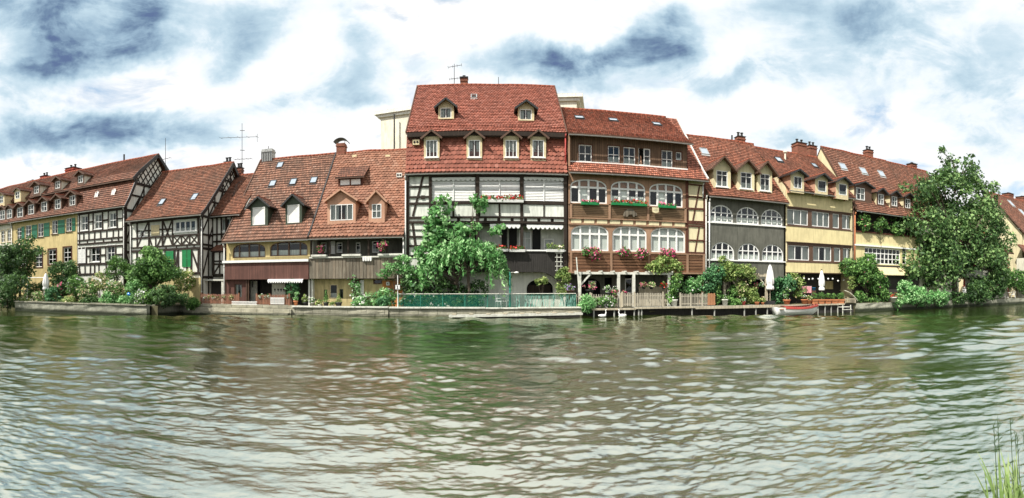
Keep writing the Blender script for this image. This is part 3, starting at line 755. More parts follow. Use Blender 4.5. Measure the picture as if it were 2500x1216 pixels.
# ================================================================== HOUSES
def body(h, uL, uR, prof, zb, mtL, mtR=None, ein=.5):
    gable_wall(h, uL + .02, prof, zb, mtL, eave_in=ein, flip=True); g = gable_wall(h, uR - .02, prof, zb, mtR or mtL, eave_in=ein)
    (Ve, ze), (Vr, zr) = prof[0], prof[-1]; bv = 2 * Vr - Ve - ein
    MB().box(uL + .15, uR - .15, bv - .15, bv - .01, zb, ze - .1).build('back_wall', M[mtL], h); return g
V0 = 37.0
def front(h, uL, uR, z0, z1, V, mt, holes, name='wall'):
    mb = MB(); wall(mb, uL, uR, z0, z1, V, holes); return mb.build(name, [M[mt], M['dark']], h)

# ---- far left: cream house, then the yellow house, then the black and white house, under one long mansard roof
def left_mansard(h, uL, uR, z_e=9.55, z_b=12.3, z_r=15.2, mt='tile_a', seed=1):
    lo = [(36.55, z_e), (37.1, z_e + .75), (38.25, z_b)]; up = [(37.75, z_b - .05), (38.6, z_b + .75), (41.7, z_r)]
    roof(h, lo, uL, uR, mt, .26, back=False, ridge=False, name='lower_roof', seed=seed); roof(h, up, uL, uR, mt, .26, name='upper_roof', seed=seed + 3)
    return (lo[1], lo[2]), (up[1], up[2]), [(36.55, z_e), (38.2, z_b), (41.7, z_r)]
h = root('town_house', 'cream house at the far end behind the dark tree, with tall narrow windows', 'house', (-53.6, V0, ZG))
sl, su, pr = left_mansard(h, -61, -47.45, seed=2)
body(h, -61, -47.4, pr, 0, 'cream')
wn = [rect(x0, x1, y0, y1, V0) for x0, x1, y0, y1 in ((3, 12, 563, 592), (18, 27, 560, 590), (2, 12, 640, 670), (16, 26, 637, 667), (-30, -20, 566, 596), (-30, -20, 640, 670))]
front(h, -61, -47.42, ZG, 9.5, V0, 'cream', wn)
for q in wn: win(h, q, V0, sill='cream_p', surround='cream_p', rows=(.35, .68), back='split')
for x, y in ((6, 524), (23, 521), (-20, 528)): dormer(h, sl, x - 9, x + 9, y + 16, y - 12, y - 20, (x - 6, x + 6, y - 10, y + 12), 'brownp', rf='tile_a')
for x, y in ((3, 487), (43, 476)): dormer(h, su, x - 8, x + 8, y + 12, y - 10, y - 17, (x - 5, x + 5, y - 8, y + 9), 'cream_p', rf='tile_a')
chimney(h, 74, 86, 444, 42.6, 13, 'stonew' if False else 'conc', 'slab')

h = root('town_house', 'yellow house with green shutters and five small dormers in its lower roof', 'house', (-42, V0, ZG))
sl, su, pr = left_mansard(h, -47.35, -36.8, seed=5)
body(h, -47.35, -36.75, pr, 0, 'yellow')
up_ = [(62, 76, 550, 583), (92, 106, 545, 578), (126.5, 140.5, 538, 571), (161, 175, 532, 565), (42, 52, 556, 586)]
lw_ = [(118, 137, 609, 645), (155, 174, 604, 640), (86, 103, 616, 652), (50, 66, 622, 655)]
wn = [rect(*a, V0) for a in up_]; wl = [rect(*a, V0) for a in lw_]
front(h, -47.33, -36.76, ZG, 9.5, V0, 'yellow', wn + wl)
for q in wn: win(h, q, V0, sill='brownp', rows=(.35, .68), back='split')
for q in wl: win(h, q, V0, surround='timber_r', sw=.13, rows=(.33, .66), back='dark')
for x0, x1, y0, y1 in ((78, 91, 549, 582), (107.5, 121, 544, 577), (142, 158, 537, 570), (176.5, 184, 532, 564), (53, 60, 553, 584)):
    a = rect(x0, x1, y0, y1, V0); shutter(h, *a, V0, 'green_sh')
for x, y in ((49, 518), (76, 511), (108, 504), (141, 498), (177, 489)):
    dormer(h, sl, x - 10, x + 10, y + 15, y - 13, y - 22, (x - 6.5, x + 6.5, y - 11, y + 12), 'brownp', rf='tile_a', over=.3, side=.22, back='split')
for x, y in ((89, 463), (141, 451), (197, 437)):
    dormer(h, su, x - 9, x + 9, y + 11, y - 11, y - 19, (x - 5.5, x + 5.5, y - 8, y + 9), 'brownp', cheek='cream', rf='tile_a', over=.3, side=.22)
chimney(h, 105, 118, 431, 43, 13.5, 'redbrick', 'pots'); chimney(h, 169, 189, 412, 42.4, 13.5, 'redbrick', 'pots')
gutter(h, -47.3, -36.8, 36.5, 9.42); downpipe(h, -47.3, V0, ZG, 9.4)

h = root('timbered_house', 'black and white timbered house under the steep gable with lattice beams', 'house', (-33.6, V0, ZG))
sl, su, pr = left_mansard(h, -36.75, -30.1, seed=9)
uA = -30.5; g = gable_wall(h, uA, [(36.55, 9.6), (38.2, 12.35), (41.7, 15.2)], 0, 'white_pl', eave_in=.45); gable_wall(h, -36.7, pr, 0, 'white_pl', eave_in=.5, flip=True)
cs = .3618; cx = lambda v: v * cs; cy = lambda v: 360 + v * cs
# the front: px of the openings
up_ = [(548, 596, 462, 560), (640, 688, 452, 550), (738, 786, 440, 540)]; lw_ = [(614, 674, 672, 772), (722, 775, 660, 762)]; sh_ = (528, 580, 674, 780)
wn = [rect(cx(a), cx(b), cy(c), cy(d), V0) for a, b, c, d in up_ + lw_]; ws = rect(cx(sh_[0]), cx(sh_[1]), cy(sh_[2]), cy(sh_[3]), V0)
front(h, -36.68, uA, 1.0, 9.6, V0, 'white_pl', wn)
MB().box(-36.7, uA + .02, V0 - .06, V0 + .3, ZG - .3, 1.0).build('plinth', M['ochre'], h)
for q in wn: win(h, q, V0, sill='white', surround='white', sw=.06, rows=(.5,), back='dark' if q in wn[3:] else 'split')
shutter(h, lerp(ws[0], ws[1], .0), lerp(ws[0], ws[1], .49), ws[2], ws[3], V0 - .03, 'white'); shutter(h, lerp(ws[0], ws[1], .51), ws[1], ws[2], ws[3], V0 - .03, 'white')
mb = MB(); zl = [Z(cx(825), cy(c), V0) for c in (410, 548, 604, 632, 662, 780, 850)]; L_, R_ = -36.6, uA
for z, w_ in zip(zl, (.3, .16, .16, .18, .16, .16, .2)): frame_front(mb, [(L_, z, R_, z, w_)], V0)
vx = [538, 545, 603, 632, 697, 730, 793, 828]
def wz(q, k): return q[k]
for x in (537, 600, 630, 692, 732, 790, 832):
    u = U(cx(x), V0); frame_front(mb, [(u, zl[1], u, zl[0])], V0)
for x in (537, 566, 600, 640, 680, 722, 765, 800, 832):
    u = U(cx(x), V0); frame_front(mb, [(u, zl[2], u, zl[1], .13)], V0)
for x in (537, 590, 640, 700, 755, 800, 832):
    u = U(cx(x), V0); frame_front(mb, [(u, zl[3], u, zl[2] , .13)], V0)
for x in (537, 585, 610, 678, 716, 780, 832):
    u = U(cx(x), V0); frame_front(mb, [(u, zl[5], u, zl[4])], V0)
for x in (537, 575, 610, 640, 668, 716, 780, 832):
    u = U(cx(x), V0); frame_front(mb, [(u, zl[6], u, zl[5], .13)], V0)
zm = (zl[4] + zl[5]) / 2; zu = (zl[0] + zl[1]) / 2
for a, b in ((585, 610), (678, 716), (780, 832)): frame_front(mb, [(U(cx(a), V0), zm, U(cx(b), V0), zm, .13)], V0)
for a, b in ((600, 630), (692, 732), (790, 832)): frame_front(mb, [(U(cx(a), V0), zu, U(cx(b), V0), zu, .13)], V0)
frame_front(mb, [(U(cx(545), V0), zl[6], U(cx(530), V0), zl[5], .12), (R_ - .03, .9, R_ - .03, 9.6, .3)], V0)
# the gable: floor beams, posts, braces and the lattice under the ridge
poly = [(v, z) for v, z in g]; B_ = []
zg = [2.6, 4.2, 5.3, 6.2, 7.8, 9.2, 10.7, 11.9]
for z, w_ in zip(zg, (.16, .16, .26, .2, .16, .26, .16, .24)): B_.append((36.9, z, 47, z, w_))
B_ += [(37.05, 1, 37.05, 9.5, .34), (38.4, 1, 38.4, 9.2), (39.8, 1, 39.8, 11.9), (41.7, 1, 41.7, 11.9), (43.6, 1, 43.6, 11.9), (45, 1, 45, 9.2)]
B_ += [(37.1, 6.2, 38.4, 9.2), (37.1, 5.2, 38.3, 2.6), (38.4, 9.2, 40.0, 11.9), (45.6, 9.2, 43.6, 11.9), (40.2, 6.2, 39.8, 9.2), (38.0, 9.2, 39.2, 10.7)]
for k in range(-6, 9): B_ += [(41.7 + k * .8, 11.9, 41.7 + k * .8 + 3.4, 15.4, .12), (41.7 + k * .8, 11.9, 41.7 + k * .8 - 3.4, 15.4, .12)]
frame_side(mb, B_, uA, poly)
mb.build('timber_frame', M['timber'], h)
vb = MB()
for o in (.0, .0): pass
for s in (1, -1):
    pp = [(41.7 - s * (41.7 - v), z) for v, z in ((37.75, 12.25), (38.6, 13.0), (41.7, 15.25))]
    for a, b in zip(pp, pp[1:]): vb.bar((-30.12, a[0], a[1] - .12), (-30.12, b[0], b[1] - .12), .08, .34, (0, 0, 1))
    pp = [(41.7 - s * (41.7 - v), z) for v, z in ((36.55, 9.55), (37.1, 10.3), (38.25, 12.25))]
    for a, b in zip(pp, pp[1:]): vb.bar((-30.12, a[0], a[1] - .12), (-30.12, b[0], b[1] - .12), .08, .3, (0, 0, 1))
vb.build('barge_board', M['darkmetal'], h)
for x, y in ((235, 480), (276, 474)):
    u, V, z = hit(x, y, *sl); mb = MB()
    mb.add([(u - .25, V - .05, z - .05), (u - .1, V - .05, z - .42), (u + .18, V - .05, z - .3), (u + .3, V - .05, z + .3), (u + .12, V, z + .6), (u + .05, V, z + .2), (u - .1, V, z + .5)], [tuple(range(7))])
    mb.add([(u - .25, V + .1, z - .05), (u - .1, V + .1, z - .42), (u + .18, V + .1, z - .3), (u + .3, V + .1, z + .3), (u + .12, V + .2, z + .6), (u + .05, V + .2, z + .2), (u - .1, V + .2, z + .5)], [tuple(range(6, -1, -1))])
    mb.build('roof_ornament', M['white'], h)
gutter(h, -36.7, -30.2, 36.5, 9.42); downpipe(h, uA - .1, V0, ZG, 9.4)
MB().tube((U(303, 41.7), 41.7, 15.2), (U(303, 41.7), 41.7, 15.9), .09).build('vent_pipe', M['darkmetal'], h)

# ---- timbered house with the green shutters
h = root('timbered_house', 'timbered house with two bright green shutters and a four light white window', 'house', (-26, V0, ZG))
uB, uBl = -22.3, -29.9
pr = [(36.4, 8.1), (37.0, 8.55), (38.3, 9.75), (42.1, 13.45)]
roof(h, pr, -29.95, -21.95, 'tile_b', .26, seed=12, amp=.11)
g = gable_wall(h, uB, pr, 0, 'white_pl', eave_in=.65); gable_wall(h, uBl + .05, pr, 0, 'white_pl', eave_in=.65, flip=True)
cs = .4277; bx = lambda v: 320 + v * cs; by = lambda v: 280 + v * cs
W4 = rect(bx(248), bx(368), by(604), by(668), V0); W1 = rect(bx(51), bx(74), by(660), by(694), V0); G1 = rect(bx(293), bx(342), by(772), by(868), V0); G0 = rect(bx(200), bx(243), by(780), by(874), V0); CR = rect(bx(117), bx(163), by(630), by(690), V0)
front(h, uBl, uB, 2.9, 8.1, V0, 'white_pl', [W4, W1])
win(h, W4, V0, sill='white', surround='white', sw=.12, cols=4, rows=(), back='low', fw=.1, mw=.13); win(h, W1, V0, surround='white', sw=.1, cols=1, back='dark')
shutter(h, G1[0], G1[1], G1[2], G1[3], V0 - .02, 'green_br', 2)['label'] = 'bright green closed shutter'; shutter(h, G0[0], G0[1], G0[2], G0[3], V0 - .02, 'green_br', 2)
shutter(h, CR[0], CR[1], CR[2], CR[3], V0 - .02, 'cream_p', 2)['label'] = 'cream closed shutter'
MB().box(uBl, uB - .03, V0 - .12, V0 + .4, ZG - .3, 2.88).build('stone_base', M['ochre'], h)
mb = MB(); xr = 385; zc = lambda c: Z(bx(xr), by(c), V0)
zl = [zc(583), zc(682), zc(740), zc(762), zc(905)]
for z, w_ in zip(zl, (.24, .14, .16, .18, .2)): frame_front(mb, [(uBl, z, uB, z, w_)], V0)
PU = lambda c: U(bx(c), V0)
for c in (35, 102, 180, 238, 385): frame_front(mb, [(PU(c), zl[2], PU(c), zl[0])], V0)
for c in (35, 75, 122, 150, 195, 248, 270, 320, 345, 385): frame_front(mb, [(PU(c), zl[4], PU(c), zl[3])], V0)
for c in (60, 100, 150, 200, 260, 320, 360): frame_front(mb, [(PU(c), zl[3], PU(c), zl[2], .12)], V0)
for a, b in ((35, 51), (74, 102), (102, 117), (163, 180), (180, 238)):
    z = (zl[0] + zl[1]) / 2 - .1; frame_front(mb, [(PU(a), z, PU(b), z, .12)], V0)
frame_front(mb, [(PU(35), zl[2], PU(100), zl[0], .14), (PU(105), zl[1], PU(122), zl[2], .14), (PU(175), zl[1], PU(150), zl[2], .14), (PU(180), zl[2], PU(238), zl[0], .14), (PU(180), zl[0], PU(238), zl[2], .14), (PU(142), zl[1], PU(142), zl[2], .12)], V0)
for c in (240, 288, 336):      # carved crosses under the wide window
    a, b, m_ = PU(c), PU(c + 48), PU(c + 24); frame_front(mb, [(a, zl[1], b, zl[2], .12), (a, zl[2], b, zl[1], .12), (b, zl[1], b, zl[2], .12)], V0)
frame_front(mb, [(PU(250), zl[4], PU(270), zl[3], .14), (PU(385), zl[4] + .3, PU(345), zl[3] - .1, .14), (PU(75), zl[4], PU(120), zl[3], .14), (uB - .02, 2.9, uB - .02, 8.2, .3), (uBl + .05, 2.9, uBl + .05, 8.2, .2)], V0)
B_ = [(36.9, z, 48, z, w_) for z, w_ in ((2.9, .2), (zl[3], .2), (zl[2], .16), (zl[1], .14), (8.0, .2), (9.4, .16), (10.6, .2), (11.7, .14))]
B_ += [(v, 1.2, v, 13, w_) for v, w_ in ((37.05, .3), (38.1, .16), (39.2, .16), (40.6, .16), (42.1, .18), (43.6, .16), (45, .16), (46.5, .16))]
B_ += [(37.1, 2.9, 38.1, 5.2), (38.1, 5.9, 39.2, 8.0), (37.1, 6.6, 38.1, 8.0), (39.2, 8, 40.6, 10.6), (38.1, 8, 39.2, 9.4), (45, 8, 43.6, 10.6)]
for k in range(-4, 6): B_ += [(42.1 + k * .75, 10.6, 42.1 + k * .75 + 2.8, 13.5, .11), (42.1 + k * .75, 10.6, 42.1 + k * .75 - 2.8, 13.5, .11)]
frame_side(mb, B_, uB, g); mb.build('timber_frame', M['timber'], h)
vb = MB()
for s in (1, -1):
    pp = [(42.1 - s * (42.1 - v), z) for v, z in pr]
    for a, b in zip(pp, pp[1:]): vb.bar((-21.95, a[0], a[1] - .12), (-21.95, b[0], b[1] - .12), .08, .32, (0, 0, 1))
vb.build('barge_board', M['darkmetal'], h)
gutter(h, -29.9, -22, 36.35, 7.98); downpipe(h, uB + .05, V0, ZG, 7.9); downpipe(h, uBl + .1, V0, ZG, 7.9)
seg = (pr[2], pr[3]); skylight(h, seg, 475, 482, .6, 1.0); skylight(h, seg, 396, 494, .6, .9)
chimney(h, 551, 565, 397, 42.9, 12.2, 'brick', 'pots')

# ---- narrow house squeezed between
h = root('timbered_house', 'narrow timbered house squeezed between the gable and the big orange roof, with a tiled bay', 'house', (-21.1, 38.8, ZG))
Vc = 38.8; pr = [(38.35, 8.15), (39.6, 9.3), (43.3, 12.5)]
roof(h, pr, -22.25, -19.4, 'tile_b', .26, seed=17, amp=.07)
cw = rect(541, 565, 533, 563, Vc)
front(h, -22.27, -19.5, ZG, 8.2, Vc, 'white_pl', [cw]); body(h, -22.27, -19.3, pr, 0, 'white_pl')
win(h, cw, Vc, surround='white', sw=.08, cols=2, back='split', label='window with brown and white curtains')
mb = MB(); zs = [Z(530, y, Vc) for y in (530, 572, 590, 605, 625, 650, 672)]
for z, w_ in zip(zs, (.24, .14, .14, .2, .14, .14, .2)): frame_front(mb, [(-22.2, z, -19.6, z, w_)], Vc)
for x in (519, 530, 541, 552, 566): u = U(x, Vc); frame_front(mb, [(u, zs[-1], u, zs[0], .14)], Vc)
frame_front(mb, [(U(519, Vc), zs[-1], U(531, Vc), zs[4], .12), (U(541, Vc), zs[1], U(552, Vc), zs[3], .12)], Vc); mb.build('timber_frame', M['timber'], h)
# bay with its own little roof
b0, b1 = U(521, 38.1), U(553, 38.1); bz = Z(537, 612, 38.1)
mb = MB(); mb.box(b0, b1, 38.1, 38.78, zs[-1], bz); by_ = mb.build('bay', M['white_pl'], h)
mb = MB(); frame_front(mb, [(b0, z, b1, z, .12) for z in (zs[-1] + .05, zs[-1] + .9, bz - .9, bz - .08)] + [(u, zs[-1], u, bz, .13) for u in (b0 + .06, (b0 + b1) / 2, b1 - .06)] + [(b0, zs[-1], (b0 + b1) / 2, zs[-1] + .9, .12)], 38.1); mb.build('bay_timber', M['timber'], by_)
mb = MB(); mb.add([(b0 - .15, 37.85, bz), (b1 + .15, 37.85, bz), (b1 + .15, 38.8, bz + .55), (b0 - .15, 38.8, bz + .55), (b0 - .15, 37.85, bz - .1), (b1 + .15, 37.85, bz - .1), (b1 + .15, 38.8, bz - .1), (b0 - .15, 38.8, bz - .1)],
    [(0, 1, 2, 3), (4, 7, 6, 5), (0, 4, 5, 1), (1, 5, 6, 2), (0, 3, 7, 4)], 0, [[(0, 0), (2, 0), (2, 1), (0, 1)]] + [[(0, 0)] * 4] * 4); mb.build('bay_roof', M['tile_b'], by_)
# open porch below, with white posts
mb = MB(); a0, a1 = U(497, 37.6), U(549, 37.6); zt = Z(520, 682, 37.6)
mb.box(a0, a1, 37.45, 38.7, zt - .12, zt); mb.box(a1 - .28, a1, 37.5, 37.75, ZG, zt - .12); mb.box(a0, a0 + .12, 37.5, 37.62, ZG, zt - .12); mb.build('porch', M['whiteold'], h)
MB().box(a0 + .15, a1 - .3, 38.6, 38.72, ZG, zt - .2).build('porch_shade_sheet', M['shade'], h)  # opaque dark sheet in place of the shade inside the opening
gutter(h, -22.2, -19.5, 38.3, 8.05); chimney(h, 580, 592, 411, 44, 11.5, 'brick', 'pots')
# ---- wide orange roof, first half: wine red boards and arched windows
h = root('river_house', 'house with an orange roof, wine red board front and two white shuttered dormers', 'house', (-16.4, V0, ZG))
pr = [(36.45, 5.72), (37.3, 6.5), (44.0, 13.85)]; seg = (pr[1], pr[2]); uL, uM, uR = -20.1, -12.82, -5.66
roof(h, pr, uL, uM - .04, 'tile_d', .33, seed=21, amp=.10, verge='brownp')
cs = .3946; dx = lambda v: 540 + v * cs; dy = lambda v: 320 + v * cs
def aw(x0, x1, yt, yb, ys, V, p): a = rect(x0, x1, yt, yb, V); return a + ((Z((x0 + x1) / 2, ys, V), p),)
W = [aw(568, 648, 594, 629, 612, V0, 2.6), aw(659, 751, 589, 625, 607, V0, 2.6)]
zb = Z(650, 634, V0); front(h, uL + .15, uM, zb, 5.9, V0, 'yellow', W)
for q in W: win(h, q, V0, 'brownp', cols=4, vfrac=(.2, .5, .8), back='half', fw=.08, mw=.10)
mb = MB(); mb.box(uL, uM, V0 - .46, V0 + .02, zb - .22, zb - .03); mb.build('balcony_ledge', M['white'], h)
zs = Z(650, 682, 36.7); MB().box(uL + .05, uM - .02, 36.68, 36.8, zs, zb - .23).build('board_cladding', M['board_red'], h)
MB().box(uL + .05, uM - .02, 36.85, 44, zs - .02, zs + .12).build('floor_slab', M['timber'], h)
body(h, uL + .1, uM - .02, pr, 0, 'board_red', 'white_pl', ein=.6)
# ground floor: boarded left bay with a curtained window, open porch beyond
gw = rect(572, 591, 693, 727, 37.0); ux = U(607, 37.0)
front(h, uL + .15, ux, ZG, zs + .02, 37.0, 'board_red', [gw]); win(h, gw, 37.0, 'brownp', cols=1, back='split')
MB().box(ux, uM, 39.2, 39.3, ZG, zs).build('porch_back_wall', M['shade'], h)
dr = (U(612, 38.3), U(627, 38.3)); mb = MB(); mb.box(dr[0], dr[1], 38.3, 38.42, ZG, Z(620, 686, 38.3)); mb.box(dr[0] + .12, dr[1] - .12, 38.27, 38.3, ZG + 1.1, ZG + 1.9); d = mb.build('door', M['whiteold'], h); MB().box(dr[0] + .18, dr[0] + .24, 38.22, 38.27, ZG + 1.4, ZG + 1.9).build('handle', M['black'], d)
bd = (U(664, 38.2), U(696, 38.2)); mb = MB(); mb.box(bd[0], bd[1], 38.2, 38.27, Z(680, 727, 38.2), Z(680, 692, 38.2))
for x in (671, 679, 686, 693): u = U(x, 38.18); z = Z(680, 707, 38.18); mb.tube((u, 38.199, z), (u, 38.17, z), .07, n=8, m=1); mb.box(u - .02, u + .03, 38.17, 38.199, z - .16, z, 1)
mb.build('painted_panel', [M['whiteold'], M['black']], h)
mb = MB(); 
for x in (604, 606, 712): u = U(x, 36.95); mb.box(u - .08, u + .08, 36.85, 37.0, ZG, zs)
mb.build('post', M['brownp'], h)
# scalloped valance of the porch awning
def valance(h, x0, x1, yt, yb, V, n, mt='cloth', name='valance', out=.0):
    a, b = U(x0, V), U(x1, V); z1 = Z((x0 + x1) / 2, yt, V); z0 = Z((x0 + x1) / 2, yb, V); r = (z1 - z0) * .5; mb = MB(); K = n * 6; pts = []
    for k in range(K + 1):
        u = lerp(a, b, k / K); t = (k % 6) / 6; pts.append((u, z0 + r * (1 - math.sin(pi * t)) if k % 6 else z0 + r))
    for (p, q) in zip(pts, pts[1:]):
        mb.quad((p[0], V, p[1]), (q[0], V, q[1]), (q[0], V, z1), (p[0], V, z1)); mb.quad((p[0], V + .02, p[1]), (p[0], V + .02, z1), (q[0], V + .02, z1), (q[0], V + .02, q[1]))
    mb.quad((a, V, z1), (b, V, z1), (b, V + .9, z1 + .25), (a, V + .9, z1 + .25)); mb.quad((a, V + .9, z1 + .22), (b, V + .9, z1 + .22), (b, V, z1 - .02), (a, V, z1 - .02))
    return mb.build(name, M[mt], h)
valance(h, 653, 739, 683, 691, 36.5, 15)
for x0, x1, y0, y1, yp, w_ in ((612, 654, 552, 500, 482, (617, 647, 506, 549)), (697, 737, 547, 493, 476, (702, 731, 500, 544))):
    dormer(h, seg, x0, x1, y1 + 52, y0 - 51, yp, w_, 'green_dk', rf='tile_d', back='blind', cols=1, rows=(), over=.3, side=.3, trim='darkmetal')
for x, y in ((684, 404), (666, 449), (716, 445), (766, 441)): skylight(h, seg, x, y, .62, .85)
chimney(h, 643, 668, 366, 44.2, 13.2, 'metal', 'finned', .8)
gutter(h, uL, uM, 36.4, 5.6); downpipe(h, uL + .1, V0 - .2, ZG, 5.5)

# ---- second half: mottled scale tiles, open loggia, weathered boards
h = root('river_house', 'house with mottled scale tiles, weathered board balcony and pink framed dormers', 'house', (-9.2, V0, ZG))
pr = [(36.5, 5.75), (37.3, 6.5), (44.0, 13.85)]
roof(h, pr, uM + .04, uR, 'scale_e', .32, scale=.3, seed=25, amp=.10)
mb = MB()
for a, b in zip(pr, pr[1:]): mb.bar((uM, a[0], a[1] + .06), (uM, b[0], b[1] + .06), .10, .16, (0, 0, 1))
mb.build('roof_divide', M['darkmetal'], h)
body(h, uM + .04, uR, pr, 0, 'white_pl', 'cream', ein=.6)
zt, zr = Z(870, 578, V0), Z(870, 625, V0); zs = Z(870, 680, 36.8)
Vb = 38.2; IW = [rect(*a, Vb) for a in ((783, 797, 592, 617), (821, 836, 592, 617), (868, 880, 592, 617), (908, 926, 588, 617))]
front(h, uM + .1, uR - .1, zr - .3, 6.3, Vb, 'grey_pl', IW, 'loggia_wall')
for q in IW: win(h, q, Vb, sill=None, cols=1, rows=(.7,), back='low')
a = rect(803, 818, 589, 620, Vb - .05); MB().box(a[0], a[1], Vb - .07, Vb - .005, a[2], a[3]).build('loggia_door', M['white'], h)
mb = MB(); mb.box(uM + .05, uR - .05, 36.75, 38.2, zr - .35, zr - .22); mb.build('floor_slab', M['timber'], h)
mb = MB()
for x0, x1 in ((759, 796), (834, 880), (922, 984)): mb.box(U(x0, 36.5), U(x1, 36.5), 36.5, 36.9, zr - .02, zr + .12)
mb.box(uM + .05, uR - .05, 36.62, 36.8, zr - .14, zr - .04); mb.build('balcony_ledge', M['whiteold'], h)
mb = MB()
for k, x in enumerate((760, 805, 850, 900, 945, 986)): u = U(x, 36.85); mb.box(u - .06, u + .06, 36.8, 36.92, zr, zt)
mb.build('loggia_post', M['timber'], h)
MB().box(uM + .05, uR - .05, 36.72, 36.82, zs, zr - .16).build('board_cladding', M['board_old'], h)
mb = MB(); a = rect(885, 908, 628, 634, 36.6); mb.box(a[0], a[1], 36.6, 36.7, a[2], a[3])
for k in range(4): mb.box(lerp(a[0], a[1], k / 4 + .03), lerp(a[0], a[1], k / 4 + .2), 36.56, 36.7, a[2] - .1, a[3] + .02)
mb.build('bird_feeder', M['white'], h)
MB().box(uM + .05, uR - .05, 36.9, 44, zs - .02, zs + .1).build('lower_floor_slab', M['timber'], h)
# ground floor
V1 = 37.5; GW = [rect(804, 824, 694, 729, V1), rect(791, 799, 707, 729, V1), rect(829, 838, 706, 729, V1), rect(911, 933, 682, 694, V1)]
ux = U(765, V1); front(h, ux, uR - .1, ZG, zs, V1, 'ochre', GW)
win(h, GW[0], V1, 'cream_p', cols=1, back='low'); win(h, GW[1], V1, 'green_dk', cols=1, back='dark'); win(h, GW[2], V1, 'green_dk', cols=1, back='dark'); win(h, GW[3], V1, 'brownp', cols=1, back='dark')
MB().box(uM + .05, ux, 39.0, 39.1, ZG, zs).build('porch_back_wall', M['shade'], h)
a0, a1 = U(934, V1), U(986, V1); MB().box(a0, a1, V1 - .06, V1 - .004, ZG, Z(960, 685, V1)).build('orange_wall', M['orange_pl'], h)
mb = MB(); a = rect(880, 888, 684, 722, V1 - .1); mb.box(a[0], a[1], V1 - .14, V1, ZG, a[3]); mb.build('door_post', M['white'], h)
mb = MB(); mb.box(U(878, V1) - .5, U(878, V1) - .06, V1 - .1, V1 + .02, ZG, Z(875, 682, V1)); mb.build('door', M['brownp'], h)
dormer(h, seg, 799, 868, 545, 488, 464, (806, 862, 499, 538), 'pinkish', rf='scale_e' if False else 'tile_d', cols=4, rows=(), over=.25, side=.22, back='split', trim='pinkish')
dormer(h, seg, 900, 939, 543, 488, 467, (908, 931, 498, 533), 'pinkish', rf='tile_d', cols=2, rows=(.5,), over=.25, side=.22, trim='pinkish')
# shed dormer high on the slope
_, Vf, _ = hit(855, 455, *seg); Vf -= .05; q = (U(829, Vf), U(882, Vf), Z(855, 453, Vf), Z(855, 436, Vf)); mb = MB(); wall(mb, q[0] - .12, q[1] + .12, q[2] - .2, q[3] + .1, Vf, [q], 0, 1, .06)
Vk = slopeV(q[3] + 1.5, *seg)
for u in (q[0] - .12, q[1] + .12): mb.add([(u, Vf, q[2] - .2), (u, Vf, q[3] + .1), (u, Vk, q[3] + 1.4), (u, Vk, q[2])], [(0, 1, 2, 3)])
d = mb.build('dormer', [M['timber_r'], M['dark']], h); d['label'] = 'low shed dormer with two white panes'
win_geo(q, Vf, cols=2, rows=(), fw=.06, mw=.1, back='blind', depth=.06).build('window', [M['timber_r'], M['glass'], M['white']], d)
rr = MB(); K = 6
for k in range(K):
    s0, s1 = k / K, (k + 1) / K; a, b = q[0] - .3, q[1] + .3; P = lambda s, u, o: (u, lerp(Vf - .3, Vk + .1, s), lerp(q[3] + .06, q[3] + 1.5, s) + o)
    rr.quad(P(s0, a, .06), P(s0, b, .06), P(s1, b, .02), P(s1, a, .02), 0, [(a, s0 * 2), (b, s0 * 2), (b, s1 * 2), (a, s1 * 2)]); rr.quad(P(s0, a, 0), P(s0, b, 0), P(s0, b, .06), P(s0, a, .06), 0, [(a, 0)] * 4)
rr.quad((a, Vf - .3, q[3]), (a, Vk, q[3] + 1.4), (b, Vk, q[3] + 1.4), (b, Vf - .3, q[3]), 1); rr.quad((a, Vf - .3, q[3] - .02), (b, Vf - .3, q[3] - .02), (b, Vf - .3, q[3] + .1), (a, Vf - .3, q[3] + .1), 1)
rr.build('dormer_roof', [M['tile_a'], M['brownp']], d)
chimney(h, 824, 844, 352, 44.2, 13, 'brick', 'arc')
def roundel(h, x, y, V, r, mt='cream_p', s=None):
    u, z = U(x, V), Z(x, y, V); mb = MB(); mb.box(u - r, u + r, V - .12, V + .1, z - r * .8, z + r * .8, 0); mb.tube((u - r * .45, V - .13, z), (u - r * .45, V - .1, z), r * .38, n=10, m=1); mb.tube((u + r * .45, V - .13, z), (u + r * .45, V - .1, z), r * .38, n=10, m=1)
    o = mb.build('vent_box', [M[mt], M['dark']], h); return o
u, V, z = hit(975, 428, *seg); roundel(h, 975, 428, V - .25, .22, 'pipe')
gutter(h, uM, uR, 36.4, 5.62); downpipe(h, uR - .03, V0 - .2, ZG, 5.6, 'pipe')
for x in (866, 947): u, V, z = hit(x, 382, *seg); MB().box(u - .2, u + .2, V - .12, V + .2, z - .1, z + .12).build('roof_vent', M['cream_p'], h)

# ---- the tall house
h = root('river_house', 'tallest house, red scale tiles above white slatted blinds and timber panels', 'house', (.2, V0, ZG))
uL, uR = -5.58, 6.02
lo = [(36.7, 10.22), (37.0, 10.55), (37.65, 13.2)]; up = [(37.1, 13.22), (37.7, 13.75), (43.6, 19.05)]
roof(h, lo, uL, uR, 'scale_f', .33, scale=.29, back=False, ridge=False, name='lower_roof', seed=31, amp=.04); roof(h, up, uL, uR, 'scale_f', .27, scale=.22, name='upper_roof', seed=33, amp=.05, verge='brownp', backdrop=50)
seg, sg2 = (up[1], up[2]), (lo[1], lo[2]); pr = [(36.7, 10.2), (37.7, 13.6), (43.6, 19.05)]
gable_wall(h, uL + .05, pr, 0, 'white_pl', eave_in=.42, flip=True); gable_wall(h, uR - .05, pr, 0, 'white_pl', eave_in=.42)
MB().box(uL + .1, uR - .1, 37.05, 37.75, 12.9, 13.2).build('eaves_beam', M['timber'], h)
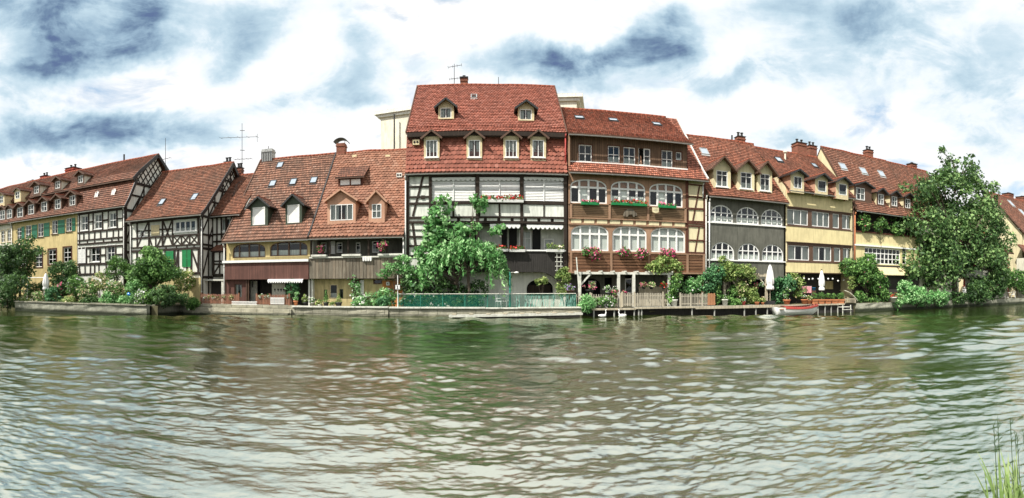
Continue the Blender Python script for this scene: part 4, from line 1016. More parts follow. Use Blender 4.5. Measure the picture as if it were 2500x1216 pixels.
for x0, x1, y0, y1, yp, w_ in ((1070, 1108, 292, 259, 244, (1075, 1102, 263, 289)), (1265, 1304, 296, 263, 249, (1269, 1298, 267, 293))):
    dormer(h, seg, x0, x1, y0, y1, yp, w_, 'cream_p', rf='tile_h', over=.35, side=.28, cols=2, rows=(), trim='darkmetal', back='split', sill='cream_p')
for xc, k in ((1054, 0), (1158, 1), (1248, 0), (1314, 1)):
    dormer(h, sg2, xc - 19, xc + 19, 388, 336, 321, (xc - 14, xc + 14, 342, 384), 'cream_p', rf='tile_h', over=.3, side=.2, cols=2 if k else 3, rows=(), trim='brownp', back='split' if k else 'curtain', sill='white')
skylight(h, seg, 1157, 237, .5, .7, 'metal', 'dark'); roundel(h, 1016, 348, 37.3, .24)
chimney(h, 1125, 1141, 193, 44, 18, 'brick', 'slab'); gutter(h, uL, uR, 36.65, 10.1)
Zc = lambda y: Z(1185, y, V0)
# white slatted blinds in three bays
MB().box(-3.75, uR - .1, V0 + .02, V0 + .5, Zc(430) , 10.2).build('lintel', M['timber'], h)
for k, (x0, x1, yb) in enumerate(((1054, 1160, 491), (1170, 1269, 491), (1279, 1377, 493))):
    a, b = U(x0, V0), U(x1, V0); z0, z1 = Zc(yb), Zc(432); mb = MB(); n = int((z1 - z0) / .105); um = lerp(a, b, .5)
    for j in range(n):
        z = z0 + (j + .5) * (z1 - z0) / n
        for (p, q) in ((a, um - .02), (um + .02, b)): mb.bar((p, V0 + .10, z), (q, V0 + .10 + random.uniform(-.004, .004), z), .018, .088, (0, .35, 1))
    mb.box(um - .03, um + .03, V0 + .03, V0 + .12, z0, z1); bl = mb.build('slatted_blind', M['white'], h)
    MB().box(a, b, V0 + .3, V0 + .32, z0, z1).build('backing', M['shade'], bl)
    valance(h, x0, x1, 433, 442, V0 - .02, 9, 'white', 'scalloped_valance')
# panels
pan = [(1055, 1105), (1108, 1162), (1172, 1218), (1221, 1271), (1276, 1327), (1329, 1379)]; mb = MB(); zt, zb = Zc(499), Zc(528)
for a, b in pan: mb.box(U(a, V0) + .02, U(b, V0) - .02, V0, V0 + .2, zb, zt)
for k in range(10): a = 1056 + k * 32.7; mb.box(U(a + 2, V0), U(a + 27, V0), V0, V0 + .2, Zc(539), Zc(532))
mb.box(uL + .08, U(1049, V0), V0 + .02, V0 + .2, ZG + 2.3, 10.15)
mb.build('wall', M['white_pl2'], h)
MB().box(-3.8, uR - .08, V0 + .08, V0 + .3, Zc(545), Zc(494)).build('backing_beam', M['timber'], h)
mb = MB(); zz = [Zc(y) for y in (424, 455, 479, 495, 530, 541, 560, 577, 600, 625)]
for z, w_ in zip(zz, (.3, .12, .12, .14, .16, .16, .05, .12, .12, .16)): frame_front(mb, [(uL + .05, z, -3.8, z, w_)], V0 + .02)
frame_front(mb, [(-3.8, Zc(494), uR - .05, Zc(494), .22), (-3.8, Zc(530), uR - .05, Zc(530), .13), (-3.8, Zc(542), uR - .05, Zc(542), .16)], V0)
frame_front(mb, [(u, 3.2, u, 10.2, w_) for u, w_ in ((uL + .12, .3), (-3.78, .2), (uR - .12, .26))] + [(U(1166, V0), Zc(542), U(1166, V0), 10.1, .24), (U(1274, V0), Zc(542), U(1274, V0), 10.1, .24)], V0)
frame_front(mb, [(U(1107, V0), Zc(530), U(1107, V0), Zc(497), .09), (U(1220, V0), Zc(530), U(1220, V0), Zc(497), .09), (U(1328, V0), Zc(530), U(1328, V0), Zc(497), .09)], V0)
frame_front(mb, [(U(1034, V0), Zc(426), U(1008, V0), Zc(525), .17), (U(1007, V0), Zc(545), U(1018, V0), Zc(625), .17)], V0 + .02)
mb.build('timber_frame', M['timber'], h)
a = rect(1028, 1037, 477, 486, V0 - .03); MB().box(a[0], a[1], V0 - .05, V0 + .03, a[2], a[3]).build('hatch', M['timber'], h)
# open gallery with awning
zt, zr = Zc(546), Zc(611); MB().box(-3.8, uR - .1, V0 + 1.5, V0 + 1.6, zr - .2, zt).build('gallery_back_wall', M['white_pl2'], h)
MB().box(-3.8, uR - .1, V0 + .06, V0 + 1.6, zr - .25, zr - .1).build('floor_slab', M['timber'], h)
mb = MB()
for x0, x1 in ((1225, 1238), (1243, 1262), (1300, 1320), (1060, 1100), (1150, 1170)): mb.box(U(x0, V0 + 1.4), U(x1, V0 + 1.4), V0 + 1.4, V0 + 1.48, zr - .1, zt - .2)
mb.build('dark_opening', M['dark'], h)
a = rect(1267, 1297, 563, 611, V0 + 1.35); win(h, a, V0 + 1.2, cols=2, rows=(.6,), back='low', depth=.2, label='white double gallery window')
a = rect(1328, 1352, 583, 611, V0 + 1.35); win(h, a, V0 + 1.2, cols=1, back='curtain', depth=.2)
valance(h, 1110, 1146, 549, 560, V0 - .02, 3, 'white', 'scalloped_valance'); valance(h, 1196, 1270, 547, 558, V0 - .02, 7, 'white', 'scalloped_valance'); valance(h, 1286, 1375, 549, 560, V0 - .02, 8, 'white', 'scalloped_valance')
mb = MB()
for x in (1166, 1274): u = U(x, V0 + .1); mb.box(u - .1, u + .1, V0 + .05, V0 + .22, zr, zt)
mb.build('gallery_post', M['timber'], h)
mb = MB(); mb.box(-3.8, uR - .1, V0 - .12, V0 + .05, zr - .06, zr + .04); mb.build('gallery_sill', M['white'], h)
# tarred parapet with the arch rising into it
zp = Zc(664); mb = MB(); zj = Zc(638); wall(mb, -3.8, uR - .1, zp, zr - .07, V0 - .02, []); mb.box(-3.8, uR - .1, V0 + .0, V0 + .3, zp - .02, zr - .2)
K = 16
for k in range(K):   # curved bracket at the right hand end
    t0, t1 = k / K, (k + 1) / K; ua, ub = lerp(4.0, uR - .1, t0), lerp(4.0, uR - .1, t1); za, zb2 = zp - 1.3 * t0 ** 2, zp - 1.3 * t1 ** 2
    mb.quad((ua, V0 - .02, za), (ub, V0 - .02, zb2), (ub, V0 - .02, zp), (ua, V0 - .02, zp)); mb.quad((ua, V0 - .02, za), (ua, V0 + .4, za), (ub, V0 + .4, zb2), (ub, V0 - .02, zb2))
mb.build('board_parapet', M['board_blk'], h)
V1 = 38.0; ar = aw(1286, 1350, 682, 722, 704, V1, 2.0); GW = [ar, rect(1052, 1086, 688, 716, V1)]; front(h, uL + .1, uR - .1, ZG, zp + .1, V1, 'white_pl', GW)
mb = MB(); q = GW[1]
for k in range(9): z = lerp(q[2], q[3], (k + .5) / 9); mb.bar((q[0], V1 + .02, z), (q[1], V1 + .02, z), .02, .11, (0, .5, 1))
mb.build('louvred_shutter', M['white'], h)
q = ar; mb = MB(); mb.box(q[0] + .1, q[1] - .1, V1 + .3, V1 + .4, q[2], lerp(q[2], q[3], .65)); mb.build('cellar_door', M['timber'], h)
MB().box(uL + .1, uR - .1, V0 + .1, V1 + .02, zp + .04, zp + .2).build('lower_floor_slab', M['timber'], h)
downpipe(h, uL + .02, V0 - .05, ZG, 10.0, 'pipe'); MB().box(uL + .1, uR - .1, 49, 49.2, 0, 13).build('back_wall', M['white_pl'], h)
downpipe(h, uR - .1, V0 + .2, 10.6, 13.1, 'redp')

# ---- brown house with arched white windows
h = root('river_house', 'brown slatted house with two rows of round topped white windows and flower boxes', 'house', (11.4, V0, ZG))
uL, uR = 6.1, 16.86; pr = [(36.5, 10.35), (37.5, 11.25), (43.2, 17.1)]
d0, d1 = U(1390, 37.5), U(1678, 37.5); up = [(36.9, 13.2), (37.9, 13.75), (43.2, 17.1)]
roof(h, [pr[0], (37.55, 11.3)], uL, uR, 'tile_g', .26, seed=41, amp=.03, back=False, ridge=False, name='skirt_roof'); roof(h, up, uL, d1 + .25, 'tile_g', .26, seed=43, amp=.03, name='upper_roof')
roof(h, [(37.5, 11.3), (43.2, 17.08)], d1 + .1, uR, 'tile_g', .26, seed=45, amp=.02, name='side_roof', ridge=False)
gable_wall(h, uL + .02, [pr[0], (37.0, 13.1), pr[2]], 0, 'terra', eave_in=.52, flip=True); gable_wall(h, uR - .02, pr, 0, 'terra', eave_in=.52); MB().box(uL + .1, uR - .1, 49, 49.1, 0, 10).build('back_wall', M['terra'], h)
mb = MB()
for a, b in zip(pr, pr[1:]): mb.bar((uR, a[0], a[1] + .05), (uR, b[0], b[1] + .05), .12, .2, (0, 0, 1))
mb.build('verge_board', M['pipe'], h)
Vd = 37.5; bw = [(1413, 1445, 353, 395), (1484, 1513, 356, 397), (1522, 1551, 359, 401), (1559, 1588, 362, 404), (1615, 1642, 367, 409), (1650, 1664, 371, 391)]
hl = [rect(*a, Vd) for a in bw]; front(h, d0, d1, 11.2, 13.25, Vd, 'board_br', hl, 'board_wall')
MB().box(d1 - .02, d1 + .0, Vd, 39.4, 11.2, 13.2).build('dormer_side', M['board_br'], h)
for k, q in enumerate(hl):
    if k == 3:
        win(h, (lerp(q[0], q[1], .45), q[1], q[2], q[3]), Vd, cols=1, rows=(.55,), back='low', label='half open window')
        mb = MB(); mb.box(q[0], q[0] + .05, Vd + .05, Vd + .12, q[2], q[3]); mb.box(q[0], lerp(q[0], q[1], .45), Vd + .05, Vd + .12, q[2], q[2] + .07); mb.build('window_frame', M['white'], h)
        fg = MB(); uf = lerp(q[0], q[1], .24); fg.lathe((uf, Vd + .2, q[2] + .07), [(.09, 0), (.13, .1), (.07, .35), (.05, .45), (.075, .55), (.05, .66), (.01, .70)], 10); fg.build('figurine', M['pinkish'], h, True)
    else: win(h, q, Vd, cols=1 if k == 5 else 2, rows=() if k == 5 else (.48,), back='low' if k else 'dark', fw=.07, surround='timber_r', sw=.05, label='small single window' if k == 5 else None)
MB().box(d0, d1, Vd - .08, Vd + .02, 11.14, 11.3).build('white_flashing', M['white'], h)
seg = (up[1], up[2])
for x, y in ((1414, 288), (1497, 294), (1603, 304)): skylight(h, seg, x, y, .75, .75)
mb = MB()
for k in range(9): u, V, z = hit(1389 + k * 27.5, 272 + k * 2.2, *seg); mb.box(u - .1, u + .1, V - .08, V + .05, z - .02, z + .05)
mb.build('snow_guard', M['brownp'], h)
gutter(h, uL, uR, 36.45, 10.22); gutter(h, uL, d1 + .2, 36.85, 13.05); downpipe(h, d0 - .05, Vd, 11.3, 13.0, 'pipe'); downpipe(h, uR - .25, V0, 9.0, 10.2, 'pipe')
Zc = lambda y: Z(1530, y, V0); R1 = [(1392, 1482), (1491, 1576), (1585, 1667)]; R2 = [(1394, 1486), (1495, 1579), (1589, 1673)]
H1 = [(U(a, V0), U(b, V0), Zc(500), Zc(442), (Zc(463), 2.6)) for a, b in R1]; H2 = [(U(a, V0), U(b, V0), Zc(614), Zc(552), (Zc(574), 2.6)) for a, b in R2]
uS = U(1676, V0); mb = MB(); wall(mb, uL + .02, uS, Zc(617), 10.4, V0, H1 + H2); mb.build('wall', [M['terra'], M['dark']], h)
for k, q in enumerate(H1): win(h, q, V0, cols=4, rows=(.66,), back='dark' if k != 1 else 'low', fw=.10, mw=.14)
for q in H2: win(h, q, V0, cols=4, rows=(.66,), back='curtain', fw=.10, mw=.13)
# amber blinds in the top lights
mb = MB()
for q in H1: mb.box(q[0] + .12, q[1] - .12, V0 + .24, V0 + .25, q[4][0] + .1, q[4][0] + .55)
for q in H1: mb.box(lerp(q[0], q[1], .27), lerp(q[0], q[1], .48), V0 + .2, V0 + .22, q[2], q[4][0], 1)
mb.build('roller_blind', [M['orangew'], M['white']], h)
def slats(h, u0, u1, z0, z1, V, mt, pitch, name):
    mb = MB(); n = int((z1 - z0) / pitch)
    for k in range(n): z = z0 + (k + .5) * (z1 - z0) / n; mb.bar((u0, V, z), (u1, V, z), .03, pitch * .92, (0, -.3, 1))
    return mb.build(name, M[mt], h)
def pilas(mb, xs, z0, z1, V, w_=.16, d=.08):
    for x in xs: mb.box(U(x, V) - w_ / 2, U(x, V) + w_ / 2, V - d, V, z0, z1)
s1 = slats(h, uL + .05, uS, Zc(536), Zc(503), V0 - .05, 'louver', .12, 'slatted_band'); s2 = slats(h, uL + .05, uR - .05, Zc(664), Zc(618), V0 - .05, 'board_h', .2, 'slatted_cladding')
mb = MB(); pilas(mb, (1394, 1488, 1582, 1673), Zc(538), Zc(501), V0 - .06); pilas(mb, (1394, 1492, 1584, 1678, 1718), Zc(665), Zc(616), V0 - .06)
mb.box(uL, uR, V0 - .12, V0 + .0, Zc(619), Zc(616)); mb.box(uL, uS, V0 - .14, V0, Zc(503), Zc(500.5)); mb.box(uL, uS, V0 - .10, V0, Zc(552), Zc(549)); mb.box(uL, uS, V0 - .12, V0, Zc(538), Zc(535.5)); mb.box(uL, uR, V0 - .2, V0 + .2, Zc(668), Zc(664)); mb.build('timber_rail', M['terra'], h)
mb = MB()
for k in range(9): a = 1392 + k * 31.6; mb.box(U(a + 2, V0), U(a + 27, V0), V0 - .045, V0 + .02, Zc(548), Zc(539))
mb.build('cream_panel', M['cream_y'], h)
front(h, uS, uR - .02, Zc(617), 10.4, V0 + .02, 'cream_y', [], 'end_bay_wall')
mb = MB(); zz = [Zc(y) for y in (441, 468, 495, 523, 533, 543, 571, 600, 616)]
a, b = uS + .05, uR - .08
Zr = lambda y: Z(1700, y, V0)
zz = [Zr(y) for y in (452, 481, 510, 541, 546, 553, 587, 618)]
for z in zz: frame_front(mb, [(a, z, b, z, .12)], V0 + .02)
frame_front(mb, [(a, Zc(618), a, 10.3, .2), (b, Zc(618), b, 10.3, .18), (lerp(a, b, .72), zz[0], lerp(a, b, .32), zz[3], .12), (lerp(a, b, .7), zz[5], lerp(a, b, .45), zz[7], .12)], V0 + .02)
mb.build('timber_frame', M['timber_r'], h)
# carved animal on the slatted band
cu, cz = U(1538, 36.85), Zc(520); mb = MB(); K = 16
out = [(-.62, -.28), (-.55, .0), (-.35, .22), (-.05, .32), (.2, .26), (.42, .1), (.6, -.05), (.62, -.2), (.45, -.22), (.38, -.3), (.28, -.3), (.2, -.12), (-.1, -.15), (-.25, -.3), (-.4, -.3), (-.42, -.15), (-.5, -.28)]
mb.prism([(cu + x * .85, cz + z) for x, z in out], 'y', 36.78, 36.9); mb.build('carved_animal_relief', M['board_old'], h)
# ground floor behind the pergola
V1 = 38.3; ar = aw(1420, 1466, 680, 730, 697, V1, 2.0); front(h, uL + .1, uR - .1, ZG, Zc(666), V1, 'grey_pl', [ar, rect(1476, 1494, 678, 716, V1), rect(1526, 1545, 672, 722, V1), rect(1660, 1700, 676, 730, V1)])  # stained grey render chosen for its darkness, standing in for overhang shade
win(h, rect(1526, 1545, 680, 716, V1), V1 - .02, cols=1, back='dark'); win(h, rect(1437, 1455, 686, 702, V1), V1 - .02, cols=1, back='dark', depth=.1)
MB().box(uL + .1, uR - .1, V0 + .05, V1 + .02, Zc(667), Zc(660)).build('floor_slab', M['timber'], h)
a = rect(1560, 1628, 700, 748, 37.9); mb = MB(); mb.box(a[0], a[1], 37.8, 38.1, ZG, a[3]); mb.build('cupboard', M['wood_lt'], h)
downpipe(h, uR + .02, V0, ZG, 9.2, 'pipe')

# ---- grey house
h = root('river_house', 'dark grey rendered house with six low arched windows and three cream dormers', 'house', (20.6, V0, ZG))
uL, uR = 16.95, 24.32; pr = [(36.45, 9.2), (37.3, 9.9), (42.6, 15.55)]; seg = (pr[1], pr[2])
roof(h, pr, uL + .02, uR + .05, 'tile_h', .25, seed=51, amp=.08)
body(h, uL + .1, uR - .02, pr, 0, 'cream_y', 'cream_y', ein=.55)
Zc = lambda y: Z(1820, y, V0)
g1 = [(1733, 1790), (1798, 1853), (1858, 1911)]; H1 = [(U(a, V0), U(b, V0), Zc(547), Zc(505), (Zc(531), 2.0)) for a, b in g1]; H2 = [(U(a, V0), U(b, V0), Zc(636), Zc(593), (Zc(620), 2.0)) for a, b in ((1735, 1793), (1801, 1855), (1860, 1913))]
zb = Zc(682); mb = MB(); wall(mb, uL + .1, uR - .02, zb, 9.3, V0, H1 + H2); mb.build('wall', [M['grey_pl'], M['dark']], h)
for q in H1 + H2: win(h, q, V0, cols=4, vfrac=(.24, .5, .76), rows=(.55,), back='low', fw=.10, mw=.075)
mb = MB(); mb.box(uL + .05, uR, V0 - .1, V0 + .0, Zc(549.5), Zc(546.5)); mb.box(uL + .05, uR, V0 - .1, V0 + .0, Zc(638.5), Zc(635.5)); mb.build('sill_line', M['white'], h)
for x0, x1, yb, yt, yp, w_ in ((1742, 1784, 460, 408, 385, (1749, 1776, 417, 456)), (1801, 1842, 466, 414, 393, (1808, 1835, 421, 461)), (1850, 1885, 470, 418, 397, (1856, 1879, 425, 466))):
    dormer(h, seg, x0, x1, yb, yt, yp, w_, 'cream_y', rf='tile_a', over=.45, side=.38, cols=2, rows=(.72,), back='low', sill='white', trim='brownp', frame='white')
skylight(h, seg, 1719, 371, .7, .9, 'metal'); chimney(h, 1798, 1815, 336, 43, 14.6, 'brick', 'pots')
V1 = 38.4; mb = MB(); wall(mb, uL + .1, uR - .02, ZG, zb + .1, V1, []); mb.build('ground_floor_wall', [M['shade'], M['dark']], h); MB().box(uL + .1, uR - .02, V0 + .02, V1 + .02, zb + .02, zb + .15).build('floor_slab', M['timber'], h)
MB().tube((U(1787, 42.6), 42.6, 15.5), (U(1787, 42.6), 42.6, 16.1), .08).build('vent_pipe', M['darkmetal'], h)
gutter(h, uL, uR, 36.4, 9.08); downpipe(h, uL + .22, V0, 2.6, 9.0, 'white')

# ---- yellow banded house
h = root('river_house', 'pale yellow banded house with long dark window strips and three pink cheeked dormers', 'house', (28.2, V0, ZG))
uL, uR = 24.38, 31.9; pr = [(36.55, 10.38), (37.2, 10.95), (42.6, 15.3)]; seg = (pr[1], pr[2])
roof(h, pr, uL, uR, 'tile_h', .25, seed=57, amp=.08); body(h, uL + .02, uR - .02, pr, 0, 'cream_y', 'cream_y', ein=.5)
Zc = lambda y: Z(2000, y, V0)
r1 = [(1921, 1973), (1982, 2025), (2033, 2049), (2056, 2079)]; r2 = [(1924, 1976), (1985, 2030), (2036, 2052), (2058, 2080)]
H1 = [(U(a, V0 + .1), U(b, V0 + .1), Zc(553), Zc(517)) for a, b in r1]; H2 = [(U(a, V0 + .1), U(b, V0 + .1), Zc(637), Zc(602)) for a, b in r2]
zb = Zc(668); mb = MB(); wall(mb, uL + .02, uR - .02, zb, 10.4, V0 + .1, H1 + H2); mb.build('window_strip_wall', [M['brownp'], M['dark']], h)
for k, q in enumerate(H1): win(h, q, V0 + .1, cols=(3, 3, 1, 2)[k], back='curtain', fw=.07, mw=.06)
for k, q in enumerate(H2): win(h, q, V0 + .1, cols=(3, 3, 1, 2)[k], back='split' if k < 2 else 'curtain', fw=.07, mw=.06)
mb = MB()
for y0, y1 in ((473, 511), (558, 594), (642, 666)): mb.box(uL + .06, uR - .08, V0 - .02, V0 + .09, Zc(y1), Zc(y0))
mb.build('wall_band', M['yellow2'], h)
mb = MB()
for y in (511.5, 557, 594.5, 641, 667): mb.box(uL + .03, uR - .04, V0 - .05, V0 + .08, Zc(y + 1.2), Zc(y))
mb.build('moulding', M['brownp'], h)
for x0, x1, yb, yt, yp, w_ in ((1930, 1963, 464, 427, 416, (1938, 1958, 431, 460)), (1990, 2021, 471, 437, 426, (1997, 2017, 441, 468)), (2041, 2071, 480, 445, 434, (2048, 2067, 449, 476))):
    dormer(h, seg, x0, x1, yb, yt, yp, w_, 'cream_p', cheek='pinkish', rf='tile_a', over=.4, side=.25, cols=2 if x0 < 1950 else 1, rows=(), back='low', trim='darkmetal')
skylight(h, seg, 1901, 391, .7, .9, 'darkmetal'); skylight(h, seg, 1988, 405, .6, .8, 'darkmetal')
chimney(h, 1940, 1962, 352, 43, 14, 'brick', 'pots'); chimney(h, 1972, 1989, 358, 44, 14, 'brick', 'pots', .8)
u, V, z = hit(1917, 388, *seg); mb = MB(); mb.tube((u, V, z - .3), (u, V, z + .5), .09); mb.lathe((u, V, z + .5), [(.09, 0), (.2, .12), (.2, .2), (.05, .32)], 10); mb.build('vent_cowl', M['cream'], h)
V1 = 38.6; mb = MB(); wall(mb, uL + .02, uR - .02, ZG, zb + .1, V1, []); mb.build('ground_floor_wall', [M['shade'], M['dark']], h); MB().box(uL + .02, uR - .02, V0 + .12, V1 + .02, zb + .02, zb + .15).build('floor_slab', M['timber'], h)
a = rect(2014, 2034, 686, 706, 38.4); MB().box(a[0], a[1], 38.4, 38.5, a[2], a[3]).build('notice_board', M['ochre'], h)
gutter(h, uL, uR, 36.5, 10.25); downpipe(h, uR + .02, V0, ZG, 10.1, 'brownp')

# ---- house with the leafy balcony
h = root('river_house', 'house with a leafy brown balcony above a many paned white window band', 'house', (35.6, V0, ZG))
uL, uR = 31.98, 41.2; pr = [(36.55, 9.3), (37.2, 10.1), (42.1, 16.35)]; seg = (pr[1], pr[2])
roof(h, pr, uL, uR, 'tile_far', .28, seed=61, amp=.1, verge='brownp'); body(h, uL + .05, uR - .02, pr, 0, 'cream_y', 'cream_y', ein=.5)
zA, zB = Z(2140, 512, V0), Z(2140, 571, V0); front(h, uL + .05, uR - .02, Z(2140, 647, V0), zB, V0, 'yellow2', [ (U(2111, V0), U(2198, V0), Z(2150, 645, V0), Z(2150, 606, V0)), (U(2203, V0), U(2213, V0), Z(2208, 645, V0), Z(2208, 606, V0))])
win(h, (U(2111, V0), U(2198, V0), Z(2150, 645, V0), Z(2150, 606, V0)), V0, cols=9, rows=(.33, .66), back='dark', fw=.09, mw=.08); win(h, (U(2203, V0), U(2213, V0), Z(2208, 645, V0), Z(2208, 606, V0)), V0, cols=1, rows=(.33, .66), back='dark')
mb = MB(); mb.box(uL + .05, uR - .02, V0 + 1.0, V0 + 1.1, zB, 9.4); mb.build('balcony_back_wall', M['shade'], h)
mb = MB(); mb.box(uL + .05, uR - .02, V0 - .1, V0 + .1, zB, zB + .12); mb.box(uL + .05, uL + .25, V0 - .05, V0 + .15, zB, 9.35); mb.box(uL + 3.4, uL + 3.6, V0 - .05, V0 + .15, zB, 9.35); mb.box(uL + 6.8, uL + 7, V0 - .05, V0 + .15, zB, 9.35); mb.build('balcony_frame', M['timber_r'], h)
mb = MB(); z = Z(2150, 603, V0); mb.box(uL + .05, uR, V0 - .2, V0 - .02, z - .04, z + .1); mb.build('white_ledge', M['white'], h)
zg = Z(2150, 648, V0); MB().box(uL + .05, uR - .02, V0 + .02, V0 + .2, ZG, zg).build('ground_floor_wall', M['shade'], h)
a, b = U(2150, 36.4), U(2216, 36.4); z = Z(2190, 671, 36.4); mb = MB(); mb.add([(a, 36.3, z), (b, 36.3, z), (b, 37, z + .75), (a, 37, z + .75), (a, 36.3, z - .06), (b, 36.3, z - .06), (b, 37, z + .69), (a, 37, z + .69)], [(0, 1, 2, 3), (4, 7, 6, 5), (0, 4, 5, 1), (1, 5, 6, 2), (0, 3, 7, 4)]); mb.build('lean_to_roof', M['cream_p'], h)
for x0, x1, yb, yt, yp, w_ in ((2085, 2128, 494, 456, 445, (2090, 2111, 460, 489)), (2140, 2160, 502, 470, 461, (2144, 2157, 474, 499)), (2173, 2193, 507, 476, 467, (2177, 2190, 480, 503)), (2206, 2226, 512, 482, 473, (2210, 2222, 486, 508))):
    dormer(h, seg, x0, x1, yb, yt, yp, w_, 'brownp', cheek='cream_y', rf='tile_a', over=.35, side=.22, cols=2, rows=(.5,), back='split', trim='darkmetal', label='wide twin dormer' if x0 == 2085 else None)
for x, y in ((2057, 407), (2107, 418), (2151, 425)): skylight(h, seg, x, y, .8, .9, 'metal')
chimney(h, 2113, 2126, 368, 42.6, 15.4, 'brick', 'pots'); gutter(h, uL, uR, 36.5, 9.2); downpipe(h, uL + .1, V0, 2.8, 9.1, 'terracotta')

# ---- houses further along, partly behind the big tree
h = root('town_house', 'house beyond the leafy balcony, its roof and chimney just showing over the big tree', 'house', (44.5, V0, ZG))
pr = [(36.6, 9.2), (42.1, 16.3)]; roof(h, pr, 41.25, 48.2, 'tile_far', .25, seed=66, amp=.06, verge='brownp'); body(h, 41.3, 48.15, pr, 0, 'cream', 'cream')
hl = [(u, u + .9, z, z + 1.4) for u in (42.5, 44.6, 46.5) for z in (3.0, 6.4)]; front(h, 41.3, 48.15, ZG, 9.3, V0, 'cream', hl)
for q in hl: win(h, q, V0, rows=(.5,), back='split')
chimney(h, 2220, 2232, 402, 42.8, 15.2, 'brick', 'slab')
h = root('town_house', 'house on the right with an orange roof sloping down past a cream gable', 'house', (70, V0, ZG))
pr = [(36.6, 9.6), (43.0, 16.0)]; roof(h, pr, 62.5, 78, 'tile_far', .28, seed=68, amp=.06, verge='brownp'); gable_wall(h, 62.8, pr, 0, 'cream_y', eave_in=.5, flip=True); gable_wall(h, 77.8, pr, 0, 'cream_y', eave_in=.5)
hl = [(u, u + 1, z, z + 1.4) for u in (64, 66.5, 69, 72) for z in (3.4, 6.6)]; front(h, 62.8, 77.8, ZG, 9.7, V0, 'cream_y', hl)
for q in hl: win(h, q, V0, rows=(.5,), back='dark')
seg = (pr[0], pr[1]); skylight(h, seg, 2468, 497, .9, 1.4, 'metal'); skylight(h, seg, 2496, 520, .9, 1.6, 'metal'); chimney(h, 2455, 2466, 474, 43.5, 14.5, 'brick', 'slab'); chimney(h, 2489, 2500, 482, 43.5, 14.5, 'brick', 'slab')
h = root('lean_to_house', 'low dark boarded house front under a tiled lean-to at the right edge', 'house', (66, 35.5, ZG))
mb = MB(); mb.box(61.5, 76, 35.3, 36.9, ZG, 6.0); mb.build('board_wall', M['board_blk'], h)
roof(h, [(34.9, 6.0), (37.0, 8.0)], 61.2, 76.4, 'tile_far', .28, back=False, ridge=False, seed=71, amp=.04)
mb = MB(); mb.box(61.0, 61.4, 35.2, 36.9, ZG, 6.0); mb.build('corner_pillar', M['cream'], h)
mb = MB()
for u in (64, 66, 69): mb.box(u, u + .9, 35.2, 35.28, 3.9, 4.3)
mb.build('white_board', M['white'], h)
hl = [(63.2, 64.6, 2.2, 3.4), (66.4, 68.0, 2.2, 3.4)]
for q in hl: win(h, q, 35.1, 'timber', cols=3, rows=(.5,), back='dark', depth=.18)
h = root('garden_shed', 'cream and red timber pavilion glimpsed through the right side of the big tree', 'pavilion', (52, V0, ZG))
mb = MB(); wall(mb, 49.5, 59.5, ZG, 6.6, V0 + .3, [(51, 52.2, 3.6, 5.0), (54, 55.2, 3.6, 5.0), (57, 58.2, 3.6, 5.0)]); mb.build('wall', [M['cream'], M['dark']], h)
mb = MB(); mb.box(49.3, 59.7, V0 - .3, V0 + .28, 3.2, 3.35); mb.box(49.3, 59.7, V0 - .3, V0 - .24, 3.35, 4.1); mb.build('balcony', M['whiteold'], h)
mb = MB(); frame_front(mb, [(u, .8, u, 6.6, .2) for u in (49.6, 53, 56.2, 59.4)] + [(49.6, 3.1, 53, 5.9, .16), (56.2, 3.1, 59.4, 5.9, .16)], V0 + .3); mb.build('timber_frame', M['redp'], h)
roof(h, [(36.6, 6.6), (41, 9.5)], 49.2, 59.8, 'tile_far', .28, seed=75, amp=.04); 

# ---- large building behind
h = root('large_building', 'cream block with a flat cornice rising behind the tall red house', 'building', (-1, 60, ZG))
zt = H + 21.2; A, B, C_, D_ = (-12.8, 64.0), (10.6, 58.4), (14.4, 74.0), (-9.0, 79.6)
def grow(k): cx_, cy_ = .8, 69; return [(cx_ + (x - cx_) * k, cy_ + (y - cy_) * k) for x, y in (A, B, C_, D_)]
MB().prism(grow(1), 'z', 0, zt).build('wall', M['cream'], h); mb = MB(); mb.prism(grow(1.03), 'z', zt + .002, zt + .35); mb.prism(grow(1.06), 'z', zt + .352, zt + .75); mb.build('cornice', M['white_pl'], h)
MB().tube((U(963, 63.0), 62.9, 8), (U(963, 63.0), 62.9, zt), .09).build('downpipe', M['darkmetal'], h)
mb = MB(); g = grow(1.06); mb.add([(x, y, zt + .76) for x, y in g] + [(-4, 69, zt + 2.2), (6, 68, zt + 2.2)], [(0, 1, 5, 4), (1, 2, 5), (2, 3, 4, 5), (3, 0, 4), (0, 3, 2, 1)]); mb.build('roof', M['grey_pl'], h)
h = root('large_building', 'low dark slate hipped roof peeping out behind the brown arched window house', 'building', (26, 58, ZG))
u0, u1 = U(1640, 56), U(1760, 56); zt = Z(1750, 344, 56); MB().box(u0, u1 - .4, 56.4, 70, 0, zt).build('wall', M['cream'], h)
zr = Z(1665, 320, 60); mb = MB(); mb.add([(u0, 56, zt), (u1, 56, zt), (u1, 72, zt), (u0, 72, zt), (u0 + 1.0, 62, zr + .4), (u0 + 1.0, 66, zr + .4), (u0, 56, zt - .25), (u1, 56, zt - .25), (u1, 72, zt - .25), (u0, 72, zt - .25)], [(0, 1, 4), (1, 2, 5, 4), (2, 3, 5), (3, 0, 4, 5), (0, 6, 7, 1), (1, 7, 8, 2), (6, 9, 8, 7)]); mb.build('roof', M['grey_pl'], h)
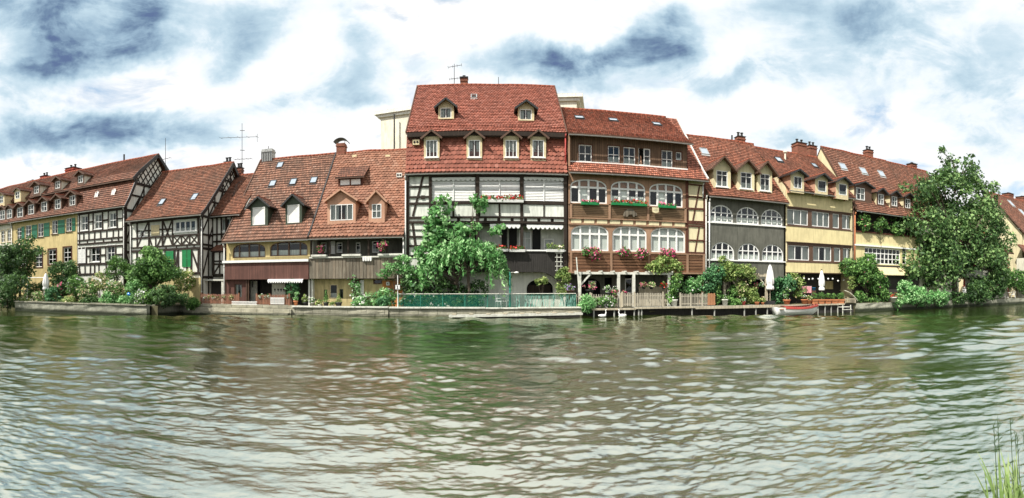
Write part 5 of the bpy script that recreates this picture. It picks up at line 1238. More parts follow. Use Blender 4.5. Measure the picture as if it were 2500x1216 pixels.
# ================================================================== FOLIAGE
def leaves_mesh(name, clumps, per, size, mats, parent, seed=0, flowers=None, droop=0.0, aspect=1.8, org=None, flat_=0.0):
    """clumps: (x, y, z, rx, ry, rz, tone); every leaf is a folded pair of small faces near a clump's surface"""
    rs = np.random.RandomState(seed); C, Nn, T, Mi, S = [], [], [], [], []
    for c in clumps:
        x, y, z, rx, ry, rz, tone = c; vol = (rx * ry * rz) ** (2 / 3.)
        n = max(12, int(4.2 * per * vol / size ** 2))
        d = rs.normal(size=(n, 3)); d /= np.linalg.norm(d, axis=1)[:, None]
        r = rs.uniform(.55, 1.08, (n, 1)) ; p = d * r * [rx, ry, rz] + [x, y, z]
        p[:, 2] -= droop * np.abs(rs.normal(size=n)) * rz
        nn = d + rs.normal(size=(n, 3)) * .75 + [0, -.25, .35]; nn /= np.linalg.norm(nn, axis=1)[:, None]
        C.append(p); Nn.append(nn); T.append(np.clip(tone + rs.normal(size=n) * .26, 0, 1)); S.append(size * rs.uniform(.6, 1.35, n)); m = np.zeros(n, int)
        if flowers is not None:
            fr = flowers[1] if not callable(flowers[1]) else flowers[1](c)
            k = (rs.rand(n) < fr) & (r[:, 0] > .8); m[k] = 1
            S[-1][k] *= flowers[2] if len(flowers) > 2 else .8
        Mi.append(m)
    C = np.vstack(C); Nn = np.vstack(Nn); T = np.concatenate(T); S = np.concatenate(S); Mi = np.concatenate(Mi); n = len(C)
    a = rs.normal(size=(n, 3)); a[:, 2] -= droop * 3; a -= (a * Nn).sum(1)[:, None] * Nn; a /= np.linalg.norm(a, axis=1)[:, None] + 1e-9; b = np.cross(Nn, a)
    L = S[:, None] * .5 * aspect ** .5; W = S[:, None] * .5 / aspect ** .5; L[Mi == 1] = S[Mi == 1][:, None] * .5; W[Mi == 1] = S[Mi == 1][:, None] * .5
    fold = Nn * (W * .45)
    V = np.stack([C - a * L, C + b * W - fold, C + a * L, C - b * W - fold], 1)     # 4 corners, folded on the midrib
    o = Vector((0, 0, 0)); r_ = parent
    while r_ is not None: o += r_.location; r_ = r_.parent
    V = (V - np.array(o)).reshape(-1, 3)
    me = bpy.data.meshes.new(name); me.vertices.add(4 * n); me.vertices.foreach_set('co', V.ravel())
    i4 = np.arange(n)[:, None] * 4; tri = np.concatenate([i4 + [0, 1, 2], i4 + [0, 2, 3]], 1).astype(np.int32)
    me.loops.add(6 * n); me.loops.foreach_set('vertex_index', tri.ravel()); me.polygons.add(2 * n)
    me.polygons.foreach_set('loop_start', np.arange(0, 6 * n, 3, dtype=np.int32)); me.polygons.foreach_set('loop_total', np.full(2 * n, 3, np.int32))
    me.polygons.foreach_set('material_index', np.repeat(Mi, 2).astype(np.int32))
    at = me.attributes.new('tint', 'FLOAT', 'POINT'); at.data.foreach_set('value', np.repeat(T, 4).astype(np.float32))
    for m in mats: me.materials.append(m)
    me.update(); me.validate(); ob = bpy.data.objects.new(name, me); col.objects.link(ob); ob.parent = parent; return ob
def envelope(blobs, n, cr, seed, bias=.55):
    """clumps scattered through a few big lobes, mostly near their surface"""
    rnd = random.Random(seed); out = []
    tot = sum(b[3] * b[4] * b[5] for b in blobs)
    for b in blobs:
        k = max(3, int(n * b[3] * b[4] * b[5] / tot))
        for _ in range(k):
            d = Vector((rnd.gauss(0, 1), rnd.gauss(0, 1), rnd.gauss(0, 1))).normalized(); r = bias + (1 - bias) * rnd.random() ** .6; q = cr * rnd.uniform(.6, 1.4)
            out.append((b[0] + d.x * b[3] * r, b[1] + d.y * b[4] * r, b[2] + d.z * b[5] * r, q, q, q * .8, min(1, max(0, .5 + rnd.gauss(0, .2) + .1 * d.z))))
    return out
def PB(x, y, V, rx, ry, d=None):
    """a lobe: centre seen at (x, y) at distance V across, half sizes given as they measure in the photograph"""
    k = V / cos(th(x)) / F; return (U(x, V), V, Z(x, y, V), rx * k, (d or (rx + ry) / 2) * k, ry * k)
def limbs(mb, base, tips, r0, fork=.4, m=0):
    b = Vector(base); top = sum((Vector(t) for t in tips), Vector()) / len(tips); f = b.lerp(top, fork); f.z = b.z + (top.z - b.z) * fork
    mid = b.lerp(f, .5) + Vector((random.uniform(-.08, .08) * (f.z - b.z), 0, 0))
    mb.tube(b, mid, r0, r0 * .85, 8, m); mb.tube(mid, f, r0 * .85, r0 * .7, 8, m)
    for t in tips:
        t = Vector(t); q = f.lerp(t, .5) + Vector((random.uniform(-.1, .1), random.uniform(-.1, .1), .12)) * (t - f).length
        mb.tube(f, q, r0 * .55, r0 * .32, 6, m); mb.tube(q, t, r0 * .32, r0 * .10, 6, m)
def plant(name, label, cat, blobs, n, cr, leaf, mt, per=2.2, seed=1, fl=None, base=None, trunk=None, droop=0, parts=('crown', 'trunk'), aspect=1.8, group=None, bias=.55, pot=None):
    bx_ = sum(b[0] for b in blobs) / len(blobs); by_ = sum(b[1] for b in blobs) / len(blobs); zb = base if base is not None else ZG
    r = root(name, label, cat, (bx_, by_, zb), group)
    cl = envelope(blobs, int(n * 1.9), cr, seed, bias)
    mats = [M[mt]] + ([M[fl[0]]] if fl else [])
    leaves_mesh(parts[0], cl, per, leaf, mats, r, seed, (fl[0],) + tuple(fl[1:]) if fl else None, droop, aspect)
    mb = MB(); tips = [(c[0], c[1], c[2]) for c in cl[::max(1, len(cl) // (trunk[1] if trunk else 6))]]
    limbs(mb, (bx_ if not trunk or len(trunk) < 3 else trunk[2], by_, zb - .05), tips, trunk[0] if trunk else .02, trunk[3] if trunk and len(trunk) > 3 else .35)
    mb.build(parts[1], M['bark'], r)
    if pot: put_pot(bx_, by_, zb - pot[1] if pot[2:] else zb, pot[0], pot[1], r)
    return r
def pot_mesh(mb, x, y, z, r, hgt):
    mb.lathe((x, y, z), [(r * .7, 0), (r * .92, hgt * .8), (r * 1.08, hgt * .8), (r * 1.08, hgt), (r * .95, hgt), (r * .9, hgt * .9)], 14); return mb
def put_pot(x, y, z, r, hgt, parent=None, mt='terracotta'):
    return pot_mesh(MB(), x, y, z, r, hgt).build('pot', M[mt], parent, True)
SH = ('foliage', 'stems')

# ---- trees, left to right
plant('garden_tree', 'dark leafy tree at the left edge of the picture, in front of the yellow house', 'tree', [PB(38, 640, 33, 52, 48), PB(60, 605, 33, 34, 26), PB(12, 650, 33, 30, 50), PB(90, 618, 33, 20, 14)], 110, .55, .22, 'lf_dark', 1.5, 2, ('fl_cream', lambda c: .08 if c[0] > U(55, 33) else .01, .8), trunk=(.16, 9), base=.4)
plant('waterside_bush', 'dark bush hanging over the water at the left edge below the leafy tree', 'bush', [PB(10, 715, 31, 40, 35), PB(40, 700, 31, 34, 36), PB(5, 750, 30.5, 26, 16)], 60, .45, .2, 'lf_dark', 1.6, 3, base=.1, trunk=(.06, 6))
plant('garden_tree', 'low dark bushy tree between the yellow house and the white parasol', 'tree', [PB(150, 668, 34.5, 36, 28), PB(175, 655, 34.5, 16, 16), PB(165, 690, 34.5, 30, 20)], 60, .42, .17, 'lf_dark', 1.7, 4, ('fl_cream', .02, .7), trunk=(.08, 7))
plant('garden_tree', 'bright green tree in front of the house with green shutters', 'tree', [PB(378, 655, 33.3, 52, 34), PB(372, 620, 33.3, 26, 18), PB(345, 690, 33.3, 34, 28), PB(415, 668, 33.3, 26, 20)], 120, .42, .17, 'lf_mid', 1.8, 5, trunk=(.12, 9))
plant('climbing_shrub', 'leafy climber on the corner of the black and white timbered house', 'climber', [PB(285, 645, 36, 24, 18), PB(305, 660, 36, 18, 22), PB(270, 668, 36, 16, 16)], 45, .3, .14, 'lf_mid', 1.6, 6, trunk=(.05, 6))
plant('round_bush', 'dark rounded bush above the corner of the concrete garden wall', 'bush', [PB(405, 722, 31.9, 36, 22), PB(435, 730, 32.5, 20, 16)], 50, .3, .11, 'lf_dark', 2.2, 7, trunk=(.04, 5))
# flower beds above the garden wall
def shrub(label, x, y, rx, ry, V, mt, fl=None, n=26, leaf=.13, seed=0, name='flowering_shrub', cat='shrub', per=1.7, cr=.24, droop=0, extra=(), base=None, aspect=1.8, pot=None, group=None):
    return plant(name, label, cat, [PB(x, y, V, rx, ry)] + [PB(*e) for e in extra], n, cr, leaf, mt, per, seed + int(x), (fl[0], min(.5, fl[1] * 1.8), 1.2) if fl else None, base=base, trunk=(.025, 5), droop=droop, parts=SH, aspect=aspect, pot=pot, group=group)
shrub('small pale shrub at the left end of the garden wall beside the white frame', 60, 738, 18, 12, 31.6, 'lf_yel', ('fl_white', .12))
shrub('rose bush with orange pink blooms right of the white frame', 95, 730, 18, 20, 31.8, 'lf_mid', ('fl_cream', .3, 1.0))
shrub('broad leaved green plant under the closed white parasol', 132, 722, 24, 22, 32, 'lf_blue', None, leaf=.22)
shrub('low yellow green clump hanging on the garden wall edge', 168, 738, 20, 12, 31.5, 'lf_yel', ('fl_cream', .05))
shrub('pale pink rose bush behind the low yellow green clump', 155, 705, 14, 16, 32.5, 'lf_dark', ('fl_pink', .07))
shrub('tall leafy shrub on the left of the pale yellow roses', 185, 695, 22, 26, 32.6, 'lf_mid', ('fl_white', .03), n=34)
shrub('shrub covered with pale yellow roses before the timbered house', 215, 710, 26, 26, 32.2, 'lf_mid', ('fl_cream', .16), n=40)
shrub('tall climbing rose with cream flowers under the timbered house wall', 240, 690, 22, 24, 33.0, 'lf_yel', ('fl_cream', .16), n=34)
shrub('dark green ground plant trailing over the middle of the garden wall', 218, 738, 22, 12, 31.5, 'lf_dark')
shrub('rose bush with yellow blooms left of the blue gazing ball', 278, 708, 20, 26, 32.2, 'lf_mid', ('fl_cream', .2), n=36)
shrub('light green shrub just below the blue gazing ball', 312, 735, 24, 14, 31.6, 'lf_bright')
shrub('leafy plant with big leaves between the roses and the gazing ball', 262, 733, 24, 15, 31.6, 'lf_bright', leaf=.2)
shrub('hollyhocks with white flower spikes right of the gazing ball', 348, 728, 18, 20, 31.8, 'lf_mid', ('fl_white', .18))
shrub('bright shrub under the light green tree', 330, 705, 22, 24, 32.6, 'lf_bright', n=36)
shrub('dark leaved shrub under the bright green tree, beside the round bush', 372, 728, 20, 18, 31.9, 'lf_mid')
shrub('small bush by the thin fence at the foot of the ochre base wall', 445, 690, 20, 24, 35.6, 'lf_yel', ('fl_cream', .08))
shrub('yellow flowering climber on the ochre base wall', 462, 680, 14, 22, 36.5, 'lf_yel', ('fl_cream', .12), n=24)
shrub('grassy tuft on the slope beside the brown picket fence', 470, 742, 16, 12, 34.6, 'lf_mid', base=.3)

plant('hedge', 'dark hedge along the foot of the yellow house behind the white parasol', 'hedge', [PB(95, 715, 34.6, 50, 26, 14), PB(160, 722, 34.6, 44, 24, 14)], 90, .32, .14, 'lf_dark', 1.5, 60, trunk=(.04, 6), parts=SH)
plant('hedge', 'mixed green hedge at the foot of the black and white timbered house', 'hedge', [PB(215, 728, 34.8, 34, 18, 12), PB(290, 722, 34.8, 44, 22, 14), PB(345, 730, 34.6, 34, 20, 14)], 90, .3, .14, 'lf_mid', 1.5, 61, ('fl_cream', .04), trunk=(.04, 6), parts=SH)
plant('hedge', 'dark leafy plants crowding behind the green netting below the vine', 'hedge', [PB(1010, 735, 35.8, 34, 18, 10), PB(1070, 738, 35.8, 34, 16, 10), PB(1140, 738, 35.8, 40, 16, 10)], 80, .24, .14, 'lf_dark', 1.5, 62, ('fl_white', .03), trunk=(.03, 6), parts=SH)
shrub('white and pink flowers growing through the pale picket fence', 1478, 738, 28, 14, 35.7, 'lf_mid', ('fl_white', .14), n=40)
shrub('wild green grasses hanging over the jetty corner by the netting', 1432, 742, 16, 20, 35.2, 'lf_bright', n=30, aspect=3.2)
# ---- the great climber on the tall house
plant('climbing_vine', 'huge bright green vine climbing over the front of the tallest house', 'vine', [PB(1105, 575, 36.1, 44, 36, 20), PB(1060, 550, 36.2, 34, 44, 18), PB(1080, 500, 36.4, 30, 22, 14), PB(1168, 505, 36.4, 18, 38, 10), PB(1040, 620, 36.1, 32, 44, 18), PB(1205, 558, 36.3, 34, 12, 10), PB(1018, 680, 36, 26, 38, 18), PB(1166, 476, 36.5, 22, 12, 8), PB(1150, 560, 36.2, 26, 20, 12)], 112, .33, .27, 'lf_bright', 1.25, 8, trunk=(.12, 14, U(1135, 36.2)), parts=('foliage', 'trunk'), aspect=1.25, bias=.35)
def weeping(label, x, y, V, rx, ry, n, seed):
    """strands of leaves falling from a low dome"""
    c = PB(x, y, V, rx, ry); r = root('weeping_tree', label, 'tree', (c[0], V, ZG)); rnd = random.Random(seed); cl = []; tips = []
    for k in range(n):
        g, q = rnd.uniform(0, 2 * pi), rnd.random() ** .55; px, py = c[0] + c[3] * q * cos(g), V - .1 + 1.1 * q * sin(g); top = c[2] + c[5] * (1 - q * q) ** .5 * rnd.uniform(.85, 1.05); L = rnd.uniform(.5, 1.5) * (.5 + .6 * q) * c[5]; m = 3
        tone = min(1, max(0, rnd.gauss(.6, .22)))
        for i in range(m): t = i / m; cl.append((px + (px - c[0]) * .22 * t, py - .25 * t, top - L * t, .16, .15, L / m * .62, tone - .12 * t))
        tips.append((px, py, top))
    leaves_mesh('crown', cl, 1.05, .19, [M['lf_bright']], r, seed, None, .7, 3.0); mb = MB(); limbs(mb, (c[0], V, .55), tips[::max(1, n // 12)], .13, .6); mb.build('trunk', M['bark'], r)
weeping('weeping bright green tree drooping in front of the vine, by the green netting fence', 1138, 642, 35.8, 96, 58, 130, 9)
plant('climbing_shrub', 'dark leafy climber beside the stem of the weeping tree', 'climber', [PB(1080, 705, 36.3, 50, 28, 22), PB(1000, 690, 36.3, 24, 34, 20), PB(1160, 710, 36.3, 30, 28, 18)], 70, .3, .15, 'lf_dark', 1.5, 10, ('fl_white', .04), trunk=(.05, 6))
plant('climbing_vine', 'light green vine hanging across the weathered balcony boards', 'vine', [PB(965, 655, 36.0, 36, 16, 12), PB(985, 640, 36.0, 20, 20, 10), PB(940, 668, 36.1, 18, 10, 8)], 44, .22, .14, 'lf_bright', 1.4, 11, trunk=(.03, 5), parts=('foliage', 'stems'))
plant('climbing_rose', 'tall climber with white flowers beside the dark doorway of the weathered balcony house', 'climber', [PB(866, 690, 36.9, 12, 24, 8), PB(870, 720, 36.9, 12, 22, 8), PB(858, 675, 36.9, 10, 10, 6)], 36, .16, .1, 'lf_bright', 1.3, 12, ('fl_white', .15, 1.0), trunk=(.02, 5), parts=SH)
shrub('tall grassy garden bed in front of the orange wall', 905, 735, 40, 18, 36.3, 'lf_bright', ('fl_white', .03), n=50, leaf=.16, aspect=3.5, extra=((945, 728, 36.3, 24, 22), (872, 738, 36.3, 16, 14)))
shrub('blue green bushy plant at the foot of the sign post', 935, 735, 16, 16, 35.9, 'lf_blue')
plant('hanging_plant', 'dark leafy plant hanging beside the painted panel of the porch', 'plant', [PB(714, 705, 36.9, 14, 24, 10), PB(712, 690, 36.9, 16, 10, 10)], 30, .2, .12, 'lf_blue', 1.6, 14, trunk=(.02, 5), parts=SH)

# ---- right of the tall house
plant('climbing_vine', 'yellow green climber spilling over the pergola on to the brown slats', 'climber', [PB(1620, 645, 36.1, 34, 18, 12), PB(1600, 655, 36.0, 22, 12, 10), PB(1650, 660, 36, 14, 22, 10)], 50, .24, .15, 'lf_yel', 1.4, 15, trunk=(.04, 6, U(1655, 36.1)), parts=SH)
plant('potted_tree', 'slender leafy tree in a pale pot right of the white pergola', 'tree', [PB(1645, 700, 35.9, 14, 26, 12), PB(1640, 728, 35.9, 12, 16, 11), PB(1655, 680, 35.9, 12, 14, 10)], 46, .2, .13, 'lf_mid', 1.5, 16, ('fl_white', .03), trunk=(.03, 6))
put_pot_list = [('pale tapered pot of the slender tree beside the picket fence', 1644, 752, .26, .5, 'whiteold')]
plant('climbing_vine', 'narrow yellow green climber between the green netting and the white pole', 'climber', [PB(1372, 690, 36.3, 14, 36, 10), PB(1380, 670, 36.3, 14, 20, 10)], 36, .2, .13, 'lf_yel', 1.5, 17, trunk=(.03, 5), parts=SH)
plant('standard_tree', 'little round headed tree on a pale stem in front of the cellar arch', 'tree', [PB(1323, 686, 36.2, 15, 9, 12)], 18, .14, .1, 'lf_yel', 1.6, 18, trunk=(.035, 6, None and 0) if False else (.035, 6))
plant('garden_shrub', 'leafy green shrub with white flowers in the dark gap right of the pergola', 'shrub', [PB(1690, 700, 36.4, 24, 20, 16), PB(1700, 685, 36.4, 16, 14, 12)], 40, .24, .16, 'lf_bright', 1.5, 19, ('fl_white', .05), trunk=(.03, 6), parts=SH)
plant('garden_tree', 'dense green tree covering the corner of the dark grey house', 'tree', [PB(1738, 685, 36.0, 20, 32, 16), PB(1750, 665, 36, 18, 18, 14), PB(1730, 715, 36, 14, 24, 12)], 70, .26, .15, 'lf_blue', 1.6, 20, trunk=(.06, 7))
plant('conifer', 'narrow dark green conifer beside the brown pickets', 'tree', [PB(1752, 722, 35.8, 9, 24, 8), PB(1752, 700, 35.8, 6, 14, 5)], 36, .14, .08, 'lf_mid', 2.0, 21, trunk=(.04, 6))
plant('garden_tree', 'light green spreading tree at the left of the small pergola', 'tree', [PB(1778, 665, 36.1, 26, 24, 16), PB(1790, 648, 36.1, 20, 14, 12), PB(1768, 640, 36.1, 14, 14, 10)], 60, .25, .15, 'lf_yel', 1.4, 22, trunk=(.05, 7))
plant('garden_tree', 'airy light green tree on a pale trunk leaning over the small pergola', 'tree', [PB(1812, 663, 36.2, 34, 16, 16), PB(1830, 676, 36.2, 20, 10, 12)], 50, .25, .15, 'lf_yel', 1.2, 23, trunk=(.06, 8, U(1797, 36.2), .6))
shrub('yellow leaved shrub under the small pergola', 1808, 708, 14, 22, 36.2, 'lf_yel', ('fl_cream', .1), n=34)
shrub('hollow leafy shrub between the two pale trunks', 1785, 715, 12, 22, 36.5, 'lf_mid', ('fl_cream', .04), n=26)
shrub('low bush at the jetty edge below the pale trunk', 1792, 740, 18, 9, 35.8, 'lf_mid')
shrub('leaning grassy shrub beside the terracotta pots', 1832, 722, 16, 20, 36.2, 'lf_yel', n=26)
plant('garden_shrub', 'large leaved dark shrub right of the tall closed parasol', 'shrub', [PB(1905, 705, 36.6, 22, 28, 16), PB(1925, 692, 36.7, 24, 18, 14), PB(1898, 725, 36.4, 14, 18, 12)], 60, .26, .2, 'lf_blue', 1.5, 25, trunk=(.04, 6), parts=SH)
plant('garden_shrub', 'reddish green shrub under the string of white lamps', 'shrub', [PB(1948, 700, 36.7, 20, 26, 14), PB(1940, 678, 36.7, 14, 12, 10)], 40, .22, .15, 'lf_yel', 1.2, 26, ('fl_cream', .06), trunk=(.03, 6), parts=SH)
plant('garden_tree', 'wide leafy tree in front of the yellow banded house end', 'tree', [PB(2110, 665, 36.0, 46, 30, 20), PB(2075, 655, 36.1, 28, 22, 16), PB(2140, 690, 36.0, 34, 26, 18), PB(2120, 640, 36.3, 30, 22, 12), PB(2150, 720, 36, 26, 20, 16)], 190, .32, .18, 'lf_mid', 1.5, 27, ('fl_pink', .012, .9), trunk=(.1, 9))
plant('standard_tree', 'thin yellow leaved young tree beside the wicker seat', 'tree', [PB(2080, 690, 35.7, 11, 18, 8)], 20, .15, .1, 'lf_yel', 1.3, 28, trunk=(.025, 6))
plant('garden_shrub', 'shrub with pink blossoms at the foot of the wide leafy tree', 'shrub', [PB(2100, 725, 35.8, 22, 16, 12), PB(2130, 738, 35.7, 20, 10, 10)], 40, .2, .13, 'lf_mid', 1.4, 29, ('fl_pink', .05), trunk=(.02, 5), parts=SH)
plant('balcony_plant', 'green plants trailing over the leafy brown balcony', 'plant', [PB(2112, 545, 36.8, 20, 20, 8), PB(2150, 550, 36.8, 24, 18, 8), PB(2190, 560, 36.8, 22, 16, 8)], 60, .26, .17, 'lf_mid', 1.5, 30, ('fl_pink', .03), base=6.0, trunk=(.02, 6), parts=SH)
big = [PB(2310, 470, 37.5, 72, 50, 50), PB(2262, 560, 37, 62, 58, 50), PB(2395, 545, 37, 66, 56, 50), PB(2290, 640, 36.6, 72, 62, 50), PB(2400, 650, 36.6, 66, 62, 46), PB(2238, 470, 37.2, 36, 34, 34), PB(2410, 470, 37.2, 34, 34, 34), PB(2345, 425, 37.5, 48, 30, 36), PB(2340, 580, 37.2, 90, 60, 50), PB(2440, 585, 37, 40, 32, 34), PB(2215, 540, 36.8, 30, 26, 26), PB(2225, 640, 36.4, 34, 30, 28)]
t = plant('large_tree', 'very large dark green tree standing at the water beside the last yellow house', 'tree', big, 330, .95, .32, 'lf_tree', 1.25, 31, trunk=(.45, 18), base=.3, bias=.72)
cl = envelope([PB(2305, 375, 37.5, 26, 16, 20), PB(2320, 400, 37.5, 14, 22, 14), PB(2380, 395, 37.5, 22, 18, 18), PB(2375, 425, 37.5, 20, 24, 16), PB(2395, 450, 37.5, 20, 24, 16)], 46, .42, 33)
leaves_mesh('top_branches', cl, .8, .30, [M['lf_tree']], t, 33)
mb = MB(); limbs(mb, (U(2330, 37.5), 37.5, Z(2330, 470, 37.5)), [(c[0], c[1], c[2]) for c in cl[::3]], .14); mb.build('branch', M['bark'], t)
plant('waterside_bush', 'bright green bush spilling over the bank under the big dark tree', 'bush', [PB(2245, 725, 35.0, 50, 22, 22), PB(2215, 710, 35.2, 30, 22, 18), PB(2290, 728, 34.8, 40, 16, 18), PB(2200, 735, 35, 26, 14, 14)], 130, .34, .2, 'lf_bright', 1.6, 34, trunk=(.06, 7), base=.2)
plant('waterside_bush', 'shaded green bush low on the bank right of the big trunk', 'bush', [PB(2390, 715, 35.0, 50, 26, 22), PB(2340, 725, 34.9, 30, 16, 16), PB(2430, 700, 35.5, 34, 34, 20)], 110, .42, .24, 'lf_dark', 1.5, 35, trunk=(.06, 7), base=.2)
plant('waterside_bush', 'light green bush at the right edge behind the white garden table', 'bush', [PB(2485, 685, 35.6, 34, 26, 18), PB(2460, 675, 35.8, 22, 22, 14), PB(2510, 700, 35.6, 20, 24, 14)], 80, .42, .24, 'lf_mid', 1.5, 36, trunk=(.05, 7))

# ================================================================== RIVER WALLS, STEPS, JETTY
def wobbly_wall(name, label, x0, x1, y0, y1, z0, z1, mt, cap=True, step=.8, seed=0, mtc='whiteold'):
    """masonry with an uneven face and top"""
    o = root(name, label, 'river wall', ((x0 + x1) / 2, y0, z0)); mb = MB(); n = max(2, int((x1 - x0) / step)); nz = 5
    def P(i, j):
        x = lerp(x0, x1, i / n); z = lerp(z0, z1, j / nz); return (x, y0 + .09 * noise.noise((x * 1.3 + seed, z * 2.2, 1)) + .04 * noise.noise((x * 5, z * 6, seed)), z + (.04 * noise.noise((x * 1.1, 4, seed)) if j == nz else 0))
    for i in range(n):
        for j in range(nz): mb.quad(P(i, j), P(i + 1, j), P(i + 1, j + 1), P(i, j + 1))
        a, b = P(i, nz), P(i + 1, nz); mb.quad(a, b, (b[0], y1, b[2]), (a[0], y1, a[2]))
    for e, i in ((x0, 0), (x1, n)):
        for j in range(nz): a, b = P(i, j), P(i, j + 1); mb.quad(a, b, (b[0], y1, b[2]), (a[0], y1, a[2]))
    mb.build('masonry', M[mt], o)
    if cap:
        mb = MB(); k = max(1, int((x1 - x0) / 1.9)); rnd = random.Random(seed)
        for i in range(k): a, b = lerp(x0, x1, i / k) + .012, lerp(x0, x1, (i + 1) / k) - .012; dz = rnd.uniform(-.015, .015); mb.box(a, b, y0 - .08 - rnd.uniform(0, .05), min(y0 + .5, y1), z1 + .02 + dz, z1 + .11 + dz)
        mb.build('coping', M[mtc], o)
    return o
xa, xb = U(42, 30.9), U(364, 30.9)
wobbly_wall('garden_wall', 'stained concrete wall holding up the flower garden on the left', xa, xb, 30.6, 31.6, -.6, .66, 'conc', seed=1, mtc='stonew')
o = root('garden_wall', 'short mossy return wall at the corner of the left garden', 'river wall', (xb, 33, -.6)); mb = MB(); mb.box(xb - .35, xb, 31.0, 35.4, -.6, .68); mb.box(xb, U(455, 35.2), 35.0, 35.4, -.6, .62); mb.build('masonry', M['conc'], o); MB().box(xb - .4, xb + .05, 31.6, 35.3, .685, .75).build('coping', M['stonew'], o)
mb = MB(); mb.box(xa - .02, xa + .4, 31.6, 36, -.6, .66)
tag(mb.build('garden_wall', M['conc']), 'low side wall closing the left garden below the dark bush', 'river wall')
q0, q1 = U(455, 34.9), U(712, 34.9)
o = root('stone_steps', 'broad pale stone landing steps below the brown picket fences', 'steps', ((q0 + q1) / 2, 34.6, -.5)); 
for k, (a, b, ya, z0, z1) in enumerate(((q0 + .1, q1 - .1, 34.35, -.5, .20), (q0 + .7, q1, 34.75, -.5, .46), (q0 + .95, q1 + .2, 35.1, -.5, .72))):
    mb = MB(); n = 24
    P = lambda i, y, z: (lerp(a, b, i / n), y + .06 * noise.noise((lerp(a, b, i / n) * 1.7, k, 0)), z + .025 * noise.noise((lerp(a, b, i / n) * 1.2, k, 5)))
    for i in range(n): mb.quad(P(i, ya, z0), P(i + 1, ya, z0), P(i + 1, ya, z1), P(i, ya, z1)); mb.quad(P(i, ya, z1), P(i + 1, ya, z1), (P(i + 1, 0, 0)[0], 36.5, z1), (P(i, 0, 0)[0], 36.5, z1))
    mb.quad((a, ya, z0), (a, 36.5, z0), (a, 36.5, z1), (a, ya, z1)); mb.quad((b, ya, z0), (b, 36.5, z0), (b, 36.5, z1), (b, ya, z1)); mb.build('step', M['stonew'], o)
wobbly_wall('quay_wall', 'pale stone quay wall below the cypress pots and the garden bed', U(714, 35) , U(948, 35), 34.95, 36.3, -.5, .62, 'stonew', seed=3)
wobbly_wall('quay_wall', 'rough stone quay wall under the green netting fence', U(950, 35), U(1420, 35), 35.0, 36.3, -.5, .60, 'stonew', seed=5)
wobbly_wall('quay_wall', 'dark bank wall in the shade under the wooden jetty', U(1424, 35.5), U(2085, 35.5), 35.55, 36.4, -.6, .55, 'board_blk', cap=False, seed=7)  # black board colour on the masonry imitates the shade below the deck
wobbly_wall('quay_wall', 'dark overgrown bank wall under the trees on the right', U(2090, 35.4), 62, 35.2, 36.4, -.6, .6, 'conc', cap=False, seed=9)
wobbly_wall('quay_wall', 'low quay wall carrying the white garden table at the right edge', 62.1, 90, 34.9, 36.4, -.6, .62, 'stonew', seed=10)
# boulders at the foot of the rough wall
rnd = random.Random(5)
for k, (x, w_, lab) in enumerate(((1330, .5, 'flat pale boulder under the right end of the green netting'), (1352, .35, 'small round boulder next to the flat pale one below the netting'), (1392, .6, 'largest pale boulder beside the corner of the netting fence'), (1290, .4, 'worn stone block at the foot of the green lamp post wall'))):
    u, V = U(x, 34.7), 34.75; mb = MB(); mb.lathe((u, V, -.15), [(w_ * .9, 0), (w_, .2), (w_ * .85, .42), (w_ * .4, .52), (.02, .54)], 9, 0, .12, 2); tag(mb.build('boulder', M['stonew'], None, False), lab, 'rock')
# wooden jetty on stilts
def jetty(label, x0, x1, ya, yb, z, posts, mt='wood_gy', th_=.12, grp=None):
    a, b = U(x0, ya), U(x1, ya); o = root('wooden_jetty', label, 'jetty', ((a + b) / 2, ya, -.3)); mb = MB(); n = int((b - a) / .16)
    for k in range(n): p = lerp(a, b, k / n); mb.box(p + .006, p + (b - a) / n - .006, ya + .06, yb, z - .05 + random.uniform(-.004, .004), z)
    mb.build('deck', M[mt], o); MB().box(a - .02, b + .02, ya, ya + .055, z - th_, z + .015).build('fascia_beam', M['wood_lt'], o)
    for x in posts: u = U(x, ya + .1); MB().tube((u, ya + .14, -.7), (u, ya + .14, z - .055), .06, .055, 8).build('stilt', M['wood_gy'], o)
    return o
jetty('plank jetty with white beam edge below the white picket fence', 1446, 1552, 34.9, 36.3, .60, (1450, 1500, 1526, 1549))
jetty('slightly higher jetty stretch with a bright edge in front of the slender potted tree', 1553, 1698, 34.8, 36.3, .66, (1560, 1567, 1690))
jetty('long grey jetty running up to the moored boat', 1699, 1886, 34.8, 36.2, .66, (1745, 1818, 1846, 1874), th_=.2)
jetty('low jetty behind the moored boat carrying the terracotta troughs', 1888, 2062, 35.3, 36.3, .62, (1998, 2015, 2030, 2046, 2060))
# floating pontoon of logs
o = root('floating_pontoon', 'long low floating pontoon of pale planks in front of the rough quay wall', 'pontoon', (U(1250, 33.6), 33.7, 0)); p0, p1 = U(1096, 33.4), U(1420, 34.6)
mb = MB(); mb.bar((p0, 33.35, .20), (p1, 34.3, .28), .14, .14, (0, 0, 1)); mb.build('edge_beam', M['whiteold'], o); mb = MB(); mb.bar((p0, 33.95, .20), (p1, 34.7, .28), .14, .14, (0, 0, 1)); mb.build('back_beam', M['whiteold'], o)
for k in range(8):
    t = (k + .3) / 8; x = lerp(p0, p1, t); y = lerp(33.3, 34.25, t); MB().bar((x, y - .02, .30 + .08 * t), (x, y + .75, .30 + .08 * t), .26, .05, (0, 0, 1)).build('cross_plank', M['wood_lt'], o)
mb = MB(); mb.bar((p0 + .2, 33.65, .06), (p1 - .2, 34.5, .10), .5, .24, (0, 0, 1)); mb.build('float', M['board_blk'], o)
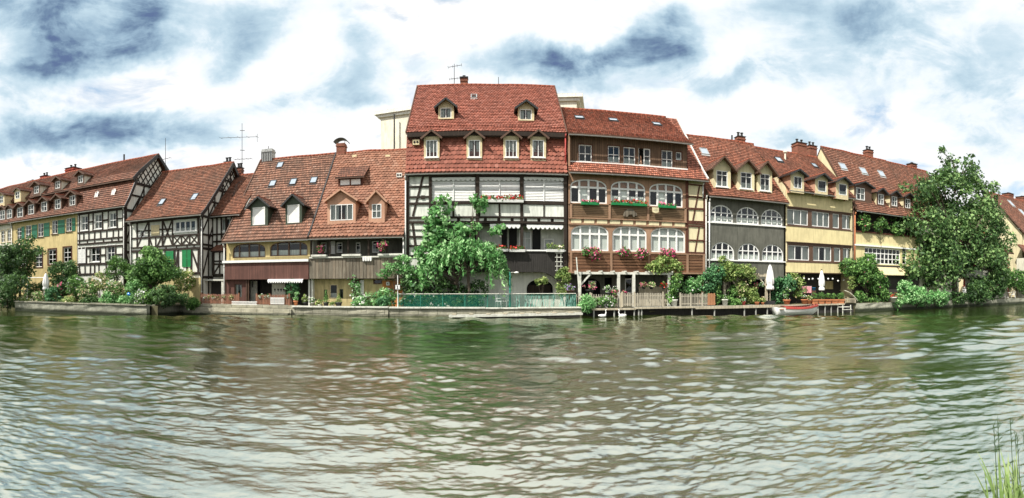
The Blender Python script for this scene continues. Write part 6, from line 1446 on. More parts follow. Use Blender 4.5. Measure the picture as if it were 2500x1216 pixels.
# ================================================================== FENCES
def picket_fence(name, label, x0, x1, V, z0, h_, pitch, w_, mt, rails=(.2, .8), posts=(), point=True, var=.03, group=None, pm=None):
    a, b = U(x0, V), U(x1, V); o = root(name, label, 'fence', ((a + b) / 2, V, z0), group); mb = MB(); n = int((b - a) / pitch); rnd = random.Random(int(x0))
    for k in range(n + 1):
        u = a + k * pitch; hh = h_ + rnd.uniform(-var, var); t = rnd.uniform(-.012, .012)
        mb.prism([(u - w_ / 2, z0 + .05), (u + w_ / 2, z0 + .05), (u + w_ / 2 + t, z0 + hh - (.04 if point else 0)), (u + t, z0 + hh), (u - w_ / 2 + t, z0 + hh - (.04 if point else 0))], 'y', V - .02, V)
    mb.build('pickets', M[mt], o)
    for r in rails: MB().box(a - .05, b + .05, V + .003, V + .045, z0 + h_ * r - .035, z0 + h_ * r + .035).build('rail', M[pm or mt], o)
    for x in posts: u = U(x, V); MB().box(u - .05, u + .05, V - .03, V + .06, z0, z0 + h_ + .08).build('post', M[pm or mt], o)
    return o
picket_fence('picket_fence', 'brown picket fence in front of the glazed porch, left of the gate gap', 490, 583, 35.5, .72, .82, .115, .075, 'picket', posts=(491, 583))
f = picket_fence('picket_fence', 'brown picket fence with a white gate panel before the painted panel', 627, 706, 35.5, .72, .80, .115, .075, 'picket', posts=(626, 658, 706), pm='picket')
mb = MB(); a, b = U(661, 35.4), U(693, 35.4)
for k in range(14): u = lerp(a, b, k / 13); mb.box(u - .02, u + .02, 35.40, 35.43, .8, 1.32)
mb.box(a, b, 35.43, 35.45, 1.2, 1.26); mb.box(a, b, 35.43, 35.45, .82, .88); mb.build('white_panel', M['white'], f)
picket_fence('low_railing', 'low white railing across the landing between the two brown fences', 567, 626, 35.35, .73, .26, .075, .03, 'white', rails=(.1, .85), point=False, var=0)
picket_fence('picket_fence', 'weathered pale picket fence between the netting and the pink flowers', 1407, 1442, 35.5, .62, 1.0, .16, .06, 'picket_lt', posts=(1441,))
picket_fence('picket_fence', 'pale picket fence overgrown with white flowered plants under the pergola', 1444, 1516, 35.5, .62, .95, .17, .06, 'picket_lt', posts=(1444, 1516), pm='wood_lt')
picket_fence('picket_fence', 'tall closely spaced pale picket fence in front of the cupboard', 1519, 1622, 35.45, .66, 1.0, .125, .07, 'picket_lt', posts=(1519, 1549, 1619), pm='wood_lt')
picket_fence('picket_fence', 'thin grey picket fence ending in brown boards right of the potted tree', 1660, 1728, 35.5, .66, .92, .115, .045, 'picket_lt', posts=(1661, 1686, 1715))
picket_fence('picket_fence', 'short stretch of orange brown boards beside the narrow conifer', 1729, 1746, 35.5, .66, .95, .13, .10, 'orangew', posts=())
picket_fence('picket_fence', 'small grey fence on the slope by the ochre base wall', 418, 455, 35.6, .62, .85, .11, .05, 'picket_lt', posts=(419, 455))
# green netting fence
M['strips'] = paint('pale green strips', (.22, .46, .38), .6, .4)
def netting():
    V = 35.35; a, b = U(973, V), U(1406, V); z0, z1 = .62, Z(1190, 718, V); o = root('netting_fence', 'long low fence of green netting with a pale top rail on the rough quay wall', 'fence', ((a + b) / 2, V, z0))
    m, N = mat('green net'); oc = N.n('ShaderNodeTexCoord').outputs['Object']; s = N.n('ShaderNodeSeparateXYZ', {0: oc})
    k = N.math('ABSOLUTE', N.math('SUBTRACT', N.math('FRACT', N.math('MULTIPLY', N.math('ADD', s.outputs[0], s.outputs[2]), 16)), .5)); k2 = N.math('ABSOLUTE', N.math('SUBTRACT', N.math('FRACT', N.math('MULTIPLY', N.math('SUBTRACT', s.outputs[0], s.outputs[2]), 16)), .5))
    f = N.math('MULTIPLY_ADD', N.noise(oc, 2.2, 4), .2, N.math('MULTIPLY', N.math('GREATER_THAN', N.math('MAXIMUM', k, k2), .36), .4), clamp=True)
    d = N.n('ShaderNodeBsdfDiffuse', {'Color': (.025, .17, .12, 1)}); t = N.n('ShaderNodeBsdfTransparent'); x = N.n('ShaderNodeMixShader', {0: f, 1: t.outputs[0], 2: d.outputs[0]}); N.n('ShaderNodeOutputMaterial', {0: x.outputs[0]})
    mb = MB(); n = 60
    for k in range(n): p, q = lerp(a, b, k / n), lerp(a, b, (k + 1) / n); dy = lambda u: .03 * sin(u * 3.1); mb.quad((p, V + dy(p), z0 + .03), (q, V + dy(q), z0 + .03), (q, V, z1), (p, V, z1))
    mb.build('net', m, o); MB().tube((a, V, z1), (b, V, z1 + .03), .025, n=8).build('top_rail', M['whiteold'], o)
    for k in range(9): u = lerp(a, b, k / 8); MB().tube((u, V + .04, z0 - .05), (u, V + .04, z1 + .04), .025, n=8).build('post', M['teal'], o)
    mb = MB(); rnd = random.Random(4); u0 = U(1258, V)
    for k in range(44): u = rnd.uniform(u0, b - .1); mb.bar((u, V - .045, z0 + .05), (u + rnd.uniform(-.1, .32), V - .045, z1 - .1), .022, .012, (0, 1, 0))
    mb.build('woven_strips', M['strips'], o)
netting()
u, V = U(1245, 35.5), 35.5; o = root('lamp_post', 'dark green post with a small white side lamp behind the netting', 'lamp post', (u, V, .62)); z = Z(1245, 664, V)
MB().tube((u, V, .6), (u, V, z), .07, .06, 10).build('post', M['teal'], o); MB().tube((u, V, z - .03), (u + .45, V - .1, z - .03), .02).build('arm', M['whiteold'], o); MB().lathe((u + .45, V - .1, z - .1), [(.06, 0), (.17, .03), (.15, .09), (.03, .13)], 12).build('lamp_head', M['white'], o, True)

# ================================================================== PERGOLAS, POLES, PARASOLS
def pergola(label, xs, V, yt, z0, mt='wood_lt', depth=1.6, braces=()):
    us = [U(x, V) for x in xs]; zt = Z(sum(xs) / len(xs), yt, V); o = root('pergola', label, 'pergola', ((us[0] + us[-1]) / 2, V, z0))
    for u in us: MB().box(u - .10, u + .10, V - .08, V + .08, z0, zt - .003).build('post', M[mt], o)
    MB().box(us[0] - .35, us[-1] + .3, V - .06, V + .06, zt, zt + .16).build('beam', M[mt], o); MB().box(us[0] - .35, us[-1] + .3, V + depth, V + depth + .1, zt, zt + .14).build('back_beam', M[mt], o)
    n = max(3, int((us[-1] - us[0]) / .8))
    for k in range(n + 1): u = lerp(us[0] - .2, us[-1] + .2, k / n); MB().box(u - .04, u + .04, V - .25, V + depth + .3, zt + .163, zt + .26).build('rafter', M[mt], o)
    for i, s in braces: u = us[i]; MB().bar((u + s * .08, V, zt - .75), (u + s * .75, V, zt - .02), .11, .07, (0, 1, 0)).build('brace', M[mt], o)
    return o
pergola('white wooden pergola in front of the brown slatted house', (1415, 1510, 1547, 1633), 36.1, 670, .62, 'whiteold', braces=((0, 1),))
pergola('small bleached pergola under the dark grey house', (1768, 1800, 1871), 36.3, 675, .62, 'wood_lt', 1.3, ((0, 1), (1, -1), (1, 1), (2, -1)))
def thing(name, label, cat, mb, mt, smooth=False, group=None): return tag(mb.build(name, M[mt], None, smooth), label, cat, group)
mb = MB(); mb.bar((U(1417, 35.7), 35.7, .6), (U(1407, 35.7), 35.7, Z(1407, 628, 35.7)), .07, .05, (0, 1, 0)); thing('leaning_pole', 'long white pole leaning beside the pergola post', 'pole', mb, 'whiteold')
# white metal frame on the left
V = 32.6; o = root('metal_frame', 'thin white metal door frame standing in the left garden', 'frame', (U(80, V), V, ZG)); a, b = U(67, V), U(108, V); zt = Z(86, 678, V)
mb = MB(); mb.tube((a, V, .2), (a, V, zt), .04); mb.tube((b, V, .6), (b, V, zt), .04); mb.tube((a, V, zt), (b, V, zt), .04); mb.build('frame', M['white'], o)
mb = MB(); mb.tube((U(33, V), V, Z(50, 709, V)), (a, V, Z(60, 709, V)), .03); mb.tube((U(33, V), V, Z(50, 723, V)), (a, V, Z(60, 723, V)), .03); mb.build('side_rail', M['white'], o)
mb = MB(); mb.tube((U(53, 32), 32, .6), (U(63, 32), 32, Z(63, 712, 32)), .035); mb.lathe((U(63, 32), 32, Z(63, 712, 32)), [(.02, 0), (.09, .05), (.09, .1), (.02, .14)], 8); thing('garden_light', 'leaning thin garden lamp at the left end of the garden wall', 'lamp', mb, 'metal')
def parasol(label, x, V, yt, yb, r, z0=ZG, base='tub'):
    u = U(x, V); zt, zb = Z(x, yt, V), Z(x, yb, V); o = root('closed_parasol', label, 'parasol', (u, V, z0)); L = zt - zb
    MB().tube((u, V, z0), (u, V, zt + .08), .028, n=8).build('pole', M['wood_lt'], o)
    mb = MB(); mb.lathe((u, V, zb), [(r * .75, 0), (r * .95, L * .06), (r * .80, L * .16), (r * .62, L * .20), (r * .95, L * .27), (r * .92, L * .45), (r * .7, L * .7), (r * .4, L * .9), (.04, L)], 32, 0, .16, 8); mb.build('folded_canopy', M['cloth'], o, True)
    MB().lathe((u, V, zb + L * .17), [(r * .66, 0), (r * .74, .03), (r * .66, .06)], 14).build('tie_strap', M['metal'], o)
    MB().lathe((u, V, zt - .02), [(.05, 0), (.07, .05), (.03, .12)], 8).build('finial', M['darkmetal'], o)
    if base: MB().box(u - .35, u + .35, V - .25, V + .25, z0, z0 + .3).build('foot', M['darkmetal'], o)
    return o
parasol('closed white parasol in the left garden near the dark bushy tree', 112, 32.7, 667, 708, .3, base=None)
parasol('tall closed white parasol standing before the dark grey house', 1880, 35.9, 646, 708, .32)
parasol('slimmer closed white parasol between the string lamps and the box hedge', 2006, 36.1, 660, 710, .26)
# gazing ball
m, N = mat('blue mirror'); fin(N, (.10, .30, .75), .06, Metallic=1.0); M['mirror'] = m
u, V = U(315, 31.5), 31.5; z = Z(315, 719, V); o = root('gazing_ball', 'shiny blue gazing ball among the roses on the left', 'garden ball', (u, V, ZG)); mb = MB(); R = .19
mb.lathe((u, V, z), [(R * sin(pi * k / 14) + .001, -R * cos(pi * k / 14)) for k in range(15)], 24); mb.build('ball', M['mirror'], o, True); MB().tube((u, V, ZG), (u, V, z - R), .025).build('stake', M['brownp'], o)
# sign post
V = 35.1; u = U(971, V); o = root('sign_post', 'thin white post with a small square white river sign on the quay', 'sign', (u, V, .6)); MB().tube((u, V, .3), (u, V, Z(971, 672, V)), .028).build('post', M['white'], o)
z = Z(971, 701, V); p = MB().box(u - .17, u + .17, V - .06, V - .03, z - .17, z + .17).build('sign_board', M['white'], o); mb = MB(); mb.box(u - .03, u + .03, V - .064, V - .061, z - .1, z + .1); mb.box(u - .07, u - .03, V - .064, V - .061, z + .05, z + .09); mb.box(u - .07, u + .07, V - .066, V - .062, z - .11, z - .08)
for s in (-1, 1): mb.box(u + s * .16 - .01, u + s * .16 + .01, V - .064, V - .061, z - .17, z + .17); mb.box(u - .17, u + .17, V - .067, V - .061, z + s * .16 - .01, z + s * .16 + .01)
mb.build('sign_symbol', M['black'], p)
for k, (y, lab) in enumerate(((693, 'upper of the two small white notices on the orange wall'), (708, 'lower of the two small white notices on the orange wall'))):
    q = rect(943 - k * 2, 951 - k * 2, y - 5, y + 4, 37.4); o = root('notice', lab, 'sign', ((q[0] + q[1]) / 2, 37.4, q[2])); MB().box(q[0], q[1], 37.36, 37.42, q[2], q[3]).build('board', M['white'], o); MB().box(lerp(q[0], q[1], .35), lerp(q[0], q[1], .6), 37.35, 37.358, lerp(q[2], q[3], .3), lerp(q[2], q[3], .7)).build('symbol', M['black'], o)
q = rect(1592, 1608, 507, 521, 36.7); o = root('hanging_sign', 'small cream house sign hanging under the third upper arched window', 'sign', ((q[0] + q[1]) / 2, 36.7, q[2])); mb = MB(); mb.prism([(q[0], q[3]), (q[0] + .03, q[2] + .08), ((q[0] + q[1]) / 2, q[2]), (q[1] - .03, q[2] + .08), (q[1], q[3])], 'y', 36.62, 36.70); mb.build('board', M['cream_y'], o)
mb = MB()
for j in range(2):
    for k in range(4): a = lerp(q[0], q[1], .2 + .16 * k); mb.box(a, a + .03, 36.615, 36.619, lerp(q[3], q[2], .35 + .25 * j) , lerp(q[3], q[2], .22 + .25 * j))
mb.build('lettering', M['black'], o)
# lattice on the tarred parapet
V = 36.75; a, b = U(1357, V), U(1372, V); o = root('trellis', 'narrow white ladder trellis on the tarred parapet above the climber', 'trellis', ((a + b) / 2, V, 3)); zt, zb = Z(1365, 614, V), Z(1365, 664, V); mb = MB(); mb.box(a + .06, a + .10, V, V + .03, zb, zt); mb.box(b - .1, b - .06, V, V + .03, zb, zt)
for k in range(5): z = lerp(zb + .1, zt - .1, k / 4); mb.box(a - .05, b + .05, V - .025, V - .003, z - .025, z + .025)
mb.build('lattice', M['whiteold'], o)

# ================================================================== FLOWER BOXES AND POTS
def flower_box(label, x0, x1, y, V, fl, box='green_br', frac=.45, hgt=9, drop=0, seed=1, leaf=.09, lf='lf_mid', name='flower_box'):
    a, b = U(x0, V), U(x1, V); z = Z((x0 + x1) / 2, y, V); o = root(name, label, 'flower box', ((a + b) / 2, V, z - .18)); MB().prism([(V - .12, z - .18), (V + .12, z - .18), (V + .15, z), (V - .15, z)], 'x', a, b).build('box', M[box], o)
    k = V / cos(th(x0)) / F; r = hgt * k / 2; n = max(2, int((b - a) / .22)); rnd = random.Random(seed)
    cl = [(lerp(a, b, (i + .5) / n), V - .05 + rnd.uniform(-.04, .04), z + r * .7 + rnd.uniform(-.05, .05) - drop * rnd.random(), .16, .13, r * rnd.uniform(.7, 1.2), rnd.uniform(.3, .8)) for i in range(n)]
    leaves_mesh('flowers', cl, 4.0, leaf * 1.2, [M[lf], M[fl]], o, seed, (fl, min(.8, frac * 1.3), 1.35)); return o
flower_box('long box of red geraniums under the middle slatted blind of the tallest house', 1174, 1278, 488, 36.75, 'fl_red', 'white', .5, 14, seed=2)
flower_box('green box of pink and red flowers under the first upper arched window', 1419, 1462, 494, 36.7, 'fl_pink', seed=3)
flower_box('green box of red flowers under the second upper arched window', 1493, 1579, 496, 36.7, 'fl_red', seed=4, frac=.35)
flower_box('green box of pale pink flowers under the third upper arched window', 1608, 1650, 502, 36.7, 'fl_pink', seed=5, frac=.35)
def hang(label, x, y, rx, ry, V, fl, frac=.6, lf='lf_mid', seed=0, leaf=.09, name='flower_basket', n=22, box=None):
    b = PB(x, y, V, rx, ry); o = root(name, label, 'flowers', (b[0], b[1], b[2] - b[5])); cl = envelope([b], int(n * 1.5), .17, seed + int(x), .4)
    leaves_mesh('blossoms', cl, 1.5, leaf * 1.25, [M[lf], M[fl]], o, seed + int(x), (fl, frac, 1.35)); MB().prism([(V - .02, b[2] - .14), (V + .16, b[2] - .14), (V + .2, b[2] + .05), (V - .05, b[2] + .05)], 'x', b[0] - b[3] * .6, b[0] + b[3] * .6).build('planter', M[box or 'brownp'], o); return o
hang('cascade of deep pink petunias under the first lower arched window', 1453, 619, 17, 15, 36.6, 'fl_pink'); hang('pink trailing flowers at the left of the second lower arched window', 1524, 615, 15, 10, 36.6, 'fl_pink', .5, box='green_br')
hang('large pink cascade at the right of the second lower arched window', 1568, 619, 17, 15, 36.6, 'fl_pink'); hang('round magenta cushion under the third lower arched window', 1632, 617, 21, 13, 36.6, 'fl_pink', .75, box='green_br')
hang('small leafy trailing plant left of the first pink cascade', 1432, 614, 10, 9, 36.6, 'fl_pink', .12)
flower_box('box of red geraniums on the gallery sill right of the vine', 1206, 1240, 608, 36.75, 'fl_red', 'white', .55, 12, seed=6); flower_box('box of salmon red geraniums nearest the white gallery window', 1243, 1282, 609, 36.75, 'fl_red', 'white', .45, 12, seed=7)
flower_box('long low box of leafy green plants at the gallery corner', 1334, 1377, 609, 36.75, 'fl_cream', 'white', .08, 16, seed=8, lf='lf_yel')
hang('pink geranium on the weathered balcony rail', 933, 599, 13, 13, 36.6, 'fl_pink', .55); hang('small pink geranium in the shade of the open loggia', 783, 607, 7, 9, 36.9, 'fl_pink', .4)
def potted(label, x, yb, V, r, hgt, plant_h, lf, fl=None, frac=.3, mt='terracotta', w=1.0, seed=0, shape='bush', name='potted_plant', leaf=.09):
    u = U(x, V); z0 = ZG if yb is None else Z(x, yb, V); o = root(name, label, 'potted plant', (u, V, z0)); pot_mesh(MB(), u, V, z0, r, hgt).build('pot', M[mt], o, True)
    if shape == 'cone': cl = [(u, V, z0 + hgt + plant_h * t, .22 * (1.05 - t) * w + .03, .22 * (1.05 - t) * w + .03, plant_h * .16, .4 + .1 * (i % 3)) for i, t in enumerate((.1, .25, .4, .55, .7, .85, .97))]
    else: cl = envelope([(u, V, z0 + hgt + plant_h * .5, r * 1.5 * w, r * 1.3 * w, plant_h * .55)], 12, .13, seed + int(x), .4)
    leaves_mesh('foliage', cl, 1.9, leaf, [M[lf]] + ([M[fl]] if fl else []), o, seed + int(x), (fl, frac, 1.1) if fl else None); return o
potted('small tree with round leafy head in a terracotta pot beside the brown fence', 722, None, 35.6, .17, .42, .7, 'lf_bright', 'fl_white', .08, w=.9)
potted('pale green plant in a dark urn right of the round headed pot tree', 745, None, 35.7, .15, .32, .5, 'lf_yel', 'fl_white', .1, 'darkmetal'); potted('white flowered plant on the dark sill by the painted panel', 762, None, 35.9, .16, .3, .45, 'lf_mid', 'fl_white', .45, 'whiteold')
potted('first clipped cone shaped box tree on the quay', 796, None, 35.6, .2, .32, .85, 'lf_mid', shape='cone', mt='darkmetal', w=1.1); potted('yellow green conical shrub in a fluted tub, right of the clipped cone', 827, None, 35.6, .24, .34, .6, 'lf_yel', shape='cone', mt='darkmetal', w=1.2)
potted('small creeping plant on a low stone between the cone shrubs', 812, None, 35.5, .12, .16, .25, 'lf_yel', mt='whiteold'); potted('low yellow flowering pot left of the clipped cone', 780, None, 35.5, .14, .18, .3, 'lf_yel', 'fl_cream', .15, 'whiteold')
for x, lab, fl in ((500, 'white petunia pot at the left end of the porch fence', 'fl_white'), (511, 'orange flowering pot second from the left on the porch fence', 'fl_cream'), (522, 'white flowering pot near the middle of the porch fence', 'fl_white'), (535, 'pink flowering pot on the right half of the porch fence', 'fl_pink'), (548, 'small white flowering pot next to the white porch post', 'fl_white'), (566, 'round pale flower pot on the fence below the curtained window', 'fl_cream')):
    potted(lab, x, 733, 35.6, .10, .12, .22, 'lf_yel', fl, .45, 'brownp', 1.2, leaf=.07)
for x, lab in ((636, 'slim white flowering pot left of the painted panel'), (647, 'second white flowering pot, nearer the painted panel'), (657, 'white flowering pot touching the painted panel edge'), (703, 'white flowering pot at the right end of the fence by the hanging plant')): potted(lab, x, 732, 35.6, .09, .12, .25, 'lf_mid', 'fl_white', .4, 'brownp', 1.0, leaf=.07)
potted('big violet hydrangea at the right end of the green netting', 1392, 716, 35.7, .3, .2, .42, 'lf_mid', 'fl_violet', .7, 'brownp', 1.0)
potted('large pink hydrangea in front of the arched cellar window', 1440, 716, 35.8, .3, .25, .5, 'lf_mid', 'fl_pink', .7, 'darkmetal', 1.0); potted('white and pink hydrangea beside the second pergola post', 1487, 722, 35.8, .32, .22, .55, 'lf_mid', 'fl_white', .6, 'darkmetal', 1.1)
potted('red and white flowers spilling over the fence left of the tall pickets', 1503, 728, 35.6, .18, .2, .4, 'lf_mid', 'fl_pink', .45, 'brownp', 1.0); potted('pink blooming plant behind the post of the tall picket fence', 1523, 728, 35.7, .13, .2, .35, 'lf_mid', 'fl_pink', .5, 'brownp')
for x, lab, fl in ((1572, 'dark hanging pot of pink and white flowers left of the cupboard', 'fl_pink'), (1590, 'small dark pot of cream flowers over the cupboard middle', 'fl_cream'), (1620, 'dark hanging pot of bright red and white flowers by the last pergola post', 'fl_red')): potted(lab, x, 706, 36.0, .15, .18, .32, 'lf_mid', fl, .55, 'darkmetal', 1.2)
for k, (lab, x, y, r, hgt, mt) in enumerate(put_pot_list): u = U(x, 35.9); thing('plant_pot', lab, 'pot', pot_mesh(MB(), u, 35.75, .66, r, hgt), mt, True)
potted('white flowering pot in a square stone planter below the light green spreading tree', 1770, None, 35.5, .24, .5, .3, 'lf_mid', 'fl_white', .1, 'whiteold')
potted('red pot with pale flowers at the left of the terracotta group', 1815, None, 35.5, .18, .3, .45, 'lf_mid', 'fl_white', .4, 'redp'); potted('wide low terracotta bowl in the middle of the jetty pots', 1848, None, 35.5, .2, .25, .4, 'lf_yel'); potted('small terracotta pot near the parasol foot', 1862, None, 35.5, .14, .2, .35, 'lf_yel', 'fl_cream', .2)
potted('white oleander in a terracotta pot above the moored boat', 1921, None, 35.6, .3, .38, .95, 'lf_mid', 'fl_white', .45, w=.85); potted('pale pink oleander at the left end of the terracotta troughs', 1964, None, 35.7, .3, .38, .95, 'lf_mid', 'fl_white', .35, w=.85); potted('orange flowered pot beside the pale pink oleander', 1975, None, 35.6, .2, .3, .4, 'lf_yel', 'fl_cream', .3)
potted('pink white hanging flowers under the small pergola beam', 1845, 705, 36.3, .14, .14, .3, 'lf_mid', 'fl_pink', .5, 'darkmetal'); potted('white hanging flowers next to the pink ones under the small pergola', 1858, 702, 36.3, .14, .14, .3, 'lf_mid', 'fl_white', .5, 'darkmetal')
potted('red flowers in a white urn in front of the bright waterside bush', 2182, 738, 34.9, .28, .5, .35, 'lf_mid', 'fl_red', .5, 'whiteold'); potted('pale pink flowers right of the white urn on the bank', 2200, 735, 35.0, .2, .25, .45, 'lf_mid', 'fl_pink', .35, 'whiteold')
# terracotta troughs with the box hedge
for k, lab in enumerate(('first terracotta trough, next to the orange flowered pot', 'second terracotta trough from the moored boat', 'middle terracotta trough of the five under the box hedge', 'fourth terracotta trough, left of the last one', 'last terracotta trough, beside the wicker seat')):
    x = 1988 + k * 16.2; V = 35.5; u = U(x, V); o = root('terracotta_trough', lab, 'planter', (u, V, .62), 'terracotta troughs along the jetty'); s = .235; z0, z1 = .62, Z(x, 731, V)
    mb = MB(); mb.add([(u - s * .85, V - .2, z0), (u + s * .85, V - .2, z0), (u + s * .85, V + .2, z0), (u - s * .85, V + .2, z0), (u - s, V - .24, z1), (u + s, V - .24, z1), (u + s, V + .24, z1), (u - s, V + .24, z1)], [(0, 3, 2, 1), (4, 5, 6, 7), (0, 1, 5, 4), (1, 2, 6, 5), (2, 3, 7, 6), (3, 0, 4, 7)]); mb.build('trough', M['terracotta'], o); MB().box(u - s - .03, u + s + .03, V - .27, V + .27, z1 - .1, z1 + .01).build('rim', M['terracotta'], o)
    z = z1 + .3; leaves_mesh('box_ball', envelope([(u, V, z, .27, .24, .26)], 16, .12, 50 + k, .5), 2.4, .07, [M['lf_mid']], o, 50 + k)
# string of lamps
o = root('string_lights', 'string of round white lamps under the yellow banded house', 'lights', (U(2000, 36.9), 36.9, 2.5)); mb = MB(); pts = []
for k in range(25): t = k / 24; x = lerp(1925, 2068, t); pts.append((U(x, 36.9), 36.9, Z(x, 676 + 5 * abs(sin(t * 9)), 36.9)))
for a, b in zip(pts, pts[1:]): mb.tube(a, b, .008, n=5)
mb.build('cable', M['black'], o)
for x, y in ((1927, 680), (1940, 682), (1963, 680), (1975, 682), (1984, 681), (1998, 681), (2022, 681), (2033, 681), (2046, 686), (2060, 684)):
    u, z = U(x, 36.9), Z(x, y, 36.9); mb = MB(); mb.lathe((u, 36.9, z), [(.085 * sin(pi * k / 8) + .001, -.085 * cos(pi * k / 8)) for k in range(9)], 12); mb.build('lamp_globe', M['white'], o, True)
# wicker seat, cloth, ball
u, V = U(2073, 35.6), 35.6
o = root('canopy_seat', 'pale curved garden seat beside the last terracotta trough', 'seat', (u, V, .62)); K = 12; mb = MB(); za = Z(2070, 710, V)
pts = [(lerp(-.85, .75, k / K), za - .95 * (k / K) ** 1.8 + .05) for k in range(K + 1)]
for a, b in zip(pts, pts[1:]): mb.quad((u + a[0], V - .35, a[1]), (u + b[0], V - .35, b[1]), (u + b[0], V + .5, b[1]), (u + a[0], V + .5, a[1])); mb.quad((u + a[0], V - .35, a[1]), (u + a[0], V - .35, a[1] - .05), (u + b[0], V - .35, b[1] - .05), (u + b[0], V - .35, b[1]))
mb.build('canopy', M['cream'], o); MB().box(u - .7, u + .55, V - .3, V + .4, .95, 1.05).build('seat', M['wood_lt'], o)
for s in (-.66, .5): MB().box(u + s - .03, u + s + .03, V - .28, V + .38, .62, .95).build('leg', M['wood_lt'], o)
mb = MB()
for k in range(11): q = u - .6 + k * .11; mb.box(q, q + .04, V - .32, V - .302, .66, .94)
mb.build('slats', M['wood_lt'], o)
q = rect(1959, 1981, 699, 715, 36.5); o = root('clothes_rack', 'pink cloth hung out to dry behind the pale pink oleander', 'cloth', ((q[0] + q[1]) / 2, 36.5, ZG)); mb = MB(); K = 14
for k in range(K): a, b = lerp(q[0], q[1], k / K), lerp(q[0], q[1], (k + 1) / K); mb.quad((a, 36.5 + .03 * sin(k * 1.3), q[2]), (b, 36.5 + .03 * sin((k + 1) * 1.3), q[2]), (b, 36.5, q[3]), (a, 36.5, q[3]))
mb.build('cloth', M['pinkc'], o); mb = MB(); mb.tube((q[0] - .05, 36.52, q[3]), (q[1] + .05, 36.52, q[3]), .015); mb.tube((q[0] - .03, 36.52, ZG), (q[0] - .03, 36.52, q[3]), .015); mb.tube((q[1] + .03, 36.52, ZG), (q[1] + .03, 36.52, q[3]), .015); mb.build('stand', M['metal'], o)
u, z = U(1987, 36.4), Z(1987, 706, 36.4); o = root('garden_bucket', 'blue bucket on a stand left of the slim parasol', 'bucket', (u, 36.4, ZG)); MB().lathe((u, 36.4, z - .12), [(.11, 0), (.15, .24), (.16, .24), (.16, .26), (.14, .26), (.12, .1)], 14).build('bucket', M['blue'], o, True); MB().box(u - .15, u + .15, 36.3, 36.5, ZG, z - .12).build('stand', M['brownp'], o)

# ================================================================== GARDEN FURNITURE
def chair(label, x, V, z0, rz=0, s=1.0, mt='white'):
    u = U(x, V); o = root('garden_chair', label, 'chair', (u, V, z0)); o2 = []
    MB().box(u - .24, u + .24, V - .22, V + .22, z0 + .42, z0 + .46).build('seat', M[mt], o)
    mb = MB()
    for k in range(5): q = u - .22 + k * .105; mb.box(q, q + .03, V + .20, V + .23, z0 + .47, z0 + .86)
    mb.box(u - .24, u + .24, V + .195, V + .235, z0 + .86, z0 + .92); mb.build('backrest', M[mt], o)
    for a in (-1, 1):
        for b in (-1, 1): MB().tube((u + a * .21, V + b * .19, z0 + .42), (u + a * .25, V + b * .22, z0), .018, n=6).build('leg', M[mt], o)
        MB().bar((u + a * .25, V - .2, z0 + .64), (u + a * .25, V + .2, z0 + .64), .04, .03, (0, 0, 1)).build('armrest', M[mt], o)
    o.rotation_euler.z = rz; return o
def table(label, x, V, z0, mt='white', r=.45):
    u = U(x, V); o = root('garden_table', label, 'table', (u, V, z0)); MB().tube((u, V, z0 + .70), (u, V, z0 + .735), r, n=20).build('table_top', M[mt], o); MB().tube((u, V, z0 + .02), (u, V, z0 + .7), .03, n=8).build('pedestal', M[mt], o)
    for k in range(3): g = k * 2.09; MB().tube((u, V, z0 + .12), (u + .3 * cos(g), V + .3 * sin(g), z0), .018).build('foot', M[mt], o)
    return o
chair('white garden chair behind the netting, left of the green lamp post', 1219, 36.1, ZG, 1.2); chair('white garden chair half hidden behind the green lamp post', 1236, 36.3, ZG, -.8); table('small white table between the chairs behind the netting', 1228, 36.7, ZG, r=.3)
chair('white garden chair left of the round table on the right quay', 2448, 35.6, .62, 1.3); chair('white garden chair right of the round table on the right quay', 2474, 35.6, .62, -1.2); table('round white table on the quay at the far right', 2461, 35.8, .62)
table('white oval table in the garden bed before the orange wall', 889, 36.8, ZG, r=.5); chair('orange wooden chair by the orange wall', 922, 37.0, ZG, .2, mt='orangew')

